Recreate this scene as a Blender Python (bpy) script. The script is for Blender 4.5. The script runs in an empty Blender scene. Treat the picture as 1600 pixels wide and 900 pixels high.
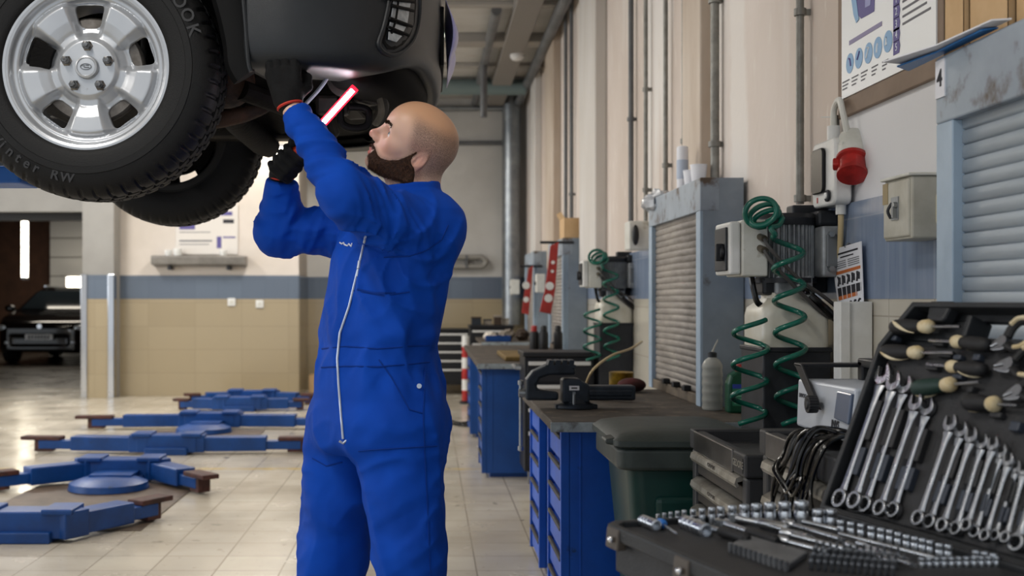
import bpy, bmesh, math, random
import numpy as np
from mathutils import Vector, Matrix, Euler, Quaternion
random.seed(7)
PI = math.pi
SC = bpy.context.scene
COL = SC.collection
FPX, VPX, VPY, CAMH = 1800.0, 670.0, 467.0, 1.25

def P(u, v, d):
    """point at distance d (metres into the room) seen at photo coordinate u, v"""
    return Vector(((u - VPX) / FPX * d, d, CAMH - (v - VPY) / FPX * d))

def V(*a): return Vector(a)

# ------------------------------------------------------------------ colours and materials
def lin(c):
    return c / 12.92 if c <= 0.04045 else ((c + 0.055) / 1.055) ** 2.4
def hexc(h):
    h = h.lstrip('#')
    return tuple(lin(int(h[i:i + 2], 16) / 255.0) for i in (0, 2, 4)) + (1.0,)

MATS = {}
def mat(name, col, rough=0.5, metal=0.0, col2=None, scale=8.0, lo=0.35, hi=0.65, detail=4.0, bump=0.0, bscale=60.0,
        rvar=0.0, spec=0.5, coat=0.0, emit=None, estr=0.0, trans=0.0, alpha=1.0, stretch=None, ior=1.45, col3=None, scale3=30.0, lo3=0.55, hi3=0.7, sheen=0.0):
    if name in MATS: return MATS[name]
    m = bpy.data.materials.new(name); m.use_nodes = True
    nt = m.node_tree; N = nt.nodes; L = nt.links
    b = N['Principled BSDF']
    c = hexc(col)
    b.inputs['Base Color'].default_value = c
    b.inputs['Roughness'].default_value = rough
    b.inputs['Metallic'].default_value = metal
    b.inputs['IOR'].default_value = ior
    b.inputs['Specular IOR Level'].default_value = spec
    b.inputs['Coat Weight'].default_value = coat
    b.inputs['Sheen Weight'].default_value = sheen
    b.inputs['Transmission Weight'].default_value = trans
    b.inputs['Alpha'].default_value = alpha
    if emit:
        b.inputs['Emission Color'].default_value = hexc(emit); b.inputs['Emission Strength'].default_value = estr
    tc = None
    def coords():
        nonlocal tc
        if tc is None:
            t = N.new('ShaderNodeTexCoord')
            if stretch:
                mp = N.new('ShaderNodeMapping'); mp.inputs['Scale'].default_value = stretch
                L.new(t.outputs['Object'], mp.inputs['Vector']); tc = mp.outputs['Vector']
            else: tc = t.outputs['Object']
        return tc
    def noise(sc, det=detail):
        n = N.new('ShaderNodeTexNoise'); n.inputs['Scale'].default_value = sc; n.inputs['Detail'].default_value = det
        n.inputs['Roughness'].default_value = 0.6
        L.new(coords(), n.inputs['Vector']); return n.outputs['Fac']
    def rng(o, a, bb, x=0.0, y=1.0):
        r = N.new('ShaderNodeMapRange'); r.inputs['From Min'].default_value = a; r.inputs['From Max'].default_value = bb
        r.inputs['To Min'].default_value = x; r.inputs['To Max'].default_value = y
        L.new(o, r.inputs['Value']); return r.outputs['Result']
    out = None
    if col2:
        f = noise(scale); fr = rng(f, lo, hi)
        mx = N.new('ShaderNodeMix'); mx.data_type = 'RGBA'
        mx.inputs['A'].default_value = c; mx.inputs['B'].default_value = hexc(col2)
        L.new(fr, mx.inputs['Factor']); out = mx.outputs['Result']
        if rvar: L.new(rng(f, lo, hi, rough, min(1, max(0.02, rough + rvar))), b.inputs['Roughness'])
    if col3:
        f = noise(scale3); fr = rng(f, lo3, hi3)
        mx = N.new('ShaderNodeMix'); mx.data_type = 'RGBA'
        if out: L.new(out, mx.inputs['A'])
        else: mx.inputs['A'].default_value = c
        mx.inputs['B'].default_value = hexc(col3)
        L.new(fr, mx.inputs['Factor']); out = mx.outputs['Result']
    if out: L.new(out, b.inputs['Base Color'])
    if bump:
        bp = N.new('ShaderNodeBump'); bp.inputs['Strength'].default_value = bump; bp.inputs['Distance'].default_value = 0.01
        L.new(noise(bscale, 3.0), bp.inputs['Height']); L.new(bp.outputs['Normal'], b.inputs['Normal'])
    MATS[name] = m
    return m

# ------------------------------------------------------------------ mesh builder
class MB:
    def __init__(s): s.v = []; s.f = []
    def add(s, vs, fs):
        o = len(s.v); s.v += [Vector(p) for p in vs]; s.f += [tuple(i + o for i in f) for f in fs]; return s
    def box(s, c, size, R=None, taper=1.0):
        hx, hy, hz = size[0] / 2, size[1] / 2, size[2] / 2
        c = Vector(c); pts = []
        for z in (-hz, hz):
            t = taper if z > 0 else 1.0
            for x, y in ((-hx, -hy), (hx, -hy), (hx, hy), (-hx, hy)):
                p = Vector((x * t, y * t, z))
                if R is not None: p = R @ p
                pts.append(c + p)
        return s.add(pts, [(3, 2, 1, 0), (4, 5, 6, 7), (0, 1, 5, 4), (1, 2, 6, 5), (2, 3, 7, 6), (3, 0, 4, 7)])
    def b2(s, x0, x1, y0, y1, z0, z1):
        return s.box(((x0 + x1) / 2, (y0 + y1) / 2, (z0 + z1) / 2), (abs(x1 - x0), abs(y1 - y0), abs(z1 - z0)))
    def hexa(s, p):   # 8 points: bottom loop 4, top loop 4
        return s.add(p, [(3, 2, 1, 0), (4, 5, 6, 7), (0, 1, 5, 4), (1, 2, 6, 5), (2, 3, 7, 6), (3, 0, 4, 7)])
    def tube(s, path, r, n=10, closed=False, caps=True, flat=1.0):
        path = [Vector(p) for p in path]; m = len(path)
        rs = r if isinstance(r, (list, tuple)) else [r] * m
        tang = []
        for i in range(m):
            if closed: t = path[(i + 1) % m] - path[i - 1]
            else: t = path[min(i + 1, m - 1)] - path[max(i - 1, 0)]
            if t.length < 1e-9: t = Vector((0, 0, 1))
            tang.append(t.normalized())
        up = Vector((0, 0, 1)) if abs(tang[0].z) < 0.9 else Vector((1, 0, 0))
        a = tang[0].cross(up).normalized(); vs = []
        for i in range(m):
            t = tang[i]
            a = (a - t * a.dot(t))
            if a.length < 1e-6: a = t.orthogonal()
            a.normalize(); b = t.cross(a)
            for k in range(n):
                th = 2 * PI * k / n
                vs.append(path[i] + (a * math.cos(th) + b * math.sin(th) * flat) * rs[i])
        fs = []
        mm = m if closed else m - 1
        for i in range(mm):
            j = (i + 1) % m
            for k in range(n):
                k2 = (k + 1) % n
                fs.append((i * n + k, i * n + k2, j * n + k2, j * n + k))
        if caps and not closed:
            fs.append(tuple(range(n - 1, -1, -1))); fs.append(tuple((m - 1) * n + k for k in range(n)))
        return s.add(vs, fs)
    def cyl(s, p0, p1, r, n=20, r2=None):
        return s.tube([p0, p1], [r, r if r2 is None else r2], n)
    def lathe(s, prof, c=(0, 0, 0), axis='z', n=24, R=None, caps=True):
        c = Vector(c); vs = []; m = len(prof)
        for (r, h) in prof:
            for k in range(n):
                th = 2 * PI * k / n
                x, y = r * math.cos(th), r * math.sin(th)
                if axis == 'z': p = Vector((x, y, h))
                elif axis == 'y': p = Vector((x, h, -y))
                else: p = Vector((h, x, y))
                if R is not None: p = R @ p
                vs.append(c + p)
        fs = []
        for i in range(m - 1):
            for k in range(n):
                k2 = (k + 1) % n
                fs.append((i * n + k, i * n + k2, (i + 1) * n + k2, (i + 1) * n + k))
        if caps:
            if prof[0][0] > 1e-6: fs.append(tuple(range(n - 1, -1, -1)))
            if prof[-1][0] > 1e-6: fs.append(tuple((m - 1) * n + k for k in range(n)))
        return s.add(vs, fs)
    def prism(s, pts, d0, d1, fn):
        """2-D outline pts extruded from d0 to d1, mapped by fn(a, b, d) -> point"""
        n = len(pts)
        vs = [fn(a, b, d0) for a, b in pts] + [fn(a, b, d1) for a, b in pts]
        fs = [tuple(range(n - 1, -1, -1)), tuple(range(n, 2 * n))]
        for i in range(n):
            j = (i + 1) % n
            fs.append((i, j, n + j, n + i))
        return s.add(vs, fs)
    def grid(s, fn, nu, nv, closeu=False):
        vs = [fn(i / (nu if closeu else nu - 1), j / (nv - 1)) for j in range(nv) for i in range(nu)]
        fs = []
        for j in range(nv - 1):
            for i in range(nu if closeu else nu - 1):
                i2 = (i + 1) % nu
                fs.append((j * nu + i, j * nu + i2, (j + 1) * nu + i2, (j + 1) * nu + i))
        return s.add(vs, fs)
    def sphere(s, c, r, n=16, m=10, R=None):
        if not isinstance(r, (tuple, list)): r = (r, r, r)
        c = Vector(c); vs = []; fs = []
        vs.append(Vector((0, 0, -r[2])))
        for j in range(1, m):
            ph = -PI / 2 + PI * j / m
            for k in range(n):
                th = 2 * PI * k / n
                vs.append(Vector((r[0] * math.cos(ph) * math.cos(th), r[1] * math.cos(ph) * math.sin(th), r[2] * math.sin(ph))))
        vs.append(Vector((0, 0, r[2])))
        for k in range(n): fs.append((0, 1 + (k + 1) % n, 1 + k))
        for j in range(m - 2):
            for k in range(n):
                a = 1 + j * n; k2 = (k + 1) % n
                fs.append((a + k, a + k2, a + n + k2, a + n + k))
        t = len(vs) - 1; a = 1 + (m - 2) * n
        for k in range(n): fs.append((a + k, a + (k + 1) % n, t))
        if R is not None: vs = [R @ p for p in vs]
        return s.add([c + p for p in vs], fs)
    def mesh(s, M):
        """merge the geometry of a bpy mesh already in place"""
        return s.add([v.co.copy() for v in M.vertices], [tuple(p.vertices) for p in M.polygons])
    def moved(s, M):
        o = MB(); o.v = [M @ p for p in s.v]; o.f = list(s.f); return o
    def join(s, o): return s.add(o.v, o.f)

WORLD = {}
def setp(o, label=None, cat=None, group=None, kind=None):
    if label: o['label'] = label
    if cat: o['category'] = cat
    if group: o['group'] = group
    if kind: o['kind'] = kind
    return o

def link(name, mb, m, parent=None, world=True, bevel=0.0, segs=2, smooth=35.0, label=None, origin=None, keep=False, subsurf=0):
    """ONE mesh object. World coordinates unless world=False (then local to the parent)."""
    me = bpy.data.meshes.new(name)
    vs = mb.v
    if world and parent is not None:
        inv = WORLD[parent.name].inverted(); vs = [inv @ p for p in vs]
        W = WORLD[parent.name]; o = None
        loc = Vector((0, 0, 0))
    elif parent is None:
        if origin is None and not keep:
            xs = [p.x for p in vs]; ys = [p.y for p in vs]; zs = [p.z for p in vs]
            origin = Vector(((min(xs) + max(xs)) / 2, (min(ys) + max(ys)) / 2, min(zs)))
        loc = Vector(origin) if origin is not None else Vector((0, 0, 0))
        vs = [p - loc for p in vs]; W = Matrix.Identity(4)
    else:
        loc = Vector((0, 0, 0)); W = WORLD[parent.name]
    me.from_pydata([tuple(p) for p in vs], [], mb.f)
    bm = bmesh.new(); bm.from_mesh(me); bmesh.ops.recalc_face_normals(bm, faces=bm.faces); bm.to_mesh(me); bm.free()
    o = bpy.data.objects.new(name, me); COL.objects.link(o)
    if isinstance(m, (list, tuple)):
        for q in m: me.materials.append(q)
    else: me.materials.append(m)
    o.location = loc
    if parent is not None: o.parent = parent
    WORLD[o.name] = W @ Matrix.Translation(loc)
    if smooth:
        me.shade_smooth()
        if smooth < 179: me.set_sharp_from_angle(angle=math.radians(smooth))
    if bevel:
        bv = o.modifiers.new('bevel', 'BEVEL'); bv.width = bevel; bv.segments = segs; bv.limit_method = 'ANGLE'
        bv.angle_limit = math.radians(40); bv.harden_normals = False
    if subsurf:
        ss = o.modifiers.new('sub', 'SUBSURF'); ss.levels = subsurf; ss.render_levels = subsurf
    if label: o['label'] = label
    return o

def thing(name, label, cat, loc=(0, 0, 0), rot=(0, 0, 0), group=None):
    o = bpy.data.objects.new(name, None); COL.objects.link(o)
    o.empty_display_size = 0.1
    o.location = loc; o.rotation_euler = rot
    WORLD[o.name] = Matrix.Translation(Vector(loc)) @ Euler(rot).to_matrix().to_4x4()
    return setp(o, label, cat, group)

def single(name, mb, m, label, cat, group=None, **k):
    return setp(link(name, mb, m, **k), label, cat, group)

def struct(name, mb, m, **k):
    k.setdefault('keep', True)
    return setp(link(name, mb, m, **k), kind='structure')

def dup(root, loc, rot=None, label=None, group=None):
    r = root.copy(); COL.objects.link(r); r.location = loc
    if rot is not None: r.rotation_euler = rot
    if label: r['label'] = label
    if group: r['group'] = group
    WORLD[r.name] = Matrix.Translation(Vector(loc)) @ r.rotation_euler.to_matrix().to_4x4()
    for ch in list(root.children):
        c = ch.copy(); COL.objects.link(c); c.parent = r
        for g in list(ch.children):
            d = g.copy(); COL.objects.link(d); d.parent = c
    return r

def text_mb(body, size, fn, extrude=0.0006, align='CENTER', bold=0.0, spacing=1.0):
    """lettering mesh: local x right, y up, z out; fn maps a local point to the world"""
    cu = bpy.data.curves.new('t', 'FONT'); cu.body = body; cu.size = size; cu.extrude = extrude
    cu.align_x = align; cu.align_y = 'CENTER'; cu.offset = bold; cu.space_character = spacing; cu.resolution_u = 3
    ob = bpy.data.objects.new('t', cu); COL.objects.link(ob)
    dg = bpy.context.evaluated_depsgraph_get(); me = bpy.data.meshes.new_from_object(ob.evaluated_get(dg))
    mb = MB(); mb.add([fn(v.co) for v in me.vertices], [tuple(p.vertices) for p in me.polygons])
    bpy.data.objects.remove(ob); bpy.data.curves.remove(cu); bpy.data.meshes.remove(me)
    return mb

def bez(pts, n=8):
    """Catmull-Rom through the points"""
    pts = [Vector(p) for p in pts]; out = []
    for i in range(len(pts) - 1):
        p0 = pts[max(i - 1, 0)]; p1 = pts[i]; p2 = pts[i + 1]; p3 = pts[min(i + 2, len(pts) - 1)]
        for k in range(n):
            t = k / n
            out.append(0.5 * ((2 * p1) + (p2 - p0) * t + (2 * p0 - 5 * p1 + 4 * p2 - p3) * t * t + (3 * p1 - p0 - 3 * p2 + p3) * t ** 3))
    out.append(pts[-1]); return out

def rrect(w, h, r, n=5, cx=0, cy=0):
    pts = []
    for (sx, sy, a0) in ((1, 1, 0), (-1, 1, 90), (-1, -1, 180), (1, -1, 270)):
        for k in range(n + 1):
            a = math.radians(a0 + 90 * k / n)
            pts.append((cx + sx * (w / 2 - r) + r * math.cos(a), cy + sy * (h / 2 - r) + r * math.sin(a)))
    return pts

# ------------------------------------------------------------------ implicit surfaces
F32 = np.float32
def surface_nets(F, xs, ys, zs):
    S = F < 0
    nx, ny, nz = F.shape
    c = [S[i:nx - 1 + i, j:ny - 1 + j, k:nz - 1 + k] for i in (0, 1) for j in (0, 1) for k in (0, 1)]
    anyc = np.zeros_like(c[0]); allc = np.ones_like(c[0])
    for q in c: anyc |= q; allc &= q
    cells = np.argwhere(anyc & ~allc)
    idx = -np.ones((nx - 1, ny - 1, nz - 1), dtype=np.int64)
    idx[cells[:, 0], cells[:, 1], cells[:, 2]] = np.arange(len(cells))
    offs = np.array([(i, j, k) for i in (0, 1) for j in (0, 1) for k in (0, 1)])
    vals = np.stack([F[cells[:, 0] + o[0], cells[:, 1] + o[1], cells[:, 2] + o[2]] for o in offs], 1).astype(np.float64)
    pos = np.zeros((len(cells), 3)); cnt = np.zeros(len(cells))
    for a in range(8):
        for b in range(a + 1, 8):
            if np.abs(offs[a] - offs[b]).sum() != 1: continue
            m = (vals[:, a] < 0) != (vals[:, b] < 0)
            t = np.where(m, vals[:, a] / (vals[:, a] - vals[:, b] + 1e-30), 0)
            p = offs[a] + t[:, None] * (offs[b] - offs[a])
            pos += p * m[:, None]; cnt += m
    pos /= cnt[:, None]
    out = np.empty_like(pos)
    for d, ax in enumerate((xs, ys, zs)):
        i = cells[:, d]; out[:, d] = ax[i] + pos[:, d] * (ax[i + 1] - ax[i])
    quads = []
    for d in range(3):
        sl0 = [slice(None)] * 3; sl1 = [slice(None)] * 3
        sl0[d] = slice(0, -1); sl1[d] = slice(1, None)
        A = S[tuple(sl0)]; B = S[tuple(sl1)]
        e = np.argwhere(A != B)
        d1, d2 = (d + 1) % 3, (d + 2) % 3
        ok = (e[:, d1] > 0) & (e[:, d2] > 0) & (e[:, d1] < F.shape[d1] - 1) & (e[:, d2] < F.shape[d2] - 1)
        e = e[ok]
        flip = A[e[:, 0], e[:, 1], e[:, 2]]
        def g(o1, o2):
            q = e.copy(); q[:, d1] += o1; q[:, d2] += o2
            return idx[q[:, 0], q[:, 1], q[:, 2]]
        Q = np.stack([g(-1, -1), g(0, -1), g(0, 0), g(-1, 0)], 1)
        Q[~flip] = Q[~flip][:, ::-1]
        quads.append(Q)
    return out, np.concatenate(quads)

def sdf_mb(fn, xs, ys, zs, smooth=0, B=4, margin=0.012):
    """mesh of fn(X, Y, Z) = 0; full detail is evaluated only in blocks near the surface"""
    xs, ys, zs = (np.asarray(a, dtype=F32) for a in (xs, ys, zs))
    n = [len(a) for a in (xs, ys, zs)]
    ci = [np.unique(np.append(np.arange(0, k, B), k - 1)) for k in n]
    cx, cy, cz = xs[ci[0]], ys[ci[1]], zs[ci[2]]
    X, Y, Z = np.meshgrid(cx, cy, cz, indexing='ij')
    C = fn(X.ravel(), Y.ravel(), Z.ravel()).reshape(X.shape)
    mn = None; mx = None
    for i in (0, 1):
        for j in (0, 1):
            for k in (0, 1):
                q = C[i:C.shape[0] - 1 + i, j:C.shape[1] - 1 + j, k:C.shape[2] - 1 + k]
                mn = q if mn is None else np.minimum(mn, q); mx = q if mx is None else np.maximum(mx, q)
    dg = np.sqrt(np.diff(cx)[:, None, None] ** 2 + np.diff(cy)[None, :, None] ** 2 + np.diff(cz)[None, None, :] ** 2) * 0.75 + margin
    act = (mn < dg) & (mx > -dg)
    bi = [np.minimum(np.searchsorted(ci[d], np.arange(n[d]), side='right') - 1, len(ci[d]) - 2) for d in range(3)]
    F = mn[bi[0]][:, bi[1]][:, :, bi[2]].astype(F32)
    F = np.where(F > 0, np.maximum(F, 1e-3), np.minimum(F, -1e-3))
    a2 = act.copy()
    a2[1:] |= act[:-1]; t = a2.copy(); t[:, 1:] |= a2[:, :-1]; a2 = t.copy(); a2[:, :, 1:] |= t[:, :, :-1]     # points on upper block faces
    M = a2[bi[0]][:, bi[1]][:, :, bi[2]]
    I = np.nonzero(M)
    for c in range(0, len(I[0]), 400000):
        i, j, k = (q[c:c + 400000] for q in I)
        F[i, j, k] = fn(xs[i], ys[j], zs[k])
    v, q = surface_nets(F, xs, ys, zs)
    for _ in range(smooth):
        acc = np.zeros_like(v); cnt = np.zeros(len(v))
        for a, b in ((0, 1), (1, 2), (2, 3), (3, 0)):
            for d in range(3):
                acc[:, d] += np.bincount(q[:, a], v[q[:, b], d], len(v)) + np.bincount(q[:, b], v[q[:, a], d], len(v))
            cnt += np.bincount(q[:, a], minlength=len(v)) + np.bincount(q[:, b], minlength=len(v))
        v = 0.5 * v + 0.5 * acc / np.maximum(cnt, 1)[:, None]
    mb = MB(); mb.v = [Vector(p) for p in v.tolist()]; mb.f = [tuple(p) for p in q.tolist()]
    return mb

_rs = np.random.RandomState(11)
_perm = np.concatenate([_rs.permutation(256)] * 3)
_gr = _rs.normal(size=(256, 3)).astype(F32); _gr /= np.linalg.norm(_gr, axis=1)[:, None]
def perlin(x, y, z, seed=0):
    x = x + seed * 17.31; y = y + seed * 5.77; z = z + seed * 9.13
    xi, yi, zi = np.floor(x).astype(int), np.floor(y).astype(int), np.floor(z).astype(int)
    xf, yf, zf = (x - xi).astype(F32), (y - yi).astype(F32), (z - zi).astype(F32)
    u, v, w = (t * t * t * (t * (t * 6 - 15) + 10) for t in (xf, yf, zf))
    def g(i, j, k):
        h = _perm[_perm[_perm[(xi + i) & 255] + ((yi + j) & 255)] + ((zi + k) & 255)]
        q = _gr[h]; return q[..., 0] * (xf - i) + q[..., 1] * (yf - j) + q[..., 2] * (zf - k)
    l = lambda a, b, t: a + (b - a) * t
    return l(l(l(g(0, 0, 0), g(1, 0, 0), u), l(g(0, 1, 0), g(1, 1, 0), u), v), l(l(g(0, 0, 1), g(1, 0, 1), u), l(g(0, 1, 1), g(1, 1, 1), u), v), w) * 1.4
def ridge(n, k=2.2, p=1.5): return np.clip(1 - np.abs(n) * k, 0, 1) ** p

def ramp(a, b, step):
    return np.arange(a, b + step, step)
def ramps(*segs):
    """piecewise axis: (start, end, step) runs"""
    out = []
    for a, b, s in segs:
        n = max(1, int(round((b - a) / s))); out.append(np.linspace(a, b, n, endpoint=False))
    out.append(np.array([segs[-1][1]])); return np.concatenate(out)

def smin(a, b, k):
    h = np.clip(0.5 + 0.5 * (b - a) / k, 0, 1)
    return b + (a - b) * h - k * h * (1 - h)
def smax(a, b, k): return -smin(-a, -b, k)
def s_sph(X, Y, Z, c, r): return np.sqrt((X - c[0]) ** 2 + (Y - c[1]) ** 2 + (Z - c[2]) ** 2) - r
def s_ell(X, Y, Z, c, r):
    x, y, z = (X - c[0]), (Y - c[1]), (Z - c[2])
    k0 = np.sqrt((x / r[0]) ** 2 + (y / r[1]) ** 2 + (z / r[2]) ** 2)
    k1 = np.sqrt((x / r[0] ** 2) ** 2 + (y / r[1] ** 2) ** 2 + (z / r[2] ** 2) ** 2)
    return k0 * (k0 - 1) / np.maximum(k1, 1e-6)
def s_cap(X, Y, Z, a, b, ra, rb):
    a = np.array(a, dtype=F32); b = np.array(b, dtype=F32); ab = b - a; L2 = float((ab ** 2).sum()) + 1e-12
    t = np.clip(((X - a[0]) * ab[0] + (Y - a[1]) * ab[1] + (Z - a[2]) * ab[2]) / L2, 0, 1)
    return np.sqrt((X - a[0] - t * ab[0]) ** 2 + (Y - a[1] - t * ab[1]) ** 2 + (Z - a[2] - t * ab[2]) ** 2) - (ra + (rb - ra) * t)
def s_box(X, Y, Z, c, h, r=0.0):
    qx = np.abs(X - c[0]) - h[0] + r; qy = np.abs(Y - c[1]) - h[1] + r; qz = np.abs(Z - c[2]) - h[2] + r
    return np.sqrt(np.maximum(qx, 0) ** 2 + np.maximum(qy, 0) ** 2 + np.maximum(qz, 0) ** 2) + np.minimum(np.maximum(qx, np.maximum(qy, qz)), 0) - r
# ================================================================== camera, world, lights
cam = bpy.data.cameras.new('camera'); camo = bpy.data.objects.new('camera', cam); COL.objects.link(camo)
camo.location = (0, 0, CAMH); camo.rotation_euler = (PI / 2, 0, 0)
cam.sensor_width = 36.0; cam.lens = FPX / 1600 * 36.0
cam.shift_x = (800 - VPX) / 1600; cam.shift_y = (VPY - 450) / 1600
cam.clip_start = 0.05; cam.clip_end = 100
cam.dof.use_dof = True; cam.dof.focus_distance = 3.12; cam.dof.aperture_fstop = 4.0
SC.camera = camo
SC.view_settings.view_transform = 'Standard'; SC.view_settings.look = 'None'
SC.view_settings.gamma = 1.0; SC.view_settings.use_curve_mapping = False
SC.view_settings.exposure = 0.35
SC.cycles.use_denoising = True
SC.cycles.max_bounces = 8; SC.cycles.diffuse_bounces = 4; SC.cycles.glossy_bounces = 4; SC.cycles.transmission_bounces = 6
SC.cycles.caustics_reflective = False; SC.cycles.caustics_refractive = False
SC.cycles.sample_clamp_indirect = 4.0
w = bpy.data.worlds.new('world'); SC.world = w; w.use_nodes = True
w.node_tree.nodes['Background'].inputs['Color'].default_value = (0.88, 0.94, 1.0, 1)
w.node_tree.nodes['Background'].inputs['Strength'].default_value = 0.62

def area(name, loc, rot, sx, sy, power, col=(1, 1, 1), spread=180):
    l = bpy.data.lights.new(name, 'AREA'); l.shape = 'RECTANGLE'; l.size = sx; l.size_y = sy; l.energy = power; l.color = col
    l.spread = math.radians(spread)
    o = bpy.data.objects.new(name, l); COL.objects.link(o); o.location = loc; o.rotation_euler = rot
    return o

# ================================================================== setting materials
def tile_floor():
    m = bpy.data.materials.new('floor_tile'); m.use_nodes = True; nt = m.node_tree; N = nt.nodes; L = nt.links
    b = N['Principled BSDF']
    tc = N.new('ShaderNodeTexCoord')
    mp = N.new('ShaderNodeMapping'); mp.inputs['Location'].default_value = (0.68 + 6.0, 0.1 + 6, 0); L.new(tc.outputs['Object'], mp.inputs['Vector'])
    br = N.new('ShaderNodeTexBrick'); br.offset = 0.0; br.squash = 1.0
    br.inputs['Scale'].default_value = 1; br.inputs['Brick Width'].default_value = 0.3; br.inputs['Row Height'].default_value = 0.3
    br.inputs['Mortar Size'].default_value = 0.004; br.inputs['Mortar Smooth'].default_value = 0.2
    br.inputs['Color1'].default_value = hexc('c8c0b0'); br.inputs['Color2'].default_value = hexc('bfb6a6'); br.inputs['Mortar'].default_value = hexc('8f8575')
    L.new(mp.outputs['Vector'], br.inputs['Vector'])
    def noise(sc, det=5, dist=0):
        n = N.new('ShaderNodeTexNoise'); n.inputs['Scale'].default_value = sc; n.inputs['Detail'].default_value = det; n.inputs['Distortion'].default_value = dist
        L.new(tc.outputs['Object'], n.inputs['Vector']); return n.outputs['Fac']
    def rng(o, a, bb, x=0., y=1.):
        r = N.new('ShaderNodeMapRange'); r.inputs['From Min'].default_value = a; r.inputs['From Max'].default_value = bb
        r.inputs['To Min'].default_value = x; r.inputs['To Max'].default_value = y; L.new(o, r.inputs['Value']); return r.outputs['Result']
    def mix(a, col, f):
        x = N.new('ShaderNodeMix'); x.data_type = 'RGBA'; L.new(a, x.inputs['A']); x.inputs['B'].default_value = hexc(col); L.new(f, x.inputs['Factor']); return x.outputs['Result']
    def mul(a, bb):
        x = N.new('ShaderNodeMath'); x.operation = 'MULTIPLY'; L.new(a, x.inputs[0])
        if isinstance(bb, float): x.inputs[1].default_value = bb
        else: L.new(bb, x.inputs[1])
        return x.outputs['Value']
    c = mix(br.outputs['Color'], '9c917f', rng(noise(1.3), 0.42, 0.75, 0, 0.8))
    # oil spots and scuffs
    sp = mul(rng(noise(9, 3), 0.66, 0.70), rng(noise(0.9, 2), 0.48, 0.62))
    c = mix(c, '4a4238', mul(sp, 0.8))
    c = mix(c, '6e6252', mul(rng(noise(26, 3), 0.66, 0.74), 0.5))
    # worn yellow line across the bay
    sx = N.new('ShaderNodeSeparateXYZ'); L.new(tc.outputs['Object'], sx.inputs['Vector'])
    y1 = N.new('ShaderNodeMath'); y1.operation = 'SUBTRACT'; L.new(sx.outputs['Y'], y1.inputs[0]); y1.inputs[1].default_value = 8.47
    y2 = N.new('ShaderNodeMath'); y2.operation = 'ABSOLUTE'; L.new(y1.outputs[0], y2.inputs[0])
    y3 = N.new('ShaderNodeMath'); y3.operation = 'LESS_THAN'; L.new(y2.outputs[0], y3.inputs[0]); y3.inputs[1].default_value = 0.055
    c = mix(c, 'cdb062', mul(mul(y3.outputs[0], rng(noise(7, 4), 0.35, 0.6)), 0.75))
    L.new(c, b.inputs['Base Color'])
    L.new(rng(noise(2.2, 4), 0.3, 0.7, 0.14, 0.30), b.inputs['Roughness'])
    bp = N.new('ShaderNodeBump'); bp.inputs['Strength'].default_value = 0.35; bp.inputs['Distance'].default_value = 0.003
    inv = N.new('ShaderNodeMath'); inv.operation = 'SUBTRACT'; inv.inputs[0].default_value = 1; L.new(br.outputs['Fac'], inv.inputs[1])
    L.new(inv.outputs[0], bp.inputs['Height']); L.new(bp.outputs['Normal'], b.inputs['Normal'])
    return m

def wall_tile(name, c1, c2, mort, axis, w, h, rough=0.15, streak=None):
    """glazed wall tiles, axis 'x' (far wall) or 'y' (side wall)"""
    m = bpy.data.materials.new(name); m.use_nodes = True; nt = m.node_tree; N = nt.nodes; L = nt.links
    b = N['Principled BSDF']; tc = N.new('ShaderNodeTexCoord')
    sx = N.new('ShaderNodeSeparateXYZ'); L.new(tc.outputs['Object'], sx.inputs['Vector'])
    cx = N.new('ShaderNodeCombineXYZ'); L.new(sx.outputs['X' if axis == 'x' else 'Y'], cx.inputs['X']); L.new(sx.outputs['Z'], cx.inputs['Y'])
    br = N.new('ShaderNodeTexBrick'); br.offset = 0.0
    br.inputs['Scale'].default_value = 1; br.inputs['Brick Width'].default_value = w; br.inputs['Row Height'].default_value = h
    br.inputs['Mortar Size'].default_value = 0.0025; br.inputs['Color1'].default_value = hexc(c1); br.inputs['Color2'].default_value = hexc(c2); br.inputs['Mortar'].default_value = hexc(mort)
    L.new(cx.outputs[0], br.inputs['Vector'])
    out = br.outputs['Color']
    if streak:
        mp = N.new('ShaderNodeMapping'); mp.inputs['Scale'].default_value = (30, 30, 1.5); L.new(tc.outputs['Object'], mp.inputs['Vector'])
        n = N.new('ShaderNodeTexNoise'); n.inputs['Scale'].default_value = 1.5; n.inputs['Detail'].default_value = 4; L.new(mp.outputs[0], n.inputs['Vector'])
        r = N.new('ShaderNodeMapRange'); r.inputs['From Min'].default_value = 0.4; r.inputs['From Max'].default_value = 0.75; r.inputs['To Max'].default_value = 0.6; L.new(n.outputs['Fac'], r.inputs['Value'])
        x = N.new('ShaderNodeMix'); x.data_type = 'RGBA'; L.new(out, x.inputs['A']); x.inputs['B'].default_value = hexc(streak); L.new(r.outputs[0], x.inputs['Factor']); out = x.outputs['Result']
    L.new(out, b.inputs['Base Color']); b.inputs['Roughness'].default_value = rough
    return m

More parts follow.
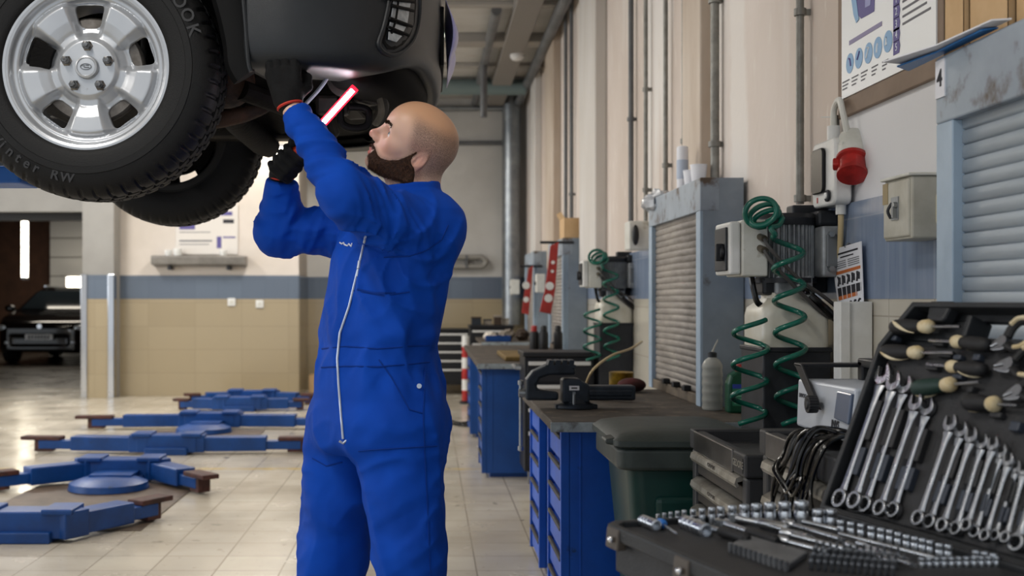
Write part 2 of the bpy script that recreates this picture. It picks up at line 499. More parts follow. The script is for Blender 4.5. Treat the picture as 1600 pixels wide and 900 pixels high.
def plaster_right():
    m = bpy.data.materials.new('plaster_right'); m.use_nodes = True; nt = m.node_tree; N = nt.nodes; L = nt.links
    b = N['Principled BSDF']; b.inputs['Roughness'].default_value = 0.75
    tc = N.new('ShaderNodeTexCoord'); sx = N.new('ShaderNodeSeparateXYZ'); L.new(tc.outputs['Object'], sx.inputs['Vector'])
    def noise(sc, det=5, stretch=None):
        n = N.new('ShaderNodeTexNoise'); n.inputs['Scale'].default_value = sc; n.inputs['Detail'].default_value = det
        if stretch:
            mp = N.new('ShaderNodeMapping'); mp.inputs['Scale'].default_value = stretch; L.new(tc.outputs['Object'], mp.inputs['Vector']); L.new(mp.outputs[0], n.inputs['Vector'])
        else: L.new(tc.outputs['Object'], n.inputs['Vector'])
        return n.outputs['Fac']
    def math_(op, a, bb):
        x = N.new('ShaderNodeMath'); x.operation = op
        for i, q in enumerate((a, bb)):
            if isinstance(q, (int, float)): x.inputs[i].default_value = q
            else: L.new(q, x.inputs[i])
        return x.outputs[0]
    def rng(o, a, bb, x=0., y=1.):
        r = N.new('ShaderNodeMapRange'); r.inputs['From Min'].default_value = a; r.inputs['From Max'].default_value = bb
        r.inputs['To Min'].default_value = x; r.inputs['To Max'].default_value = y; L.new(o, r.inputs['Value']); return r.outputs['Result']
    def mix(a, col, f):
        x = N.new('ShaderNodeMix'); x.data_type = 'RGBA'
        if isinstance(a, str): x.inputs['A'].default_value = hexc(a)
        else: L.new(a, x.inputs['A'])
        x.inputs['B'].default_value = hexc(col); L.new(f, x.inputs['Factor']); return x.outputs['Result']
    c = mix('d9cec6', 'c9bbb0', rng(noise(1.1, 5, (1, 1, 0.5)), 0.35, 0.65))
    c = mix(c, 'e2ddd8', rng(noise(1.0, 4, (1, 1.6, 0.22)), 0.55, 0.62))          # white filler streaks running down
    c = mix(c, 'ded6cd', math_('MULTIPLY', rng(noise(22, 3, (1, 1, 0.25)), 0.62, 0.7), 0.7))
    wob = math_('MULTIPLY', math_('SUBTRACT', noise(3.0), 0.5), 0.25)
    # white repainted field between the poster and the near shutter cabinet
    fy = rng(math_('ADD', sx.outputs['Y'], wob), 3.72, 3.66)
    fz = rng(math_('ADD', sx.outputs['Z'], wob), 1.96, 1.93)
    c = mix(c, 'e4e4e6', math_('MULTIPLY', fy, fz))
    # broad white column of filler beside the conduit
    f1 = rng(math_('ADD', sx.outputs['Y'], wob), 4.80, 4.86); f2 = rng(math_('ADD', sx.outputs['Y'], wob), 5.10, 5.05)
    c = mix(c, 'e0dad4', math_('MULTIPLY', math_('MULTIPLY', f1, f2), 0.9))
    L.new(c, b.inputs['Base Color'])
    bp = N.new('ShaderNodeBump'); bp.inputs['Strength'].default_value = 0.15; bp.inputs['Distance'].default_value = 0.01; L.new(noise(18), bp.inputs['Height']); L.new(bp.outputs['Normal'], b.inputs['Normal'])
    return m

M_floor = tile_floor()
M_darkfloor = mat('garage_floor', '4a4640', 0.22, col2='37332e', scale=1.2, rvar=0.15)
M_far = mat('far_plaster', 'c6c4c0', 0.7, col2='b3b1ad', scale=0.9, col3='d6d4d0', scale3=0.7)
M_part = mat('partition_plaster', 'd8cfc6', 0.7, col2='cbc2b8', scale=1.4)
M_grey = mat('grey_plaster', '989692', 0.7, col2='8c8a86', scale=1.5)
M_ceil = mat('ceiling_concrete', 'c2c1be', 0.85, col2='b2b0ac', scale=1.4, col3='b59f95', scale3=0.8)
M_right = plaster_right()
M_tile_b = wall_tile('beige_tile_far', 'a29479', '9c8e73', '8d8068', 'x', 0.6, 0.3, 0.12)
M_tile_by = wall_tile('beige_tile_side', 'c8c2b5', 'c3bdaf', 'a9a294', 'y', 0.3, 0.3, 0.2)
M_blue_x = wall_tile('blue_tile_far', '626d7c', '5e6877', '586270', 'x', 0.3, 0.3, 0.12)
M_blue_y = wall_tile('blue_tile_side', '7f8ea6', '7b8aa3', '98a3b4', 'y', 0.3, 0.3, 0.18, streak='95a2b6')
M_chrome = mat('chrome', 'd8dade', 0.12, 1.0)
M_darkpipe = mat('dark_pipe', '6b6c6e', 0.5, col2='55575a', scale=3)
M_conduit = mat('conduit', '8d8c86', 0.45, 0.35, col2='6f6d68', scale=12)
M_galv = mat('galvanised', '9fa3a6', 0.35, 0.85, col2='83888c', scale=6)
M_brownwall = mat('garage_wall', '54392a', 0.8, col2='422c20', scale=3)
M_beam = mat('steel_beam', '1d1b1a', 0.6)
M_lamp = mat('lamp_glow', 'ffffff', 0.5, emit='fff3dc', estr=13.0)
M_lampf = mat('lamp_body', 'dcdcdc', 0.5)
M_lampc = mat('lamp_glow_ceiling', 'ffffff', 0.5, emit='fff6ea', estr=3.0)
M_glass_pane = mat('window_pane', 'e8f0f5', 0.05, trans=1.0, ior=1.1)

XW = 1.33; YF = 15.8; ZC = 4.0
# ------------------------------------------------------------------ shell
struct('floor', MB().b2(-9.0, XW + 0.2, -1.2, 16.2, -0.1, 0), M_floor, smooth=0)
struct('floor_garage', MB().b2(-13.0, XW + 0.2, 16.2, 27.2, -0.1, 0.0), M_darkfloor, smooth=0)
struct('ceiling', MB().b2(-9.2, XW + 0.2, -1.2, YF + 0.2, ZC, ZC + 0.12), M_ceil, smooth=0)
struct('wall_right', MB().b2(XW, XW + 0.2, -1.2, YF + 0.2, 0, ZC), M_right, smooth=0)
struct('wall_far', MB().b2(-3.0, XW, YF, YF + 0.2, 0, ZC), M_far, smooth=0)
# partition in front of the far wall, with the door opening to the garage on its left
YB = 14.8
struct('wall_partition', MB().b2(-4.05, -1.67, YB, YF + 0.2, 0, ZC), M_part, smooth=0)
struct('wall_column', MB().b2(-4.36, -3.965, 14.5, 15.1, 0, ZC), M_grey, smooth=0)
struct('wall_lintel', MB().b2(-9.0, -4.36, 14.8, 15.1, 2.37, ZC), M_grey, smooth=0)
struct('wall_left', MB().b2(-9.2, -9.0, -1.2, 3.0, 0, ZC).b2(-9.2, -9.0, 13.6, 15.1, 0, ZC).b2(-9.2, -9.0, 3.0, 13.6, 0, 1.1).b2(-9.2, -9.0, 3.0, 13.6, 3.6, ZC)
       .b2(-9.2, -9.0, 6.3, 6.8, 1.1, 3.6).b2(-9.2, -9.0, 10.1, 10.6, 1.1, 3.6), M_part, smooth=0)
for i, y in enumerate((3.0, 6.8, 10.6)):
    fr = MB()
    y1 = y + 3.0 if i == 2 else y + 3.3
    for a in (y + 0.03, (y + y1) / 2, y1 - 0.03): fr.b2(-9.14, -9.06, a - 0.03, a + 0.03, 1.1, 3.6)
    for z in (1.13, 2.6, 3.57): fr.b2(-9.14, -9.06, y, y1, z - 0.03, z + 0.03)
    struct('window_%d' % (i + 1), fr, M_lampf, smooth=0)
# garage behind the opening
struct('wall_garage', MB().b2(-13.0, -3.0, 27.0, 27.2, 0, ZC).b2(-13.2, -13.0, 15.1, 27.2, 0, ZC).b2(-3.2, -3.0, YF + 0.2, 27.0, 0, ZC), M_brownwall, smooth=0)
struct('ceiling_garage', MB().b2(-13.2, -3.0, YF - 0.7, 27.2, 3.6, 3.7), M_brownwall, smooth=0)
struct('trim_beam', MB().b2(-9.0, -4.36, 14.95, 15.15, 2.27, 2.37), M_beam, smooth=0)
# sectional garage door standing on the back wall of the garage
gd = MB()
for k in range(7): gd.b2(-8.75, -5.2, 26.6, 26.66, 0.02 + 0.44 * k, 0.02 + 0.44 * k + 0.425)
gdo = struct('door_1', gd, mat('door_white', 'c9c9c6', 0.5), bevel=0.012, smooth=0)
# tiled dado and blue band
struct('trim_1', MB().b2(-1.67, XW, YF - 0.012, YF, 0, CAMH), M_tile_b, smooth=0)
struct('trim_2', MB().b2(-1.67, XW, YF - 0.014, YF, CAMH, 1.55), M_blue_x, smooth=0)
struct('trim_3', MB().b2(-3.965, -1.665, YB - 0.012, YB, 0, CAMH).b2(-1.67, -1.658, YB - 0.012, YF, 0, CAMH), M_tile_b, smooth=0)
struct('trim_4', MB().b2(-3.965, -1.663, YB - 0.014, YB, CAMH, 1.55).b2(-1.67, -1.656, YB - 0.014, YF, CAMH, 1.55), M_blue_x, smooth=0)
struct('trim_5', MB().b2(-4.365, -3.96, 14.488, 14.5, 0, CAMH), M_tile_b, smooth=0)
struct('trim_6', MB().b2(-4.365, -3.96, 14.486, 14.5, CAMH, 1.55), M_blue_x, smooth=0)
for nm, x0, x1 in (('trim_7', -4.375, -4.295), ('trim_8', -4.035, -3.955)):
    struct(nm, MB().b2(x0, x1, 14.47, 14.49, 0.0, 1.56).b2(x0 if nm == 'trim_7' else x1 - 0.012, x0 + 0.012 if nm == 'trim_7' else x1, 14.47, 14.6, 0, 1.56), M_chrome, smooth=0, bevel=0.006)
struct('trim_9', MB().b2(XW - 0.012, XW, -1.0, YF, 0, CAMH), M_tile_by, smooth=0)
struct('trim_10', MB().b2(XW - 0.014, XW, -1.0, YF, CAMH, 1.55), M_blue_y, smooth=0)
# pilasters on the right wall
M_pil1 = mat('pilaster_brown', 'b09e8c', 0.5, col2='c9bcae', scale=3, stretch=(1, 1, 0.3))
M_pil2 = mat('pilaster_white', 'd6d3d0', 0.7, col2='c9c4be', scale=2, stretch=(1, 1, 0.3))
struct('trim_11', MB().b2(XW - 0.06, XW, 5.40, 5.78, 1.55, ZC), M_pil1, smooth=0, bevel=0.01)
struct('trim_12', MB().b2(XW - 0.09, XW, 8.6, 9.5, 1.55, ZC), M_pil2, smooth=0, bevel=0.01)
struct('trim_13', MB().b2(XW - 0.08, XW, 11.6, 12.4, 1.55, ZC), M_pil1, smooth=0, bevel=0.01)
struct('trim_14', MB().b2(XW - 0.08, XW, 13.6, 14.2, 1.55, ZC), M_pil2, smooth=0, bevel=0.01)
# ceiling beam and ducts seen far back
struct('trim_15', MB().b2(0.78, 1.02, 9.0, YF, ZC - 0.12, ZC), mat('beam_grey', '85817d', 0.8), smooth=0, bevel=0.01)
struct('trim_16', MB().b2(-6, XW, 11.9, 12.15, ZC - 0.10, ZC), mat('beam_grey2', '97938e', 0.8), smooth=0, bevel=0.01)
for i, y in enumerate((10.6, 13.4)):
    struct('trim_%d' % (17 + i), MB().b2(-6, XW, y, y + 0.12, ZC - 0.05, ZC), mat('beam_grey3', 'a19d98', 0.8), smooth=0, bevel=0.01)

# ------------------------------------------------------------------ pipes and conduits: one thing each
def pipe_thing(name, path, r, m, label, cat, clips=(), group=None, n=12, clipm=None, axis='z'):
    t = thing(name, label, cat, path[0], group=group)
    link('pipe', MB().tube(path, r, n), m, t)
    for c in clips:
        mb = MB()
        if axis == 'z': mb.cyl(V(*c) - V(0, 0, 0.012), V(*c) + V(0, 0, 0.012), r * 1.5, 12).b2(c[0], XW, c[1] - 0.008, c[1] + 0.008, c[2] - 0.01, c[2] + 0.01)
        else: mb.cyl(V(*c) - V(0.012, 0, 0), V(*c) + V(0.012, 0, 0), r * 1.5, 12)
        link('clip', mb, clipm or m, t)
    return t
xp = XW - 0.035
def conduit(px, ztop, zbot, r, label, clips, m=M_conduit):
    clips = [c for c in clips if c > zbot]
    y = FPX * (XW - 0.035) / (px - VPX)
    return pipe_thing('conduit', [(xp, y, zbot), (xp, y, ztop)], r, m, label, 'pipe', [(xp, y, z) for z in clips])
conduit(1250, ZC, 1.58, 0.014, 'large grey steel conduit running down the wall to the motor with the green air hose', (1.60, 2.25))
conduit(1117, ZC, 1.76, 0.020, 'dark steel conduit on the edge of the brown pilaster above the shutter cabinet', (1.95, 2.6))
conduit(1069, ZC, 1.76, 0.013, 'thin conduit going down behind the white roll of paper on the shutter cabinet', (2.05,))
conduit(1040, ZC, 1.60, 0.013, 'thin conduit just left of the white roll of paper on the shutter cabinet', (1.98,))
conduit(1009, ZC, 1.60, 0.013, 'thin grey conduit above the plastic bag on the shutter cabinet corner', (1.9, 2.5))
conduit(986, ZC, 1.60, 0.017, 'dark conduit with a black coupling, next to the white pilaster', (2.4,), M_darkpipe)
for px, zt, lb in ((917, 2.55, 'short stub of beige pipe ending part way up the wall, right of its twin'), (911, 2.55, 'short stub of beige pipe ending part way up the wall, left of its twin')):
    conduit(px, zt, 1.56, 0.02, lb, (), M_pil1)
conduit(893, ZC, 1.77, 0.018, 'grey pipe on the wall above the cardboard box, nearer of the far pair', (2.2,), M_darkpipe)
conduit(884, ZC, 1.56, 0.018, 'grey pipe on the wall above the cardboard box, farther of the far pair', (), M_darkpipe)
conduit(862, ZC, 1.77, 0.03, 'farthest grey pipe on the right wall near the back corner', (), M_darkpipe)
pipe_thing('duct_pipe', [(1.12, YF - 0.16, 0.9), (1.12, YF - 0.16, 3.85), (1.12, YF - 0.16, ZC)], 0.125, M_galv, 'fat galvanised vertical duct in the far right corner', 'duct', n=20)
pipe_thing('wall_pipe', [(-1.5, YF - 0.05, 3.38), (1.0, YF - 0.05, 3.38)], 0.03, M_darkpipe, 'horizontal dark pipe high on the far wall behind the man', 'pipe')
pipe_thing('wall_pipe', [(-1.5, YF - 0.08, 3.85), (1.25, YF - 0.08, 3.85)], 0.04, M_galv, 'pale horizontal pipe just below the ceiling on the far wall', 'pipe')
pipe_thing('ceiling_pipe', [(-2.0, 14.3, 3.88), (1.2, 14.3, 3.88)], 0.10, mat('teal_pipe', '6f7f80', 0.6), 'thick greenish pipe crossing under the ceiling at the back', 'pipe')
pipe_thing('ceiling_rail', [(0.63, 10.7, 3.93), (0.63, 15.7, 3.93)], 0.05, M_darkpipe, 'dark rail running along the ceiling towards the far wall', 'rail')
pipe_thing('hanging_rod', [(0.62, 13.0, 3.3), (0.62, 13.0, 3.93)], 0.04, M_darkpipe, 'dark rod hanging down from the ceiling rail', 'rod')
pipe_thing('ceiling_pipe', [(XW - 0.12, 8.5, 3.9), (XW - 0.12, 15.6, 3.9)], 0.055, M_darkpipe, 'grey pipe along the corner of ceiling and right wall', 'pipe')
sm = thing('smoke_detector', 'small white round detector on the ceiling beam at the back', 'detector', (0.95, 12.4, ZC - 0.12))
link('housing', MB().lathe([(0.075, 0.0), (0.075, -0.03), (0.05, -0.06), (0.01, -0.07)], (0.95, 12.4, ZC - 0.12), n=20), M_lampf, sm)
# heating pipe loop, far wall
hp_ = pipe_thing('heating_pipe', bez([(0.0, YF - 0.1, 1.69), (0.6, YF - 0.1, 1.69), (0.72, YF - 0.1, 1.69), (0.78, YF - 0.1, 1.75), (0.72, YF - 0.1, 1.82), (0.6, YF - 0.1, 1.82), (0.0, YF - 0.1, 1.82)], 5), 0.035, mat('heater_paint', '8b8882', 0.5), 'looped grey heating pipe low on the far wall right of the man', 'pipe')

for x_ in (0.1, 0.5): link('wall_bracket', MB().b2(x_, x_ + 0.03, YF - 0.14, YF + 0.01, 1.66, 1.85), M_darkpipe, hp_, smooth=0)

# ------------------------------------------------------------------ lamps
def tube_lamp(name, label, c, length, axis, m=M_lamp, rot=None):
    t = thing(name, label, 'lamp', c)
    d = {'x': V(1, 0, 0), 'y': V(0, 1, 0), 'z': V(0, 0, 1)}[axis]; c = V(*c)
    link('tube', MB().cyl(c - d * length / 2, c + d * length / 2, 0.05, 12), m, t)
    mb = MB()
    off = V(0, 0, 0.07) if axis != 'z' else V(0, 0.07, 0)
    s = [0.12, 0.12, 0.05] if axis != 'z' else [0.12, 0.05, 0.12]
    s['xyz'.index(axis)] = length + 0.1
    mb.box(c + off, s)
    for e in (-1, 1):
        q = c + d * e * (length / 2 + 0.02); s2 = [0.1, 0.1, 0.1]; s2['xyz'.index(axis)] = 0.04; mb.box(q, s2)
    link('housing', mb, M_lampf, t, smooth=0, bevel=0.006)
    return t
tube_lamp('tube_lamp', 'lit vertical tube lamp in the garage behind the black car', P(38, 385, 21.0), 1.12, 'z')
tl_ = tube_lamp('tube_lamp', 'lit horizontal tube lamp high on the partition behind the lifted far wheel', (-2.2, YB - 0.12, 3.13), 1.4, 'x')
for x_ in (-2.7, -1.72): link('wall_bracket', MB().b2(x_, x_ + 0.04, YB - 0.14, YB + 0.01, 3.19, 3.23), M_lampf, tl_, smooth=0)
wb = thing('lit_window', 'small bright lit panel beside the black car roof', 'window', P(118, 440, 26.2))
link('pane', MB().b2(P(104, 440, 26.2).x, P(150, 440, 26.2).x, 26.22, 26.26, 1.53, 1.74), M_lamp, wb, smooth=0)
link('frame', MB().b2(P(102, 440, 26.2).x, P(152, 440, 26.2).x, 26.26, 26.6, 1.51, 1.76), M_lampf, wb, smooth=0)
k = 0
for x in (-4.6, -1.6):
    for y in (1.2, 5.0, 8.8, 12.6):
        tube_lamp('ceiling_lamp', 'ceiling tube lamp over the workshop bays', (x, y, 3.72), 1.5, 'y', M_lampc).__setitem__('group', 'ceiling tube lamps')
        area('lamp_light', (x, y, 3.62), (0, 0, 0), 0.25, 1.5, 38 if y < 10 else 66, (1.0, 0.96, 0.90))
# daylight through the left windows
for y in (4.65, 8.45, 12.1):
    area('daylight', (-8.95, y, 2.35), (0, -PI / 2, 0), 2.4, 3.1, 62, (0.90, 0.95, 1.0))
area('garage_light', (-7.5, 23.5, 3.4), (0, 0, 0), 2, 2, 75, (1.0, 0.9, 0.75))
# ================================================================== the mechanic
def pa(u, v, d): return np.array(P(u, v, d), dtype=np.float64)
M_cov = mat('coverall_blue', '064bbc', 0.75, col2='0541a8', scale=5, bump=0.25, bscale=900, spec=0.2)
M_seam = mat('coverall_seam', '08368c', 0.8, spec=0.2)
M_zip = mat('zip_metal', 'b9c4d6', 0.35, 0.6)
M_glove = mat('glove_black', '08080a', 0.75, col2='101113', scale=60, bump=0.4, bscale=500, spec=0.3)
M_cuffred = mat('glove_hem_red', 'c23526', 0.7)
M_white_thread = mat('white_thread', 'd8dde8', 0.7)

FW = np.array([-0.82, -0.57, 0.0]); LW = np.array([0.57, -0.82, 0.0])
TOR = [  # photo row, column of the centre, distance, half width, half depth
    (300, 648, 3.13, 0.085, 0.075), (318, 640, 3.13, 0.135, 0.088), (332, 632, 3.14, 0.178, 0.105), (350, 624, 3.15, 0.200, 0.120), (390, 614, 3.16, 0.196, 0.132), (430, 607, 3.16, 0.188, 0.136),
    (480, 598, 3.16, 0.176, 0.136), (515, 592, 3.16, 0.172, 0.138), (545, 590, 3.16, 0.164, 0.134), (600, 590, 3.16, 0.178, 0.148), (650, 590, 3.16, 0.188, 0.156), (700, 588, 3.16, 0.180, 0.150)]
tz = np.array([CAMH - (r[0] - VPY) / 570 for r in TOR])[::-1]
tx = np.array([(r[1] - VPX) / 570 for r in TOR])[::-1]
ty = np.array([r[2] for r in TOR])[::-1]
ta = np.array([r[3] for r in TOR])[::-1]; tb = np.array([r[4] for r in TOR])[::-1]

def torso(X, Y, Z, off=0.0):
    cx, cy, a, b = (np.interp(Z, tz, q).astype(F32) for q in (tx, ty, ta, tb))
    a = a + off; b = b + off
    dx = X - cx; dy = Y - cy
    l = dx * F32(LW[0]) + dy * F32(LW[1]); f = dx * F32(FW[0]) + dy * F32(FW[1])
    q = (np.abs(l / a) ** 2.35 + np.abs(f / b) ** 2.35 + 1e-9) ** (1 / 2.35)
    d = (q - 1) * np.minimum(a, b)
    top, bot = tz[-1], tz[0]
    return smax(smax(d, Z - F32(top), 0.03), F32(bot) - Z, 0.06)

NSH, NEL, NWR = pa(660, 370, 3.05), pa(538, 301, 2.87), pa(461, 178, 2.94)
FSH, FEL, FWR = pa(556, 358, 3.33), pa(434, 361, 3.31), pa(440, 284, 3.26)
NHIP, NKN, NAN = pa(622, 655, 3.08), pa(638, 860, 3.04), pa(668, 1130, 3.04)
FHIP, FKN, FAN = pa(546, 655, 3.25), pa(519, 860, 3.29), pa(497, 1080, 3.30)

def ruck(X, Y, Z, seed, n=6, kmin=14, kmax=38):
    rs = np.random.RandomState(seed); out = np.zeros_like(X)
    for i in range(n):
        k = rs.uniform(kmin, kmax); v = rs.normal(size=3); v[2] *= 1.4; v /= np.linalg.norm(v); w = rs.normal(size=3); w /= np.linalg.norm(w); ph = rs.uniform(0, 6.28, 2)
        arg = (X * v[0] + Y * v[1] + Z * v[2]) * k + ph[0] + 1.3 * np.sin((X * w[0] + Y * w[1] + Z * w[2]) * k * 0.45 + ph[1])
        s = 1 - np.abs(np.sin(arg * 0.5)); out += (s * s) / n
    return out.astype(F32)

def limb_fold(X, Y, Z, a, b, freq, amp, tilt, seed):
    """creases wrapping obliquely round a limb"""
    a = np.array(a); b = np.array(b); ax = b - a; L = np.linalg.norm(ax); ax /= L
    e1 = np.cross(ax, [0, 1, 0.2]); e1 /= np.linalg.norm(e1); e2 = np.cross(ax, e1)
    t = (X - a[0]) * ax[0] + (Y - a[1]) * ax[1] + (Z - a[2]) * ax[2]
    p = (X - a[0]) * e1[0] + (Y - a[1]) * e1[1] + (Z - a[2]) * e1[2]
    q = (X - a[0]) * e2[0] + (Y - a[1]) * e2[1] + (Z - a[2]) * e2[2]
    tt = (t + tilt * p + 0.5 * tilt * q) * freq
    n1 = perlin(tt, p * 5.0, q * 5.0, seed); n2 = perlin(tt * 1.9 + n1, p * 8, q * 8, seed + 3)
    win = np.clip(np.minimum(t + 0.03, L + 0.03 - t) / 0.06, 0, 1)
    return (amp * (ridge(n1, 2.0, 1.3) * 0.75 + ridge(n2, 2.2, 1.4) * 0.35 - 0.3) * win).astype(F32)

def g3(X, Y, Z, c, r):
    return np.exp(-((X - c[0]) ** 2 + (Y - c[1]) ** 2 + (Z - c[2]) ** 2) / (r * r)).astype(F32)

def cov_sdf(X, Y, Z, fine=True):
    d = torso(X, Y, Z)
    sh = s_ell(X, Y, Z, pa(678, 358, 3.08), (0.086, 0.092, 0.084))
    d = smin(d, sh, 0.035)
    # legs
    nl = smin(s_cap(X, Y, Z, NHIP, NKN, 0.118, 0.083), s_cap(X, Y, Z, NKN, NAN, 0.081, 0.082), 0.03)
    fl = smin(s_cap(X, Y, Z, FHIP, FKN, 0.112, 0.090), s_cap(X, Y, Z, FKN, FAN, 0.088, 0.085), 0.03)
    # seat
    d = smin(d, s_ell(X, Y, Z, pa(650, 640, 3.20), (0.075, 0.11, 0.13)), 0.06)
    legs = smin(nl, fl, 0.018)
    d = smin(d, legs, 0.045)
    # arms
    na = smin(s_cap(X, Y, Z, NSH, NEL, 0.080, 0.056), s_cap(X, Y, Z, NEL, NWR, 0.056, 0.036), 0.03)
    na = smin(na, s_sph(X, Y, Z, pa(536, 313, 2.88), 0.046), 0.03)
    fa = smin(s_cap(X, Y, Z, FSH, FEL, 0.074, 0.058), s_cap(X, Y, Z, FEL, FWR, 0.060, 0.045), 0.03)
    if fine:
        na = na - limb_fold(X, Y, Z, NSH, NEL, 14, 0.022, 0.6, 1) - limb_fold(X, Y, Z, NEL, NWR, 15, 0.016, -0.4, 2)
        fa = fa - limb_fold(X, Y, Z, FSH, FEL, 17, 0.014, -0.4, 3) - limb_fold(X, Y, Z, FEL, FWR, 17, 0.013, 0.4, 5)
        # cuffs
        na = na - 0.004 * g3(X, Y, Z, NWR, 0.03); fa = fa - 0.004 * g3(X, Y, Z, FWR, 0.035)
    d = smin(d, na, 0.018); d = smin(d, fa, 0.022)
    if fine:
        z = Z
        wb = 1.0 / (1 + np.exp(-(z - 1.068) / 0.003)) * 1.0 / (1 + np.exp((z - 1.119) / 0.003))
        tor = np.clip(1 - np.abs(X + 0.14) / 0.33, 0, 1) * 1.0
        d = d - 0.004 * wb * tor
        above = np.exp(-((z - 1.150) / 0.030) ** 2) * (0.5 + 0.5 * np.sin(X * 41 + Y * 33 + 0.7))
        d = d - 0.012 * above.astype(F32)
        d = d - 0.007 * np.exp(-((z - 1.03) / 0.05) ** 2).astype(F32) * (0.5 + 0.5 * np.sin(X * 70 + Y * 55))
        body = np.clip((z - 0.98) / 0.08, 0, 1) * np.clip((1.47 - z) / 0.05, 0, 1)
        n1 = perlin(X * 9 + Z * 3, Y * 9, Z * 4.2, 4); n2 = perlin(X * 17 - Z * 9, Y * 17, Z * 9, 6)
        d = d - (0.013 * ridge(n1, 1.8, 1.2) + 0.003 * ridge(n2, 2.2, 1.5) - 0.004) * body
        leg = np.clip((0.98 - z) / 0.06, 0, 1)
        n1 = perlin(X * 7 + Z * 2.2, Y * 7, Z * 2.6, 7); n2 = perlin(X * 9 - Z * 9, Y * 9, Z * 11, 9); n3 = perlin(X * 22, Y * 22, Z * 16, 12)
        d = d - (0.018 * ridge(n1, 1.7, 1.2) + 0.005 * ridge(n2, 2.0, 1.4) + 0.001 * ridge(n3) - 0.006) * leg
        # folds dragged from the armpit across the chest and the back of the shoulder
        c = pa(610, 385, 3.0); r2 = np.sqrt((X - c[0]) ** 2 + (Y - c[1]) ** 2 + (Z - c[2]) ** 2)
        ang = np.arctan2(Z - c[2], X - c[0])
        d = d - (0.009 * (1 - np.abs(np.sin(ang * 4.5 + 2 * np.sin(r2 * 20)))) ** 2 * np.exp(-((r2 - 0.12) / 0.09) ** 2)).astype(F32)
    # cut cuffs, hems and neck
    for w, e in ((NWR, NEL), (FWR, FEL)):
        ax = (w - e) / np.linalg.norm(w - e)
        pl = (X - w[0]) * ax[0] + (Y - w[1]) * ax[1] + (Z - w[2]) * ax[2] - 0.006
        near = np.sqrt((X - w[0]) ** 2 + (Y - w[1]) ** 2 + (Z - w[2]) ** 2) - 0.14
        d = smax(d, np.minimum(pl, 0.2 + 0 * near) * (near < 0) + (near >= 0) * -1.0, 0.006)
    d = np.maximum(d, 0.05 - Z)
    # collar: stand-up band round the neck
    cb = pa(645, 305, 3.125); ca = np.array([-0.08, -0.05, 0.98]); ca /= np.linalg.norm(ca)
    h = (X - cb[0]) * ca[0] + (Y - cb[1]) * ca[1] + (Z - cb[2]) * ca[2]
    rr = np.sqrt(np.maximum((X - cb[0]) ** 2 + (Y - cb[1]) ** 2 + (Z - cb[2]) ** 2 - h * h, 0))
    band = np.maximum(np.abs(rr - (0.071 + 0.30 * np.clip(0.0 - h, 0, 0.1))) - 0.006, np.abs(h) - 0.032)
    hole = np.maximum(rr - 0.064, -(h + 0.03))
    d = smax(d, -hole, 0.008)
    d = smin(d, band, 0.012)
    return d

xs = ramps((-0.56, 0.14, 0.0052)); ys = ramps((2.72, 3.48, 0.0060)); zs = ramps((0.03, 0.55, 0.012), (0.55, 1.82, 0.0052))
person = thing('person', 'bald bearded man in blue coverall looking up under the car with a lamp', 'person', (-0.12, 3.16, 0.0))
cov_mb = sdf_mb(cov_sdf, xs, ys, zs, smooth=1)
coverall = link('coverall', cov_mb, M_cov, person, smooth=180, label='royal blue zipped coverall')

def surf(u, v, lift=0.0015, d0=2.6, d1=3.6, fn=None):
    """point on the coverall seen at u, v"""
    fn = fn or (lambda X, Y, Z: cov_sdf(X, Y, Z, True))
    ds = np.linspace(d0, d1, 500)
    pts = np.array([pa(u, v, d) for d in ds])
    out = fn(pts[:, 0], pts[:, 1], pts[:, 2]); i = np.argmax(out < 0)
    if out[i] >= 0: return None
    p = pts[max(i - 1, 0)]; dr = pts[1] - pts[0]; dr /= np.linalg.norm(dr)
    return Vector(p - dr * lift)
def surf_line(pts, n=6, lift=0.0015):
    """photo polyline laid on the cloth"""
    out = []
    for (a, b) in zip(pts[:-1], pts[1:]):
        for k in range(n):
            t = k / n; p = surf(a[0] + (b[0] - a[0]) * t, a[1] + (b[1] - a[1]) * t, lift)
            if p is not None: out.append(p)
    p = surf(*pts[-1], lift)
    if p is not None: out.append(p)
    return out
zl = surf_line([(571, 370), (566, 392), (557, 430), (545, 480), (531, 520), (527, 560), (529, 600), (533, 650), (536, 686)], 5)
link('zip', MB().tube(zl, 0.0032, 6), M_zip, coverall, label='silver zip')
zp = surf(562, 408, 0.004); zq = surf(560, 420, 0.004); z2 = surf(536, 689, 0.004)
link('zip_pull', MB().tube([zp, zq], 0.005, 8).tube([zq, zq + V(-0.003, -0.002, -0.02)], 0.003, 6), M_zip, coverall)
link('zip_stop', MB().tube([z2 - V(0.01, 0, 0), z2 + V(0, 0, -0.006), z2 + V(0.012, 0, 0.004)], 0.0035, 6), M_zip, coverall)
for ln in ([(503, 545), (540, 541), (590, 545), (640, 541), (671, 540)], [(502, 574), (540, 572), (590, 573), (640, 569), (671, 566)],
           [(592, 562), (612, 590), (640, 640), (662, 646)], [(664, 575), (661, 650), (664, 720), (668, 800), (672, 895)],
           [(560, 705), (580, 703), (660, 698), (683, 697)], [(488, 716), (510, 728), (535, 722)], [(552, 454), (600, 462), (640, 456)], [(700, 352), (690, 375), (665, 392), (640, 400), (600, 402)]):
    p = surf_line(ln, 4, 0.0)
    if len(p) > 2: link('stitched_seam', MB().tube(p, 0.0020, 5), M_seam, coverall)
sb = surf(655, 603, 0.003)
link('snap_button', MB().tube([sb, sb + V(0, -0.004, 0)], 0.0065, 14), M_zip, coverall)
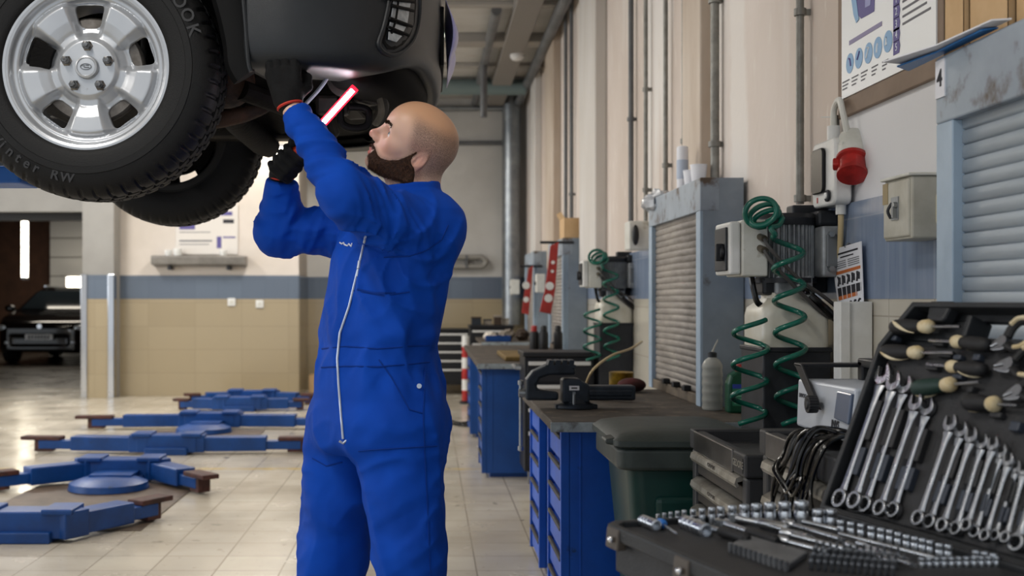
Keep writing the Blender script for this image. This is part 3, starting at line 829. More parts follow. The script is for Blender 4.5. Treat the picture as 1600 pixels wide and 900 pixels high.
# small embroidered scrawl on the breast
em = surf_line([(531, 379), (534, 381), (537, 379), (538, 382), (543, 384), (545, 381), (549, 385), (550, 380)], 2, 0.002)
if len(em) > 1: link('breast_embroidery', MB().tube(em, 0.0022, 5), M_white_thread, coverall, label='white embroidered lettering')
pk = MB()
p = surf_line([(558, 452), (585, 458), (618, 458)], 4, 0.0)
link('pocket_flap', pk.tube(p, 0.003, 5), M_seam, coverall)

# ------------------------------------------------------------------ head, neck and body
HC = pa(645, 222, 3.12)
yaw = math.radians(7)
U = np.array([0.515, 0.0, 0.857]); U /= np.linalg.norm(U)
Fv = np.array([-0.857, 0.0, 0.515]); Fv /= np.linalg.norm(Fv)
Lv = np.cross(U, Fv)
Fv, Lv = Fv * math.cos(yaw) + Lv * math.sin(yaw), Lv * math.cos(yaw) - Fv * math.sin(yaw)
roll = math.radians(15)
Lv, U = Lv * math.cos(roll) - U * math.sin(roll), U * math.cos(roll) + Lv * math.sin(roll)
def hw(f, l, u): return HC + Fv * f + Lv * l + U * u
def head_sdf(X, Y, Z):
    dx, dy, dz = X - F32(HC[0]), Y - F32(HC[1]), Z - F32(HC[2])
    f = dx * F32(Fv[0]) + dy * F32(Fv[1]) + dz * F32(Fv[2])
    l = np.abs(dx * F32(Lv[0]) + dy * F32(Lv[1]) + dz * F32(Lv[2]))
    u = dx * F32(U[0]) + dy * F32(U[1]) + dz * F32(U[2])
    E = lambda c, r: s_ell(f, l, u, c, r)
    C = lambda a, b, ra, rb: s_cap(f, l, u, a, b, ra, rb)
    d = E((-0.012, 0, 0.030), (0.099, 0.078, 0.083))
    d = smin(d, E((-0.045, 0, 0.012), (0.070, 0.068, 0.072)), 0.03)
    d = smin(d, E((0.020, 0, 0.022), (0.062, 0.062, 0.066)), 0.03)          # forehead
    d = smin(d, E((0.026, 0, -0.040), (0.056, 0.056, 0.070)), 0.03)         # face
    d = smin(d, C((-0.018, 0.050, -0.072), (0.062, 0.020, -0.102), 0.017, 0.018), 0.035)   # jaw line
    d = smin(d, E((0.068, 0, -0.103), (0.018, 0.022, 0.016)), 0.018)        # chin
    d = smin(d, E((0.062, 0, -0.072), (0.028, 0.032, 0.026)), 0.015)        # muzzle
    d = smin(d, C((0.069, 0.012, 0.018), (0.055, 0.044, 0.015), 0.0155, 0.0115), 0.012)      # brow
    d = smin(d, C((0.071, 0, 0.015), (0.072, 0, 0.004), 0.010, 0.008), 0.012)
    d = smin(d, E((0.036, 0.049, -0.030), (0.024, 0.016, 0.018)), 0.022)    # cheekbone
    d = smax(d, -E((0.081, 0.031, -0.010), (0.025, 0.018, 0.0145)), 0.011)   # socket
    d = smin(d, C((0.079, 0, 0.004), (0.100, 0, -0.032), 0.0062, 0.0095), 0.012)            # nose
    d = smin(d, s_sph(f, l, u, (0.1035, 0, -0.0375), 0.0100), 0.010)
    d = smin(d, E((0.088, 0.0125, -0.041), (0.014, 0.0075, 0.010)), 0.007)
    d = smax(d, -C((0.094, 0.007, -0.052), (0.092, 0.007, -0.044), 0.004, 0.003), 0.004)
    # lids
    d = smin(d, C((0.0645, 0.020, -0.0005), (0.0600, 0.042, -0.005), 0.0046, 0.0038), 0.005)
    d = smin(d, C((0.0625, 0.020, -0.0218), (0.0575, 0.041, -0.0195), 0.0040, 0.0034), 0.005)
    # lips
    d = smin(d, C((0.0865, 0, -0.0735), (0.074, 0.020, -0.078), 0.0062, 0.003), 0.006)
    d = smin(d, C((0.0840, 0, -0.0870), (0.073, 0.018, -0.081), 0.0070, 0.003), 0.006)
    d = smax(d, -C((0.0935, 0, -0.0800), (0.074, 0.022, -0.0795), 0.0022, 0.0018), 0.003)
    d = smax(d, -E((0.092, 0, -0.096), (0.008, 0.014, 0.004)), 0.008)
    # ears: tilted shells
    ct, st = math.cos(0.32), math.sin(0.32)
    ef, eu = f + 0.036, u + 0.024
    a = ef * ct + eu * st; b = -ef * st + eu * ct
    splay = l - 0.0735 + 0.35 * a
    out = s_ell(a, splay, b, (0, 0, 0.002), (0.0175, 0.0075, 0.031))
    out = smin(out, s_ell(a, splay, b, (0.006, 0, -0.024), (0.0095, 0.006, 0.011)), 0.006)
    conch = s_ell(a, splay, b, (0.003, 0.0075, -0.004), (0.0095, 0.0095, 0.0165))
    rim = s_ell(a, splay, b, (-0.002, 0.0085, 0.007), (0.0130, 0.0065, 0.0175))
    out = smax(out, -conch, 0.003); out = smax(out, -rim, 0.003)
    out = smin(out, s_cap(a, splay, b, (-0.007, 0.002, -0.010), (-0.001, 0.002, 0.013), 0.003, 0.0028), 0.003)
    out = smin(out, s_sph(a, splay, b, (0.0115, 0.0, -0.006), 0.0048), 0.003)
    d = smin(d, out, 0.006)
    return d
def face_neck(X, Y, Z):
    d = head_sdf(X, Y, Z)
    nk = s_cap(X, Y, Z, hw(-0.040, 0, -0.030), pa(649, 320, 3.14), 0.062, 0.066)
    nk2 = s_cap(X, Y, Z, hw(-0.005, 0, -0.075), pa(640, 315, 3.12), 0.046, 0.055)
    d = smin(d, smin(nk, nk2, 0.03), 0.025)
    # sternomastoid, near side
    d = smin(d, s_cap(X, Y, Z, hw(-0.040, 0.058, -0.060), pa(630, 308, 3.05), 0.012, 0.010), 0.02)
    return d
def body_sdf(X, Y, Z):
    d = face_neck(X, Y, Z)
    d = smin(d, torso(X, Y, Z, -0.03), 0.03)
    d = smin(d, s_cap(X, Y, Z, NSH, NEL, 0.05, 0.04), 0.03); d = smin(d, s_cap(X, Y, Z, NEL, NWR, 0.042, 0.027), 0.02)
    nd = (NWR - NEL) / np.linalg.norm(NWR - NEL)
    d = smin(d, s_cap(X, Y, Z, NWR, NWR + nd * 0.05, 0.026, 0.028), 0.01)
    d = smin(d, s_cap(X, Y, Z, FSH, FEL, 0.045, 0.036), 0.03); d = smin(d, s_cap(X, Y, Z, FEL, FWR, 0.038, 0.028), 0.02)
    fd = (FWR - FEL) / np.linalg.norm(FWR - FEL)
    d = smin(d, s_cap(X, Y, Z, FWR, FWR + fd * 0.035, 0.029, 0.03), 0.01)
    for h, k, a in ((NHIP, NKN, NAN), (FHIP, FKN, FAN)):
        d = smin(d, smin(s_cap(X, Y, Z, h, k, 0.085, 0.055), s_cap(X, Y, Z, k, a, 0.055, 0.04), 0.03), 0.03)
        d = smin(d, s_cap(X, Y, Z, a, np.array([a[0] - 0.1, a[1] - 0.06, 0.05]), 0.04, 0.03), 0.02)
    return d
hx0, hx1 = HC[0] - 0.135, HC[0] + 0.13
bx = ramps((-0.44, hx0, 0.007), (hx0, hx1, 0.0023), (hx1, 0.13, 0.007))
by = ramps((2.84, HC[1] - 0.10, 0.009), (HC[1] - 0.10, HC[1] + 0.10, 0.0027), (HC[1] + 0.10, 3.42, 0.009))
bz = ramps((0.01, 1.50, 0.015), (1.50, HC[2] - 0.15, 0.008), (HC[2] - 0.15, HC[2] + 0.135, 0.0023), (HC[2] + 0.135, 1.86, 0.006))
body_mb = sdf_mb(body_sdf, bx, by, bz, smooth=1)

def skin_mat():
    m = bpy.data.materials.new('skin'); m.use_nodes = True; nt = m.node_tree; N = nt.nodes; L = nt.links
    b = N['Principled BSDF']; at = N.new('ShaderNodeAttribute'); at.attribute_name = 'tone'
    tc = N.new('ShaderNodeTexCoord'); n = N.new('ShaderNodeTexNoise'); n.inputs['Scale'].default_value = 620; n.inputs['Detail'].default_value = 3
    L.new(tc.outputs['Object'], n.inputs['Vector'])
    r = N.new('ShaderNodeMapRange'); r.inputs['From Min'].default_value = 0.22; r.inputs['From Max'].default_value = 0.62; L.new(n.outputs['Fac'], r.inputs['Value'])
    mx = N.new('ShaderNodeMix'); mx.data_type = 'RGBA'; mx.inputs['B'].default_value = hexc('54423b')
    L.new(at.outputs['Color'], mx.inputs['A'])
    mu = N.new('ShaderNodeMath'); mu.operation = 'MULTIPLY'; L.new(at.outputs['Alpha'], mu.inputs[0]); L.new(r.outputs[0], mu.inputs[1]); L.new(mu.outputs[0], mx.inputs['Factor'])
    L.new(mx.outputs['Result'], b.inputs['Base Color'])
    b.inputs['Roughness'].default_value = 0.42; b.inputs['Specular IOR Level'].default_value = 0.45
    b.inputs['Subsurface Weight'].default_value = 0.12; b.inputs['Subsurface Radius'].default_value = (0.012, 0.005, 0.003); b.inputs['Subsurface Scale'].default_value = 0.6
    bp = N.new('ShaderNodeBump'); bp.inputs['Strength'].default_value = 0.06; bp.inputs['Distance'].default_value = 0.003; L.new(n.outputs['Fac'], bp.inputs['Height']); L.new(bp.outputs['Normal'], b.inputs['Normal'])
    return m
M_skin = skin_mat()
body = link('body', body_mb, M_skin, person, smooth=180)
def hl(pw):
    q = pw - HC
    return q @ Fv, q @ Lv, q @ U
def sst(a, b, x):
    t = np.clip((x - a) / (b - a), 0, 1); return t * t * (3 - 2 * t)
pw = np.array([tuple(p) for p in body_mb.v])
hf, hlat, hu = hl(pw); al = np.abs(hlat)
skin = np.array(hexc('e6bda6')[:3]); red = np.array(hexc('c87868')[:3]); lip = np.array(hexc('ab6258')[:3]); warm_light = np.array(hexc('cf9a70')[:3])
tone = np.tile(skin, (len(pw), 1))
inhead = (np.abs(hf) < 0.14) & (al < 0.1) & (np.abs(hu) < 0.16)
def blend(col, wgt):
    global tone
    wgt = np.clip(wgt, 0, 1)[:, None] * inhead[:, None]; tone = tone * (1 - wgt) + col * wgt
G = lambda c, r: np.exp(-(((hf - c[0]) ** 2 + (al - c[1]) ** 2 + (hu - c[2]) ** 2) / r ** 2))
blend(red, 0.65 * G((0.108, 0, -0.038), 0.022)); blend(red, 0.45 * G((0.05, 0.045, -0.04), 0.03)); blend(red, 0.5 * sst(0.070, 0.078, al) * G((-0.036, 0.08, -0.024), 0.05))
blend(warm_light, 0.75 * sst(0.02, 0.09, hu))  # warm light on top of the head, painted into the skin colour
blend(lip, sst(0.013, 0.008, np.abs(hu + 0.080)) * sst(0.066, 0.074, hf) * sst(0.026, 0.021, al))
# shaved scalp: a stubble field behind the temple and round the back, the crown left bare
stub = sst(0.022, -0.012, hf - 0.35 * (hu - 0.0)) * sst(0.088, 0.048, hu - 0.10 * np.clip(-hf, 0, 1)) * sst(-0.125, -0.075, hu + 0.5 * np.clip(hf, -0.2, 0)) * (1 - 0.9 * sst(0.080, 0.086, al))
stub = stub * (1 - np.exp(-((hf + 0.036) ** 2 + (hu + 0.024) ** 2) / 0.023 ** 2) * (al > 0.066))
beardf = sst(-0.040, -0.052, hu - 0.55 * (0.05 - hf) * (hf > -0.05) - 0.0 * al) * 0
# ------------------------------------------------------------------ beard, brows, eyes
M_beard = mat('beard_hair', '2b1d16', 0.7, col2='4a3021', scale=160, spec=0.25)
def beard_line(f):
    """upper edge of the beard on the cheek (u as a function of f)"""
    return np.interp(f, [-0.045, -0.022, -0.011, 0.008, 0.032, 0.052, 0.064, 0.080, 0.100], [0.016, 0.006, -0.0195, -0.048, -0.066, -0.074, -0.072, -0.060, -0.056])
def beard_mask(f, l, u):
    l = np.abs(l)
    m = sst(0.006, -0.008, u - beard_line(f)) * sst(-0.010, 0.002, f - np.interp(u, [-0.10, -0.060, -0.035, 0.0], [-0.058, -0.044, -0.026, -0.016])) * sst(-0.124, -0.108, u - 0.42 * np.maximum(0.03 - f, 0))
    m = m * (1 - sst(0.0140, 0.0110, np.abs(u + 0.0800)) * sst(0.034, 0.026, l) * (f > 0.054))   # lips stay free
    m = m * (1 - 0.35 * np.exp(-((l - 0.0) / 0.012) ** 2 - ((u + 0.096) / 0.004) ** 2) * (f > 0.07))
    ear = np.exp(-((f + 0.036) ** 2 + (u + 0.024) ** 2) / 0.020 ** 2)
    return m * (1 - sst(0.30, 0.5, ear))
bsoft = sst(0.012, -0.006, hu - beard_line(hf)) * sst(-0.045, -0.022, hf) * sst(-0.16, -0.13, hu) * (1 - sst(0.30, 0.5, np.exp(-((hf + 0.036) ** 2 + (hu + 0.024) ** 2) / 0.024 ** 2)))
bsoft = bsoft * (1 - sst(0.013, 0.010, np.abs(hu + 0.0800)) * sst(0.030, 0.022, al) * (hf > 0.056))
stub = np.maximum(stub, bsoft)
attr = body.data.color_attributes.new('tone', 'FLOAT_COLOR', 'POINT')
col = np.concatenate([tone, np.clip(stub * inhead, 0, 1)[:, None] * 0.85], 1).astype(np.float32)
attr.data.foreach_set('color', col.ravel())

def beard_sdf(X, Y, Z):
    d = face_neck(X, Y, Z)
    dx, dy, dz = X - HC[0], Y - HC[1], Z - HC[2]
    f = dx * Fv[0] + dy * Fv[1] + dz * Fv[2]; l = dx * Lv[0] + dy * Lv[1] + dz * Lv[2]; u = dx * U[0] + dy * U[1] + dz * U[2]
    m = beard_mask(f, l, u)
    thick = 0.0022 + 0.0080 * sst(-0.065, -0.105, u) + 0.002 * ruck(X, Y, Z, 3, 5, 300, 700)
    return (d - (thick * m - 0.004 * (1 - m))).astype(F32)
hbx = ramps((HC[0] - 0.12, HC[0] + 0.06, 0.0022)); hby = ramps((HC[1] - 0.095, HC[1] + 0.095, 0.0026)); hbz = ramps((HC[2] - 0.15, HC[2] + 0.03, 0.0022))
bmb = sdf_mb(beard_sdf, hbx, hby, hbz)
# keep only the skin of it that lies inside the beard area
bv = np.array([tuple(p) for p in bmb.v]); bf_, bl_, bu_ = hl(bv); keep = beard_mask(bf_, bl_, bu_) > 0.22
newi = -np.ones(len(bv), dtype=int); newi[keep] = np.arange(keep.sum())
bm2 = MB(); bm2.v = [bmb.v[i] for i in np.nonzero(keep)[0]]
bm2.f = [tuple(int(newi[i]) for i in f) for f in bmb.f if all(keep[i] for i in f)]
rs = np.random.RandomState(4)
def strands(mb, faces_v, n, length, width, drift, cen, spread=0.35, msk=None):
    vsn = len(faces_v)
    for i in rs.randint(0, vsn, n):
        p = faces_v[i]
        nr = p - cen; nr = nr / np.linalg.norm(nr)
        dd = nr * 0.55 + drift + rs.normal(size=3) * spread; dd /= np.linalg.norm(dd)
        sd = np.cross(dd, nr); sd /= (np.linalg.norm(sd) + 1e-9)
        L = length * rs.uniform(0.5, 1.1); b = p - nr * 0.001
        s2 = np.cross(dd, sd)
        mb.add([b + sd * width, b - sd * width * 0.5 + s2 * width * 0.8, b - sd * width * 0.5 - s2 * width * 0.8, b + dd * L], [(0, 1, 3), (1, 2, 3), (2, 0, 3)])
strands(bm2, bv[keep], 7000, 0.009, 0.0005, -U * 0.55 + Fv * 0.1, hw(0.01, 0, -0.05))
link('beard', bm2, M_beard, person, smooth=60, label='short dark brown beard')
# brows
def face_pt(l, u):
    ff = np.linspace(0.125, 0.0, 260)
    q = hw(ff[:, None], l, u) if False else HC + Fv * ff[:, None] + Lv * l + U * u
    o = head_sdf(q[:, 0], q[:, 1], q[:, 2]); i = int(np.argmax(o < 0)); return q[i]
for s in (1, -1):
    br = MB()
    pts = []
    for k in range(260):
        t = rs.uniform(0, 1); pts.append(face_pt(s * (0.012 + 0.038 * t), 0.0100 + 0.006 * math.sin(t * 2.4) + rs.normal() * 0.0026))
    strands(br, np.array(pts), 520, 0.008, 0.0006, Lv * s * 0.9 + U * 0.2, hw(0.02, 0, 0.0), 0.25)
    link('eyebrow', br, M_beard, person, smooth=0)
    lash = []
    for t in np.linspace(0, 1, 12): lash.append(Vector(face_pt(s * (0.0195 + 0.023 * t), -0.0058 + 0.0035 * math.sin(PI * t) - 0.003 * t) + Fv * 0.0006))
    link('eyelashes', MB().tube(lash, 0.0019, 5), M_beard, person)
M_eyew = mat('eye_white', 'd8d4d0', 0.15); M_iris = mat('iris', '54707a', 0.1); M_pup = mat('pupil', '08080a', 0.05)
gaze = Fv * 0.93 + U * 0.22 + Lv * 0.12; gaze /= np.linalg.norm(gaze)
for s in (1, -1):
    c = hw(0.0568, s * 0.031, -0.0105); q = Vector(gaze).to_track_quat('Z', 'Y').to_matrix()
    e = link('eye', MB().sphere(c, 0.0122, 20, 14), M_eyew, person, smooth=180)
    link('iris', MB().lathe([(0.0001, 0.0128), (0.003, 0.0126), (0.0058, 0.0112)], c, n=20, R=q, caps=False), M_iris, e, smooth=180)
    link('pupil', MB().lathe([(0.0001, 0.0132), (0.0022, 0.0130), (0.0027, 0.0124)], c, n=16, R=q, caps=False), M_pup, e, smooth=180)

# ------------------------------------------------------------------ lamp in the far hand
LA = pa(447, 256, 3.19); LB = pa(554, 138, 3.13)
la = (LB - LA); LLEN = np.linalg.norm(la); la /= LLEN
lamp = thing('inspection_lamp', 'glowing red-edged stick lamp held in the far black glove', 'lamp', tuple(LA))
def lpt(s): return Vector(LA + la * s)
link('handle', MB().tube([lpt(-0.036), lpt(-0.032), lpt(0.10), lpt(0.105)], [0.014, 0.018, 0.018, 0.014], 16), mat('lamp_grip', 'e2451c', 0.5), lamp, label='orange-red rubber grip')
link('lamp_tube', MB().tube([lpt(0.10), lpt(LLEN - 0.004)], 0.0062, 14), mat('lamp_tube_glow', 'ffffff', 0.3, emit='f4f2ff', estr=32.0), lamp, label='glowing white tube')
side = np.cross(la, [0, 1, 0]); side /= np.linalg.norm(side)
rl = MB()
for s in (1, -1):
    rl.tube([lpt(0.09) + Vector(side) * s * 0.0088, lpt(LLEN) + Vector(side) * s * 0.0088], 0.0032, 8)
rl.tube([lpt(LLEN - 0.005), lpt(LLEN + 0.003)], 0.0115, 14)
link('tube_frame', rl, mat('lamp_frame_red', 'd8323a', 0.4, emit='ff1f38', estr=1.6), lamp, label='translucent red frame round the tube')
# ------------------------------------------------------------------ gloves
def chain(X, Y, Z, pts, rads):
    d = None
    for a, b, r0, r1 in zip(pts[:-1], pts[1:], rads[:-1], rads[1:]):
        q = s_cap(X, Y, Z, a, b, r0, r1); d = q if d is None else smin(d, q, 0.004)
    return d
def unit(v): v = np.array(v, dtype=float); return v / np.linalg.norm(v)
e1 = FWR - LA; e1 = unit(e1 - la * (e1 @ la)); e2 = np.cross(la, e1)
if e2[1] > 0: e2 = -e2      # e2 faces the camera
def glove_far(X, Y, Z):
    fing = None; palm = None
    w = FWR + unit(FWR - FEL) * 0.03
    for i in range(4):
        s = -0.034 + 0.0215 * i
        c = LA + la * (s + 0.006); R = 0.031
        ring = [c + (e1 * math.cos(t) + e2 * math.sin(t)) * (R if k else R + 0.006) for k, t in enumerate(np.radians([20, 75, 130, 190, 240]))]
        k = [1.0, 1.06, 1.0, 0.88][i]
        q = chain(X, Y, Z, ring, [0.0140 * k, 0.0132 * k, 0.0122 * k, 0.0112 * k, 0.0100 * k])
        fing = q if fing is None else smin(fing, q, 0.0035)
        kn = c + e1 * 0.034 + e2 * 0.010
        pm = s_cap(X, Y, Z, w + la * (s - 0.02) * 0.35, kn, 0.023, 0.0155)
        palm = pm if palm is None else smin(palm, pm, 0.012)
    base = w + e2 * -0.012 + la * 0.01
    th = chain(X, Y, Z, [base, LA + la * 0.035 + e1 * 0.038 - e2 * 0.018, LA + la * 0.055 + e1 * 0.004 - e2 * 0.028, LA + la * 0.060 - e1 * 0.022 - e2 * 0.016], [0.020, 0.0155, 0.0135, 0.0105])
    wr = s_cap(X, Y, Z, FWR + unit(FWR - FEL) * 0.02, w, 0.0335, 0.033)
    d = smin(smin(fing, palm, 0.006), smin(th, wr, 0.012), 0.010)
    return d - 0.0012 * ruck(X, Y, Z, 31, 5, 90, 220)
c0 = (LA + FWR) / 2
gm = sdf_mb(glove_far, ramps((c0[0] - 0.10, c0[0] + 0.10, 0.0027)), ramps((c0[1] - 0.10, c0[1] + 0.09, 0.003)), ramps((c0[2] - 0.10, c0[2] + 0.11, 0.0027)))
gl = link('glove', gm, M_glove, person, smooth=180, label='black work glove gripping the lamp')
def ringpath(c, ax, r, n=28, el=1.0):
    ax = Vector(ax).normalized(); a = ax.orthogonal().normalized(); b = ax.cross(a)
    return [Vector(c) + (a * math.cos(2 * PI * k / n) + b * math.sin(2 * PI * k / n) * el) * r for k in range(n)]
link('hem', MB().tube(ringpath(FWR + unit(FWR - FEL) * 0.014, FWR - FEL, 0.0325), 0.0035, 6, closed=True), M_cuffred, gl, label='red glove hem')
# near hand: reaching up behind the bumper, fingers hooked over the steering arm
nd = unit(NWR - NEL)
hd = unit(np.array([-0.18, 0.05, 1.0])); NW2 = NWR + nd * 0.034
cx_ = unit(np.cross(hd, [0, 1, 0])); cn = np.cross(cx_, hd)          # cx_: across the knuckles, cn: palm normal
def glove_near(X, Y, Z):
    palm = None; fing = None
    for i in range(4):
        o = (i - 1.5) * 0.0215
        kn = NW2 + hd * (0.088 - 0.004 * abs(i - 1.2)) + cx_ * o
        pm = s_cap(X, Y, Z, NW2 + hd * 0.01 + cx_ * o * 0.6, kn, 0.0185, 0.0145)
        palm = pm if palm is None else smin(palm, pm, 0.010)
        L = [0.036, 0.042, 0.040, 0.032][i]
        p1 = kn + unit(hd * 0.9 + cn * 0.45) * L; p2 = p1 + unit(hd * 0.25 + cn * 1.0) * L * 0.75; p3 = p2 + unit(-hd * 0.6 + cn * 0.8) * L * 0.6
        q = chain(X, Y, Z, [kn, p1, p2, p3], [0.0125, 0.0115, 0.0105, 0.009])
        fing = q if fing is None else smin(fing, q, 0.003)
    tb0 = NW2 + hd * 0.02 - cx_ * 0.022 + cn * 0.01
    t1 = tb0 + unit(hd * 0.6 - cx_ * 0.8 + cn * 0.5) * 0.042; t2 = t1 + unit(hd * 0.9 - cx_ * 0.1 + cn * 0.6) * 0.032; t3 = t2 + unit(hd * 0.7 + cx_ * 0.4 + cn * 0.6) * 0.024
    th = chain(X, Y, Z, [tb0, t1, t2, t3], [0.018, 0.0145, 0.0125, 0.010])
    d = smin(smin(palm, fing, 0.006), th, 0.010)
    d = smin(d, s_cap(X, Y, Z, NWR + nd * 0.030, NW2 + hd * 0.02, 0.031, 0.03), 0.012)
    return d - 0.0012 * ruck(X, Y, Z, 33, 5, 90, 220)
c1 = NW2 + hd * 0.07
gm = sdf_mb(glove_near, ramps((c1[0] - 0.10, c1[0] + 0.10, 0.0028)), ramps((c1[1] - 0.12, c1[1] + 0.12, 0.003)), ramps((c1[2] - 0.11, c1[2] + 0.12, 0.0028)))
gl2 = link('glove', gm, M_glove, person, smooth=180, label='black work glove reaching up into the wheel arch')
link('hem', MB().tube(ringpath(NWR + nd * 0.026, nd * 0.5 + hd, 0.0315), 0.0038, 6, closed=True), M_cuffred, gl2, label='red glove hem')
# shoes
M_shoe = mat('work_shoe', '1a1817', 0.55)
def shoe(a, ang):
    fwd = np.array([math.cos(ang), math.sin(ang), 0]); rgt = np.array([-math.sin(ang), math.cos(ang), 0])
    h = np.array([a[0], a[1], 0.0])
    def fn(X, Y, Z):
        x = (X - h[0]) * fwd[0] + (Y - h[1]) * fwd[1]; y = (X - h[0]) * rgt[0] + (Y - h[1]) * rgt[1]
        d = s_ell(x, y, Z, (0.09, 0, 0.045), (0.125, 0.052, 0.055))
        d = smin(d, s_ell(x, y, Z, (-0.03, 0, 0.06), (0.065, 0.042, 0.07)), 0.03)
        d = smin(d, s_cap(x, y, Z, (-0.02, 0, 0.06), (-0.02, 0, 0.17), 0.048, 0.05), 0.03)
        sole = s_box(x, y, Z, (0.06, 0, 0.014), (0.15, 0.050, 0.014), 0.012)
        sole = np.maximum(sole, np.sqrt(((x - 0.06) / 0.155) ** 2 + (y / 0.056) ** 2) * 0.05 - 0.05)
        d = smin(d, sole, 0.008)
        return np.maximum(d, 0.002 - Z)
    return sdf_mb(fn, ramps((h[0] - 0.25, h[0] + 0.2, 0.007)), ramps((h[1] - 0.25, h[1] + 0.2, 0.007)), ramps((-0.01, 0.24, 0.006)), 1)
for a, ang in ((NAN, math.radians(205)), (FAN, math.radians(190))):
    link('shoe', shoe(a, ang), M_shoe, person, smooth=60)
# ================================================================== the lifted car
M_bump = mat('bumper_plastic', '1f2328', 0.42, col2='191c20', scale=7, bump=0.12, bscale=700, spec=0.5)
M_body = mat('car_paint', '1d2024', 0.25, coat=0.5)
M_black = mat('black_plastic', '070708', 0.6, spec=0.2)
M_under = mat('underbody_dark', '060505', 0.8, col2='0d0a08', scale=9, bump=0.4, bscale=40, spec=0.2)
M_rust = mat('rusty_arm', '3f2a1c', 0.75, col2='1c140f', scale=14, col3='5a3e28', scale3=9, bump=0.3, bscale=60)
M_steel = mat('dull_steel', '35322e', 0.55, 0.4, col2='221f1c', scale=18)
M_rim = mat('wheel_silver', 'c6c9cd', 0.33, 0.55, col2='b4b7bc', scale=2.5, col3='6d6a66', scale3=26, lo3=0.70, hi3=0.85)
M_tyre = mat('tyre_rubber', '0b0b0c', 0.58, col2='101011', scale=6, bump=0.15, bscale=300, spec=0.35)
M_letter = mat('tyre_lettering', '2b2b2d', 0.5)
M_nut = mat('lug_nut', '8c8b8a', 0.22, 1.0, col2='5d5a57', scale=90)
M_drum = mat('brake_metal', '5a5550', 0.5, 0.7, col2='7c7772', scale=20)
M_fogl = mat('fog_glass', 'cfd3d6', 0.12, spec=0.8, col2='9ea4a8', scale=30)

car = thing('car', 'dark car raised on the lift, front bumper and silver steel wheel overhead', 'car', (-0.9, 3.85, 1.55))

def wheel_disc():
    R = 0.2205
    def fn(X, Y, Z):
        x, y, z = X, Z, Y      # wheel plane x/z, axis y (face towards -y)
        r = np.sqrt(x * x + y * y) + 1e-9
        th = np.arctan2(y, x)
        k = 2 * PI / 5
        t = (th - PI / 2 + k / 2) % k - k / 2      # angle from the middle of a window
        # height of the face (negative = towards the viewer)
        h = np.interp(r, [0, 0.030, 0.070, 0.082, 0.098, 0.130, 0.168, 0.182, 0.190, 0.196, 0.204, 0.212, 0.2205], [0.018, 0.018, 0.020, 0.030, 0.034, 0.022, 0.018, 0.030, 0.036, 0.028, 0.008, 0.002, 0.004]).astype(F32)
        # spokes bulge between the windows, the valley in line with a window is pressed in
        sp = np.clip((np.abs(t) - 0.20) / 0.20, 0, 1); sp = sp * sp * (3 - 2 * sp)
        ringw = np.clip((r - 0.078) / 0.03, 0, 1) * np.clip((0.188 - r) / 0.012, 0, 1)
        h = h + (1 - sp) * ringw * 0.022 - sp * ringw * 0.004
        hr_ = [0, 0.030, 0.070, 0.082, 0.098, 0.130, 0.168, 0.182, 0.190, 0.196, 0.204, 0.212, 0.2205]; hh_ = [0.018, 0.018, 0.020, 0.030, 0.034, 0.022, 0.018, 0.030, 0.036, 0.028, 0.008, 0.002, 0.004]
        sl = (np.interp(r + 0.003, hr_, hh_) - np.interp(r - 0.003, hr_, hh_)) / 0.006
        d = np.abs(z - h) / np.sqrt(1 + sl * sl) - 0.0038
        d = np.where(r > R, np.sqrt((r - R) ** 2 + np.maximum(np.abs(z - 0.004) - 0.003, 0) ** 2), d)
        # windows: rounded trapezoids
        wy = r * np.cos(t); wx = r * np.sin(t)
        half = 0.0345 + (wy - 0.140) * 0.24
        win = smax(np.abs(wx) - half, np.abs(wy - 0.1400) - 0.0300, 0.016)
        lip = np.abs(win) - 0.0035
        d = smin(d, np.maximum(lip, np.abs(z - h - 0.004) - 0.005), 0.004)
        d = smax(d, -(win + 0.001), 0.002)
        d = np.maximum(d, -(r - 0.0285))                                  # centre bore
        # barrel and inner flange
        bar = np.maximum(np.abs(r - 0.186 - 0.03 * np.clip((np.abs(z - 0.1) - 0.075) / 0.025, 0, 1)) - 0.0042, np.abs(z - 0.105) - 0.085)
        d = smin(d, bar, 0.004)
        fl = np.sqrt((r - 0.2185) ** 2 + (z - 0.003) ** 2) - 0.0042
        fl2 = np.sqrt((r - 0.2180) ** 2 + (z - 0.195) ** 2) - 0.0045
        return np.minimum(np.minimum(smin(d, fl, 0.003), fl2), np.maximum(np.abs(r - 0.2045) - 0.015, np.abs(z - 0.193) - 0.003))
    a = ramps((-0.2265, 0.2265, 0.0023))
    return sdf_mb(fn, a, ramps((-0.012, 0.205, 0.0022)), a, smooth=1)

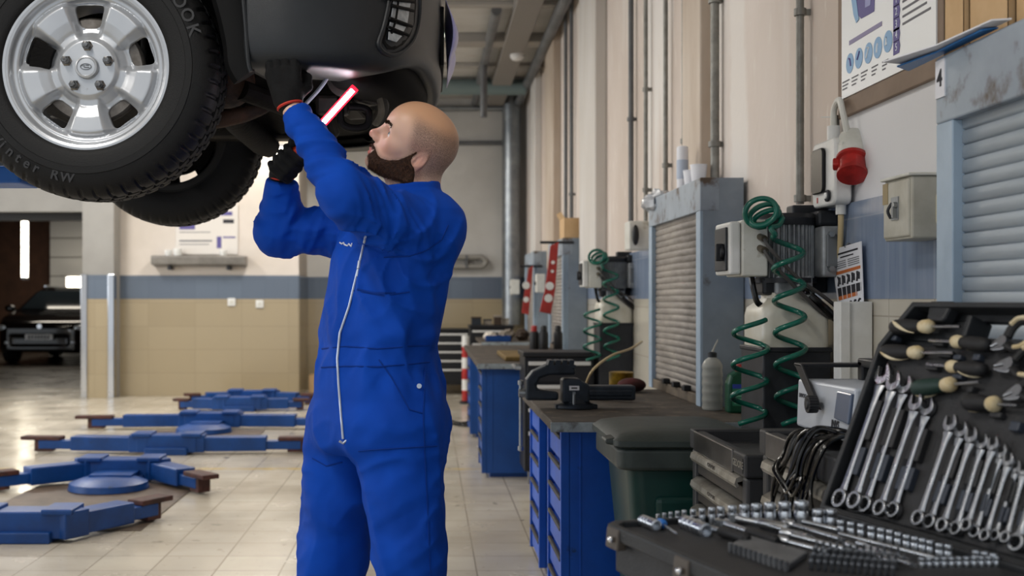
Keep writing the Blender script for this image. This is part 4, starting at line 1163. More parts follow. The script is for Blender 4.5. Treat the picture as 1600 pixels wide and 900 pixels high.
def tyre_mb():
    # profile r, y (y = 0 outer rim face, positive inwards)
    prof = [(0.2135, 0.004), (0.220, -0.006), (0.232, -0.010), (0.250, -0.0135), (0.262, -0.0150), (0.2635, -0.0170), (0.280, -0.0175), (0.2815, -0.0155), (0.298, -0.0120), (0.312, -0.0060), (0.322, 0.000), (0.330, 0.008), (0.3365, 0.018), (0.3405, 0.032),
            (0.3415, 0.045), (0.342, 0.060), (0.332, 0.0602), (0.332, 0.068), (0.343, 0.0682), (0.343, 0.094), (0.333, 0.0942), (0.333, 0.104), (0.343, 0.1042), (0.343, 0.130), (0.332, 0.1302), (0.332, 0.138), (0.342, 0.1382), (0.3405, 0.166), (0.3365, 0.180), (0.330, 0.190), (0.318, 0.198), (0.298, 0.208), (0.262, 0.2125), (0.232, 0.208), (0.2135, 0.196)]
    n = 432; vs = []
    for (r, y) in prof:
        for k in range(n):
            th = 2 * PI * k / n
            rr = r; yy = y
            if r > 0.3195:
                ph = (k + (4 if y > 0.1 else 0) + (y * 40 if 0.06 < y < 0.14 else 0)) % 8
                g = 1.0 if ph < 1.2 else 0.0
                w = min(1, (r - 0.3195) / 0.010)
                rr -= g * w * 0.0055
                if y < 0.03 or y > 0.17: yy += g * w * 0.003 * (1 if y < 0.1 else -1)
            vs.append(V(rr * math.cos(th), yy, rr * math.sin(th)))
    mb = MB(); fs = []
    m = len(prof)
    for i in range(m):
        j = (i + 1) % m
        for k in range(n):
            k2 = (k + 1) % n; fs.append((i * n + k, i * n + k2, j * n + k2, j * n + k))
    return mb.add(vs, fs)

def arc_text(body, size, radius, a0, step, y):
    """letters standing round the sidewall, reading outwards; a0 in degrees, step per letter"""
    mb = MB(); a = a0
    for ch in body:
        if ch != ' ':
            th = math.radians(a); er = V(math.cos(th), 0, math.sin(th)); s = 1 if step > 0 else -1
            et = V(-math.sin(th), 0, math.cos(th)) * s
            up = -er * s if False else er * (1 if step < 0 else -1)
            mb.join(text_mb(ch, size, lambda c: er * radius + et * c.x + up * c.y + V(0, y - c.z, 0), extrude=0.0012, bold=0.0008))
        a += step
    return mb

disc = wheel_disc(); tyre = tyre_mb()
nuts = []
for k in range(5):
    th = PI / 2 + k * 2 * PI / 5; c = V(0.0571 * math.cos(th), 0.0, 0.0571 * math.sin(th))
    nb = MB(); nb.lathe([(0.0145, 0.020), (0.0145, 0.014), (0.0105, 0.011), (0.0098, -0.006), (0.0075, -0.010), (0.001, -0.0112)], c, 'y', 6)
    nb.lathe([(0.0155, 0.021), (0.0155, 0.0165), (0.012, 0.0165)], c, 'y', 20)
    nuts.append(nb)
cap = MB().lathe([(0.0305, 0.022), (0.0305, 0.006), (0.0285, 0.001), (0.024, -0.001), (0.0225, 0.0015), (0.014, 0.0008), (0.001, 0.0004)], (0, 0, 0), 'y', 40)
logo = MB().tube([V(0.014 * math.cos(t) , -0.0008, 0.0075 * math.sin(t) + 0.0) for t in np.linspace(0, 2 * PI, 24, endpoint=False)], 0.0011, 5, closed=True)
for i, (a, b) in enumerate((((-0.009, 0.002), (-0.002, 0.002)), ((-0.005, -0.002), (0.009, -0.002)), ((0.0, 0.0035), (0.008, 0.0035)))): logo.tube([V(a[0], -0.0008, a[1]), V(b[0], -0.0008, b[1])], 0.001, 5)
cup = MB().lathe([(0.085, 0.0195), (0.0845, 0.0180)], (0, 0, 0), 'y', 8)
drum = MB().lathe([(0.035, 0.05), (0.135, 0.052), (0.14, 0.058), (0.14, 0.078), (0.132, 0.084), (0.06, 0.086), (0.06, 0.14), (0.03, 0.15)], (0, 0, 0), 'y', 48)
caliper = MB()
for k in range(9):
    t0 = math.radians(150 + k * 7); t1 = t0 + math.radians(7.2)
    p = [V(r * math.cos(t), y, r * math.sin(t)) for y in (0.030, 0.11) for t, r in ((t0, 0.105), (t1, 0.105), (t1, 0.158), (t0, 0.158))]
    caliper.hexa(p)

def make_wheel(c, Ry, back):
    M = Matrix.Translation(c) @ Matrix.Rotation(Ry, 4, 'Y') @ (Matrix.Rotation(PI, 4, 'Z') if back else Matrix.Identity(4))
    w_ = link('wheel', disc.moved(M), M_rim if not back else mat('rim_shaded_inside', '1b1a19', 0.7), car, smooth=50, label='silver five-spoke steel wheel' if not back else 'far wheel seen from its inner side')  # shadow on the far rim is put into this dark copy of its colour
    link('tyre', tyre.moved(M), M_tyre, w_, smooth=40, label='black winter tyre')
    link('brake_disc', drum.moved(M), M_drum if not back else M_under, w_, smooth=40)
    if not back:
        for nb in nuts: link('lug_nut', nb.moved(M), M_nut, w_, smooth=40)
        link('centre_cap', cap.moved(M), M_rim, w_, smooth=40)
        link('cap_emblem', logo.moved(M), mat('emblem_grey', '74777b', 0.4, 0.5), w_)
        t = arc_text('Winter', 0.036, 0.294, 219, 5.2, -0.0142); t3 = arc_text('RW', 0.036, 0.294, 255, 6.4, -0.0142)
        t2 = arc_text('HANKOOK', 0.046, 0.297, 66, -8.0, -0.0140)
        link('tyre_lettering', t.moved(M), M_letter, w_, smooth=0, label='raised lettering Winter')
        link('tyre_lettering', t3.moved(M), M_letter, w_, smooth=0, label='raised lettering RW')
        link('tyre_lettering', t2.moved(M), M_letter, w_, smooth=0, label='raised lettering HANKOOK')
    link('brake_caliper', caliper.moved(M), M_under, w_, smooth=40)
    return w_
WC = P(134, 104, 3.0)
make_wheel(WC, 0.0, False)
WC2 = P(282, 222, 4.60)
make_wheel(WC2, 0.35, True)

# ------------------------------------------------------------------ bumper skin: a lofted shell round the nose
# plan outline of the bumper from the wheel arch (near side) round the front to the far side (x, y)
plan = bez([(-0.475, 2.97, 0), (-0.36, 2.95, 0), (-0.24, 2.97, 0), (-0.13, 3.03, 0), (-0.055, 3.14, 0), (-0.005, 3.32, 0), (0.030, 3.58, 0), (0.042, 3.85, 0), (0.030, 4.12, 0), (-0.005, 4.38, 0), (-0.06, 4.54, 0), (-0.16, 4.65, 0), (-0.30, 4.72, 0), (-0.47, 4.74, 0)], 6)
ncol = len(plan)
def nrm(i):
    t = plan[min(i + 1, ncol - 1)] - plan[max(i - 1, 0)]; n = V(t.y, -t.x, 0).normalized(); return n   # outwards
# vertical profile: height z, outward offset
prof_side = [(1.845, -0.17), (1.846, -0.06), (1.852, -0.022), (1.872, -0.004), (1.905, 0.004), (1.97, 0.006), (2.06, 0.004), (2.16, -0.004), (2.26, -0.008), (2.34, -0.016), (2.42, -0.03)]
prof_front = [(1.930, -0.10), (1.920, -0.06), (1.918, -0.035), (1.922, -0.018), (1.935, -0.006), (1.96, 0.0), (2.00, 0.0), (2.10, 0.006), (2.22, 0.0), (2.34, -0.012), (2.42, -0.03)]
def bump_pt(i, j):
    s = i / (ncol - 1); w = max(0.0, min(1.0, (min(s, 1 - s) - 0.22) / 0.20)); w = w * w * (3 - 2 * w)
    a, b = prof_side[j], prof_front[j]
    z = a[0] * (1 - w) + b[0] * w; o = a[1] * (1 - w) + b[1] * w
    p = plan[i] + nrm(i) * o
    return V(p.x, p.y, z)
# smooth the profile
rows = []
for i in range(ncol):
    rows.append(bez([bump_pt(i, j) for j in range(len(prof_side))], 4))
nr = len(rows[0])
sh = MB(); th = 0.005
vs = [rows[i][j] for i in range(ncol) for j in range(nr)]
def hole(i, j):      # fog lamp recess on the near corner
    return False
fs = [(i * nr + j, (i + 1) * nr + j, (i + 1) * nr + j + 1, i * nr + j + 1) for i in range(ncol - 1) for j in range(nr - 1)]
sh.add(vs, fs)
bumper = link('bumper', sh, M_bump, car, smooth=180, label='dark grey plastic front bumper')
so = bumper.modifiers.new('thick', 'SOLIDIFY'); so.thickness = 0.006; so.offset = -1

def bump_surface(u, v, lift=0.0):
    """nearest point of the bumper on the sight line through u, v"""
    o = V(0, 0, CAMH); d = (P(u, v, 3.0) - o).normalized(); best = None
    for f in fs:
        q = [vs[k] for k in f]
        for tri in ((0, 1, 2), (0, 2, 3)):
            a, b, c = q[tri[0]], q[tri[1]], q[tri[2]]
            e1_, e2_ = b - a, c - a; h = d.cross(e2_); dt = e1_.dot(h)
            if abs(dt) < 1e-12: continue
            s = o - a; uu = s.dot(h) / dt
            if uu < -1e-4 or uu > 1.0001: continue
            qq = s.cross(e1_); vv = d.dot(qq) / dt
            if vv < -1e-4 or uu + vv > 1.0001: continue
            t = e2_.dot(qq) / dt
            if t > 0 and (best is None or t < best): best = t
    return None if best is None else o + d * (best - lift)
# fog lamp: raised surround, dark recess plate, grille bars and three glass cells
def on_b(pts, lift): return [p for p in (bump_surface(u, v, lift) for u, v in pts) if p is not None]
sur = on_b([(612, -18), (605, 20), (599, 45), (593, 62), (592, 72), (600, 82), (614, 86), (630, 80), (645, 64), (653, 40), (656, 10), (655, -18)], 0.002)
if len(sur) > 4:
    link('fog_lamp_surround', MB().tube(bez(sur, 5), 0.0065, 8), M_bump, car)
    rec = on_b([(614, -14), (608, 18), (603, 44), (598, 66), (606, 77), (616, 78), (630, 70), (641, 56), (648, 36), (650, 10), (650, -14)], 0.003)
    cen = sum(rec, V(0, 0, 0)) / len(rec); mb = MB(); n_ = len(rec)
    mb.add(rec + [cen - (cen - V(0, 0, CAMH)).normalized() * 0.004], [(i, (i + 1) % n_, n_) for i in range(n_)])
    fog = link('fog_lamp', mb, M_black, car, smooth=0, label='fog lamp behind black grille bars')
    for cell in ([(617, -12), (645, -12), (641, 12), (614, 8)], [(614, 12), (640, 17), (637, 38), (611, 30)], [(610, 34), (635, 42), (630, 52), (608, 46)], [(608, 49), (629, 56), (620, 66), (607, 62)]):
        c4 = on_b(cell, 0.010)
        if len(c4) == 4:
            nn = (c4[1] - c4[0]).cross(c4[3] - c4[0]).normalized() * 0.003
            link('lamp_cell', MB().hexa(c4 + [p + nn for p in c4]), M_fogl, fog, smooth=0, bevel=0.002)
    for a, b in (((612, 8), (646, 17)), ((609, 28), (643, 41)), ((607, 42), (638, 55)), ((604, -2), (648, 3))):
        ba = on_b([a, ((a[0] + b[0]) / 2, (a[1] + b[1]) / 2), b], 0.018)
        if len(ba) == 3: link('grille_bar', MB().tube(ba, 0.0042, 8), M_black, fog)
    ba = on_b([(624, -12), (621, 15), (618, 34), (612, 52)], 0.016)
    if len(ba) == 4: link('grille_bar', MB().tube(ba, 0.003, 8), M_black, fog)
# black lower valance set back under the nose
vv_ = MB(); vrows = []
for i in range(ncol):
    s = i / (ncol - 1); w = max(0.0, min(1.0, (min(s, 1 - s) - 0.20) / 0.12)); w = w * w * (3 - 2 * w)
    zt_ = 1.87 + 0.075 * w
    vrows.append([plan[i] + nrm(i) * o + V(0, 0, z) for o, z in ((-0.045 - 0.02 * (1 - w), zt_), (-0.050, 1.865), (-0.085, 1.835 + 0.02 * (1 - w)), (-0.14, 1.828 + 0.03 * (1 - w)), (-0.22, 1.84 + 0.03 * (1 - w)))])
vv_.add([p for r in vrows for p in r], [(i * 5 + k, (i + 1) * 5 + k, (i + 1) * 5 + k + 1, i * 5 + k + 1) for i in range(ncol - 1) for k in range(4)])
link('lower_valance', vv_, mat('valance_black', '050506', 0.75, spec=0.12), car, smooth=60).modifiers.new('thick', 'SOLIDIFY').thickness = 0.005
# number plate on the nose with a loose bluish plastic film
npx = 0.034
link('number_plate', MB().b2(npx, npx + 0.014, 3.62, 4.10, 1.985, 2.17), M_black, car, smooth=0, bevel=0.004)
fm = MB().grid(lambda a, b: V(npx + 0.020 + 0.036 * math.sin(PI * b) * (0.5 + 0.5 * math.sin(a * 9)) + 0.01 * b, 3.60 + 0.50 * a, 2.00 + 0.185 * (1 - b)), 14, 12)
fo = link('plate_film', fm, mat('lavender_film', 'bcbaf0', 0.3, trans=0.12, spec=0.5), car, smooth=180, label='loose lavender plastic film over the plate')
fo.modifiers.new('thick', 'SOLIDIFY').thickness = 0.002
# body above the bumper (mostly outside the frame): fender and bonnet
bd = MB()
up = [rows[i][-1] for i in range(ncol)]
def up_pt(i, k):
    p = up[i]; c = V(-0.75, 3.85, 0); d = (c - V(p.x, p.y, 0))
    zz = [0, 0.10, 0.22, 0.30, 0.36][k]; ins = [0, 0.01, 0.05, 0.15, 0.95][k]
    return V(p.x + d.x * ins, p.y + d.y * ins, p.z + zz)
bd.add([up_pt(i, k) for i in range(ncol) for k in range(5)], [(i * 5 + k, (i + 1) * 5 + k, (i + 1) * 5 + k + 1, i * 5 + k + 1) for i in range(ncol - 1) for k in range(4)])
link('bonnet', bd, M_body, car, smooth=60).modifiers.new('thick', 'SOLIDIFY').thickness = 0.006
# near fender and wheel arch: arch lip strip and liner
for yf, s in ((2.985, 1), (4.70, -1)):
    arc = []
    cx, cz = (WC.x, WC.z) if s > 0 else (WC.x + 0.02, WC.z)
    for k in range(25):
        t = math.radians(-2 + 184 * k / 24); arc.append((cx + 0.425 * math.cos(t), cz + 0.06 + 0.42 * math.sin(t)))
    fn_ = MB(); outer = [(-0.475, 2.30)] + [(-0.475, 2.62), (-2.0, 2.66), (-2.0, 1.80), (cx - 0.425, 1.80)]
    pts = [(p[0], p[1]) for p in arc] + [(cx - 0.43, 1.72), (-2.2, 1.72), (-2.2, 2.72), (-0.6, 2.66), (-0.47, 2.44), (-0.47, 1.90)]
    fn_.prism(pts, yf, yf + 0.02 * s, lambda a, b, d: V(a, d, b))
    link('fender', fn_, M_body, car, smooth=0)
    lin_ = MB(); n_ = len(arc)
    inn = [(cx + (a - cx) * 0.97, cz + (b - cz) * 0.97) for a, b in arc]
    vs2 = [V(a, yf, b) for a, b in arc] + [V(a, yf + 0.48 * s, b - 0.01) for a, b in arc]
    lin_.add(vs2, [(i, i + 1, n_ + i + 1, n_ + i) for i in range(n_ - 1)])
    o = link('wheel_arch_liner', lin_, M_black, car, smooth=60); o.modifiers.new('thick', 'SOLIDIFY').thickness = 0.006
    # inner side wall of the arch with the black flange beside the bumper
    link('arch_inner_panel', MB().prism([(cx + 0.44, 1.90), (cx + 0.44, 2.5), (cx - 0.44, 2.5), (cx - 0.44, 2.1), (cx + 0.1, 2.1), (cx + 0.2, 1.98)], yf + 0.40 * s, yf + 0.42 * s, lambda a, b, d: V(a, d, b)), M_under, car, smooth=0)
fl_ = MB()
for (u, v0, v1) in ((368, -10, 112),):
    a0, a1 = P(352, -10, 3.02), P(352, 60, 3.02)
    path = bez([P(352, -20, 3.02), P(366, 30, 3.02), P(374, 70, 3.02), P(377, 98, 3.02), P(388, 118, 3.02)], 5)
    fl_.tube(path, 0.020, 8, flat=2.2)
link('arch_flange', fl_, M_black, car)
edge = MB().tube(bez([P(379, -20, 2.965), P(384, 40, 2.965), P(388, 95, 2.965), P(392, 112, 2.965)], 5), 0.006, 8)
link('bumper_edge', edge, M_bump, car)
# ------------------------------------------------------------------ underside
# splash shield under the engine, following the nose plan a hand's breadth inside it
shp = [(p + nrm(i) * (-0.10)) for i, p in enumerate(plan)]
shield = MB(); base = [(p.x, p.y) for p in shp if True] + [(-0.75, 4.55), (-0.75, 3.30), (-0.52, 3.18)]
shield.prism(base, 1.885, 1.90, lambda a, b, d: V(a, b, d))
link('splash_shield', shield, M_under, car, smooth=0)
# lower shell of the front valance: two rounded rails with the dark intake between them
val = MB().tube(bez([(-0.52, 3.20, 1.83), (-0.40, 3.34, 1.80), (-0.36, 3.6, 1.785), (-0.36, 3.95, 1.80), (-0.40, 4.3, 1.83), (-0.5, 4.5, 1.87)], 5), 0.035, 10, flat=0.8)
link('valance_rail', val, M_under, car)
strip = MB().tube(bez([P(588, 128, 3.26), P(597, 152, 3.36), P(598, 172, 3.5), P(588, 190, 3.62)], 5), [0.018] * 15 + [0.016], 10)
link('valance_strip', strip, M_steel, car, label='grey curved strip under the bumper')
crs = MB().tube([(-0.62, 3.25, 1.84), (-0.60, 3.6, 1.81), (-0.60, 4.1, 1.81), (-0.62, 4.45, 1.84)], 0.045, 12)
link('crossmember', crs, M_under, car)
long_ = MB()
for y in (3.35, 4.32): link('subframe_rail', MB().b2(-1.5, -0.42, y - 0.045, y + 0.045, 1.845, 1.93), M_steel, car, bevel=0.012)
# round bracket hole with bright ring, and the tow hook
rc = P(539, 118, 3.22)
link('bracket_plate', MB().tube([rc + V(0, 0.03, 0.0), rc + V(0, 0.045, 0)], 0.055, 24), M_steel, car)
link('bracket_ring', MB().tube([rc + V(0.028 * math.cos(t), 0.01, 0.026 * math.sin(t)) for t in np.linspace(0, 2 * PI, 28, endpoint=False)], 0.004, 8, closed=True), M_steel, car)
hk = P(556, 186, 3.45)
link('tow_hook', MB().tube(bez([hk + V(-0.045, 0.0, 0.07), hk + V(-0.045, 0, 0.0), hk + V(-0.03, 0, -0.022), hk + V(0, 0, -0.028), hk + V(0.03, 0, -0.022), hk + V(0.04, 0, 0.0), hk + V(0.03, 0, 0.03), hk + V(-0.02, 0, 0.036)], 6), 0.0115, 10), M_black, car, label='black tow hook')
for k, (u, v, d, sx, sz) in enumerate(((520, 165, 3.5, 0.10, 0.06), (575, 150, 3.45, 0.06, 0.05), (548, 160, 3.6, 0.12, 0.05), (500, 190, 3.7, 0.12, 0.05))):
    c = P(u, v, d); link('bracket', MB().box(c, (sx, 0.10, sz), Euler((0.1, 0.3 * k, 0.4 * k)).to_matrix()), M_steel, car, smooth=0, bevel=0.012)
link('hose', MB().tube(bez([P(520, 98, 3.12), P(512, 120, 3.12), P(498, 140, 3.14), P(478, 162, 3.18)], 6), 0.0055, 8), mat('edge_highlight', '8d93a0', 0.4), car, label='pale highlight streak under the bumper')  # pale tube stands in for the highlight along the splash shield edge
# suspension behind the near wheel
link('control_arm', MB().tube(bez([P(330, 152, 3.30), P(352, 182, 3.28), P(392, 172, 3.32), P(420, 152, 3.36), P(432, 140, 3.4)], 5), [0.045, 0.042, 0.04, 0.036, 0.034] * 4 + [0.03], 12, flat=0.7) if False else MB().tube(bez([P(315, 190, 3.34), P(345, 186, 3.32), P(385, 176, 3.34), P(420, 158, 3.36), P(434, 140, 3.4)], 5), 0.026, 12), M_rust, car, label='rusty control arm')
link('steering_knuckle', MB().lathe([(0.03, 0.0), (0.085, 0.02), (0.10, 0.07), (0.08, 0.13), (0.05, 0.20), (0.03, 0.24)], WC + V(0.0, 0.15, 0), 'y', 24), M_rust, car)
link('brake_shield', MB().sphere(P(352, 128, 3.24), (0.085, 0.07, 0.075), 20, 12), M_rust, car, label='rusty brown shield beside the tyre')
link('lower_ball_joint', MB().sphere(P(398, 150, 3.36), (0.085, 0.06, 0.05), 16, 10).cyl(P(372, 168, 3.32), P(372, 154, 3.32), 0.02, 12), M_under, car)
link('strut', MB().cyl(WC + V(0.12, 0.30, 0.0), WC + V(0.10, 0.36, 0.55), 0.05, 16), M_under, car)
link('drive_shaft', MB().cyl(WC + V(0, 0.2, 0), V(WC.x, 4.35, WC.z + 0.02), 0.028, 14), M_under, car)
link('gearbox', MB().b2(-1.3, -0.72, 3.55, 4.25, 1.86, 2.2), M_under, car, smooth=0, bevel=0.05)
link('skid_plate', MB().hexa([P(420, 150, 3.55), P(500, 190, 3.6), P(440, 212, 4.3), P(395, 190, 4.3)] + [p + V(0, 0, 0.05) for p in (P(420, 150, 3.55), P(500, 190, 3.6), P(440, 212, 4.3), P(395, 190, 4.3))]), M_under, car, smooth=0, bevel=0.01)
tt = P(428, 137, 3.3)
link('grease_cap', MB().lathe([(0.010, -0.02), (0.0105, 0.0), (0.0105, 0.012), (0.006, 0.02)], tt, n=16, R=Euler((0, -0.6, 0)).to_matrix()), mat('white_cap', 'd5d8da', 0.4), car, label='white cap')
# lift arm holding the car (blue, seen left of the near wheel) and its post, out of the frame
M_lift = mat('lift_blue', '0f4f9e', 0.42, col2='1560b4', scale=6, col3='20242c', scale3=11, lo3=0.66, hi3=0.74)
la_ = thing('lift_arm', 'blue lift arm under the raised car at the left edge', 'lift', (-1.35, 3.6, 0.0))
lz = 1.25 + (467 - 290) / FPX * 3.7
link('arm', MB().b2(-2.3, P(46, 280, 3.7).x, 3.62, 3.80, lz, lz + 0.055), M_lift, la_, smooth=0, bevel=0.008)
link('support_pad', MB().lathe([(0.05, 0), (0.06, 0.01), (0.06, 0.10), (0.04, 0.22)], (-1.7, 3.71, lz + 0.055), n=20), M_black, la_)
link('post', MB().b2(-2.5, -2.25, 3.58, 3.84, 0.0, 2.6), M_lift, la_, smooth=0, bevel=0.01)
# ================================================================== right-hand wall: cabinets, benches, machines
def wp(u, v, X):
    """point on a vertical plane parallel to the right wall, at distance X to the right of the camera"""
    s = (u - VPX) / X; return V(X, FPX / s, CAMH - (v - VPY) / s)
M_cab = mat('cabinet_paint', '8d99a6', 0.45, col2='7c8894', scale=5, col3='5b5148', scale3=7, lo3=0.66, hi3=0.76)
M_cabpost = mat('cabinet_post', 'a3b6c8', 0.4, col2='90a3b6', scale=6)
M_shut = mat('shutter_slats', 'b4c0cb', 0.4, 0.1, col2='a5b1bc', scale=3, stretch=(1, 1, 4))
M_shut2 = mat('shutter_dusty', '9b948d', 0.6, 0.1, col2='7f7973', scale=5, stretch=(1, 1, 5), col3='6a5e52', scale3=12, lo3=0.62, hi3=0.72)
M_benchblue = mat('bench_blue', '0a58c6', 0.42, col2='084db0', scale=4, col3='113c78', scale3=9, lo3=0.68, hi3=0.75)
M_bluedark = mat('bench_blue_far', '1a4f9c', 0.45, col2='154488', scale=4)
M_benchtop = mat('bench_top', '4c443c', 0.7, col2='352e28', scale=6, col3='6a5d50', scale3=14, bump=0.2, bscale=40)
M_edge = mat('bench_edge', 'a9b4ba', 0.5, col2='7d868c', scale=10, col3='4b4540', scale3=16)
M_cream = mat('cream_plastic', 'dcdcd6', 0.4, col2='c9c8bf', scale=9, col3='a8a08c', scale3=14, lo3=0.64, hi3=0.76)
M_white = mat('white_plastic', 'e4e4e2', 0.4, col2='d2d2ce', scale=8)
M_alu = mat('cast_aluminium', 'a9adb0', 0.42, 0.25, col2='888c90', scale=14)
M_dark = mat('dark_metal', '33353a', 0.5, 0.3, col2='25272b', scale=10)
M_blackm = mat('black_metal', '15161a', 0.45)
M_hose = mat('green_hose', '0f6a58', 0.25, col2='0b5648', scale=8, coat=0.3)
M_cable = mat('black_cable', '050506', 0.22)
M_beigecable = mat('beige_cable', 'c9b48a', 0.5)
M_red = mat('plug_red', 'b52a26', 0.35, col2='8e201d', scale=30)
M_card = mat('cardboard', 'cfae84', 0.75, col2='c19f74', scale=7)
M_paper = mat('paper_white', 'e9eaf0', 0.7)
M_ink = mat('ink_grey', '6f7076', 0.7); M_inkd = mat('ink_dark', '2d2d33', 0.7)
M_purple = mat('ink_purple', '5c5590', 0.6); M_sky = mat('ink_blue', '8db3d8', 0.6)
M_orange = mat('ink_orange', 'c8713c', 0.6)
M_gchest = mat('tool_cabinet_grey', '2f3033', 0.5, col2='26272a', scale=6, bump=0.1, bscale=200)
M_aluedge = mat('drawer_lip', 'b9b6ae', 0.35, 0.7, col2='8f8a80', scale=16, col3='4d463d', scale3=22, lo3=0.63, hi3=0.72)
M_binlid = mat('bin_lid', '2c3432', 0.5, col2='3b4441', scale=8, bump=0.1, bscale=60)
M_bin = mat('bin_green', '0f3b36', 0.4, col2='0c302c', scale=5)

def shutter_cabinet(X, y0, y1, label, mshut, z0=0.80, z1=1.755, plate=None, parcel=True):
    t = thing('shutter_cabinet', label, 'cabinet', (X + 0.1, (y0 + y1) / 2, z0), group=None)
    B = XW - 0.018
    body_ = MB()
    body_.b2(X + 0.012, B, y0, y0 + 0.015, z0, z1).b2(X + 0.012, B, y1 - 0.015, y1, z0, z1).b2(B - 0.012, B - 0.001, y0 + 0.002, y1 - 0.002, z0 + 0.002, z1 - 0.002).b2(X + 0.014, B - 0.002, y0 + 0.002, y1 - 0.002, z0 + 0.001, z0 + 0.02).b2(X + 0.014, B - 0.002, y0 + 0.002, y1 - 0.002, z1 - 0.015, z1 - 0.001)
    link('body', body_, M_cab, t, smooth=0)
    link('header', MB().b2(X, X + 0.08, y0 - 0.002, y1 + 0.002, z1 - 0.138, z1 + 0.001), mat('header_stained', '9aa6b2', 0.45, col2='8893a0', scale=5, col3='55483d', scale3=10, lo3=0.56, hi3=0.70), t, smooth=0, bevel=0.004)
    for a in (y0, y1 - 0.075): link('post', MB().b2(X, X + 0.05, a, a + 0.075, z0, z1 - 0.138), M_cabpost, t, smooth=0, bevel=0.003)
    n = int((z1 - 0.138 - z0 - 0.05) / 0.03); vs = []; fs = []
    top = z1 - 0.13
    prof = []
    for k in range(n + 1):
        z = top - k * 0.03
        prof += [(0.027, z), (0.0215, z - 0.0025), (0.0200, z - 0.014), (0.0205, z - 0.0262)]
    for (dx, z) in prof: vs += [V(X + dx, y0 + 0.07, z), V(X + dx, y1 - 0.07, z)]
    for k in range(len(prof) - 1): fs.append((2 * k, 2 * k + 1, 2 * k + 3, 2 * k + 2))
    sh_ = link('shutter', MB().add(vs, fs), mshut, t, smooth=50); sh_.modifiers.new('thick', 'SOLIDIFY').thickness = 0.002
    link('sill', MB().b2(X + 0.005, X + 0.06, y0 + 0.075, y1 - 0.075, z0, z0 + 0.045), mat('dirty_sill', '6b5f50', 0.7, col2='4a4138', scale=12), t, smooth=0, bevel=0.004)
    for k in range(3):
        y = y0 + 0.25 + k * 0.22
        link('latch', MB().b2(X - 0.012, X + 0.02, y, y + 0.05, z0 + 0.045, z0 + 0.07), M_blackm, t, smooth=0, bevel=0.004)
    if plate:
        p = link('number_tag', MB().b2(X - 0.003, X, y1 - 0.045, y1 - 0.003, z1 - 0.085, z1 - 0.006), M_paper, t, smooth=0)
        link('numeral', text_mb('4', 0.05, lambda c: V(X - 0.0035 - c.z, y1 - 0.024 - c.x, z1 - 0.046 + c.y), bold=0.001), M_inkd, p, smooth=0)
    return t
NCX = 1.07
shutter_cabinet(NCX, 1.30, 2.43, 'grey-blue roller shutter cabinet tagged 4, nearest the camera', M_shut, plate=True)
shutter_cabinet(1.13, 4.80, 5.92, 'dusty roller shutter cabinet on the bench beside the motor unit', M_shut2)
shutter_cabinet(1.11, 9.55, 10.7, 'distant grey shutter cabinet with the cardboard box on top', M_shut2, z0=0.80)
shutter_cabinet(1.11, 12.2, 13.3, 'farthest grey shutter cabinet near the back corner', M_shut2, z0=0.80)

# ------------------------------------------------------------------ benches
def bench(label, X0, X1, y0, y1, zt, peds, mblue, tm=M_benchtop, mdr=None):
    t = thing('workbench', label, 'workbench', ((X0 + X1) / 2, (y0 + y1) / 2, 0))
    link('worktop', MB().b2(X0, X1, y0, y1, zt - 0.035, zt), tm, t, smooth=0, bevel=0.004)
    link('edge_strip', MB().b2(X0 - 0.004, X1, y0 - 0.006, y0, zt - 0.038, zt - 0.002), M_edge, t, smooth=0, bevel=0.002)
    for (px0, px1, a, b, ndr) in peds:
        p = link('pedestal', MB().b2(px0 + 0.03, px1, a, b, 0.03, zt - 0.035).b2(px0 + 0.06, px1 - 0.03, a + 0.03, b - 0.03, 0, 0.03).b2(px0, px0 + 0.035, a, a + 0.03, 0.03, zt - 0.035).b2(px0, px0 + 0.035, b - 0.03, b, 0.03, zt - 0.035)
                 .b2(px0 + 0.07, px0 + 0.078, a - 0.003, a, 0.06, zt - 0.06), mblue, t, smooth=0, bevel=0.003)
        hgt = (zt - 0.10) / ndr
        for k in range(ndr):
            z = 0.045 + k * hgt
            link('drawer', MB().b2(px0 + 0.008, px0 + 0.03, a + 0.032, b - 0.032, z, z + hgt * 0.72), mblue, p, smooth=0, bevel=0.003)
            link('handle', MB().b2(px0 - 0.003, px0 + 0.012, a + 0.035, b - 0.035, z + hgt * 0.72, z + hgt * 0.84), mat('drawer_grip_dull', '3a3733', 0.6, 0.2), p, smooth=0, bevel=0.003)
    return t
bench('long blue workbench with the vise, below the dusty shutter cabinet', 0.45, XW - 0.02, 4.22, 5.74, 0.80, ((0.50, 1.12, 4.36, 4.86, 6), (0.50, 1.12, 5.22, 5.70, 6)), M_benchblue)
bench('farther blue workbench behind the black trolley', 0.34, XW - 0.02, 8.02, 11.2, 0.80, ((0.37, 0.95, 8.06, 8.6, 6), (0.37, 0.95, 10.4, 11.0, 6)), M_bluedark)
bench('farthest workbench by the back corner', 0.55, XW - 0.02, 12.0, 13.6, 0.80, ((0.6, 1.2, 12.05, 12.6, 6),), M_bluedark)
bench('nearest workbench carrying the open tool case', 0.405, XW - 0.02, 0.95, 2.05, 0.79, ((0.43, 1.1, 1.5, 2.0, 6),), M_benchblue)

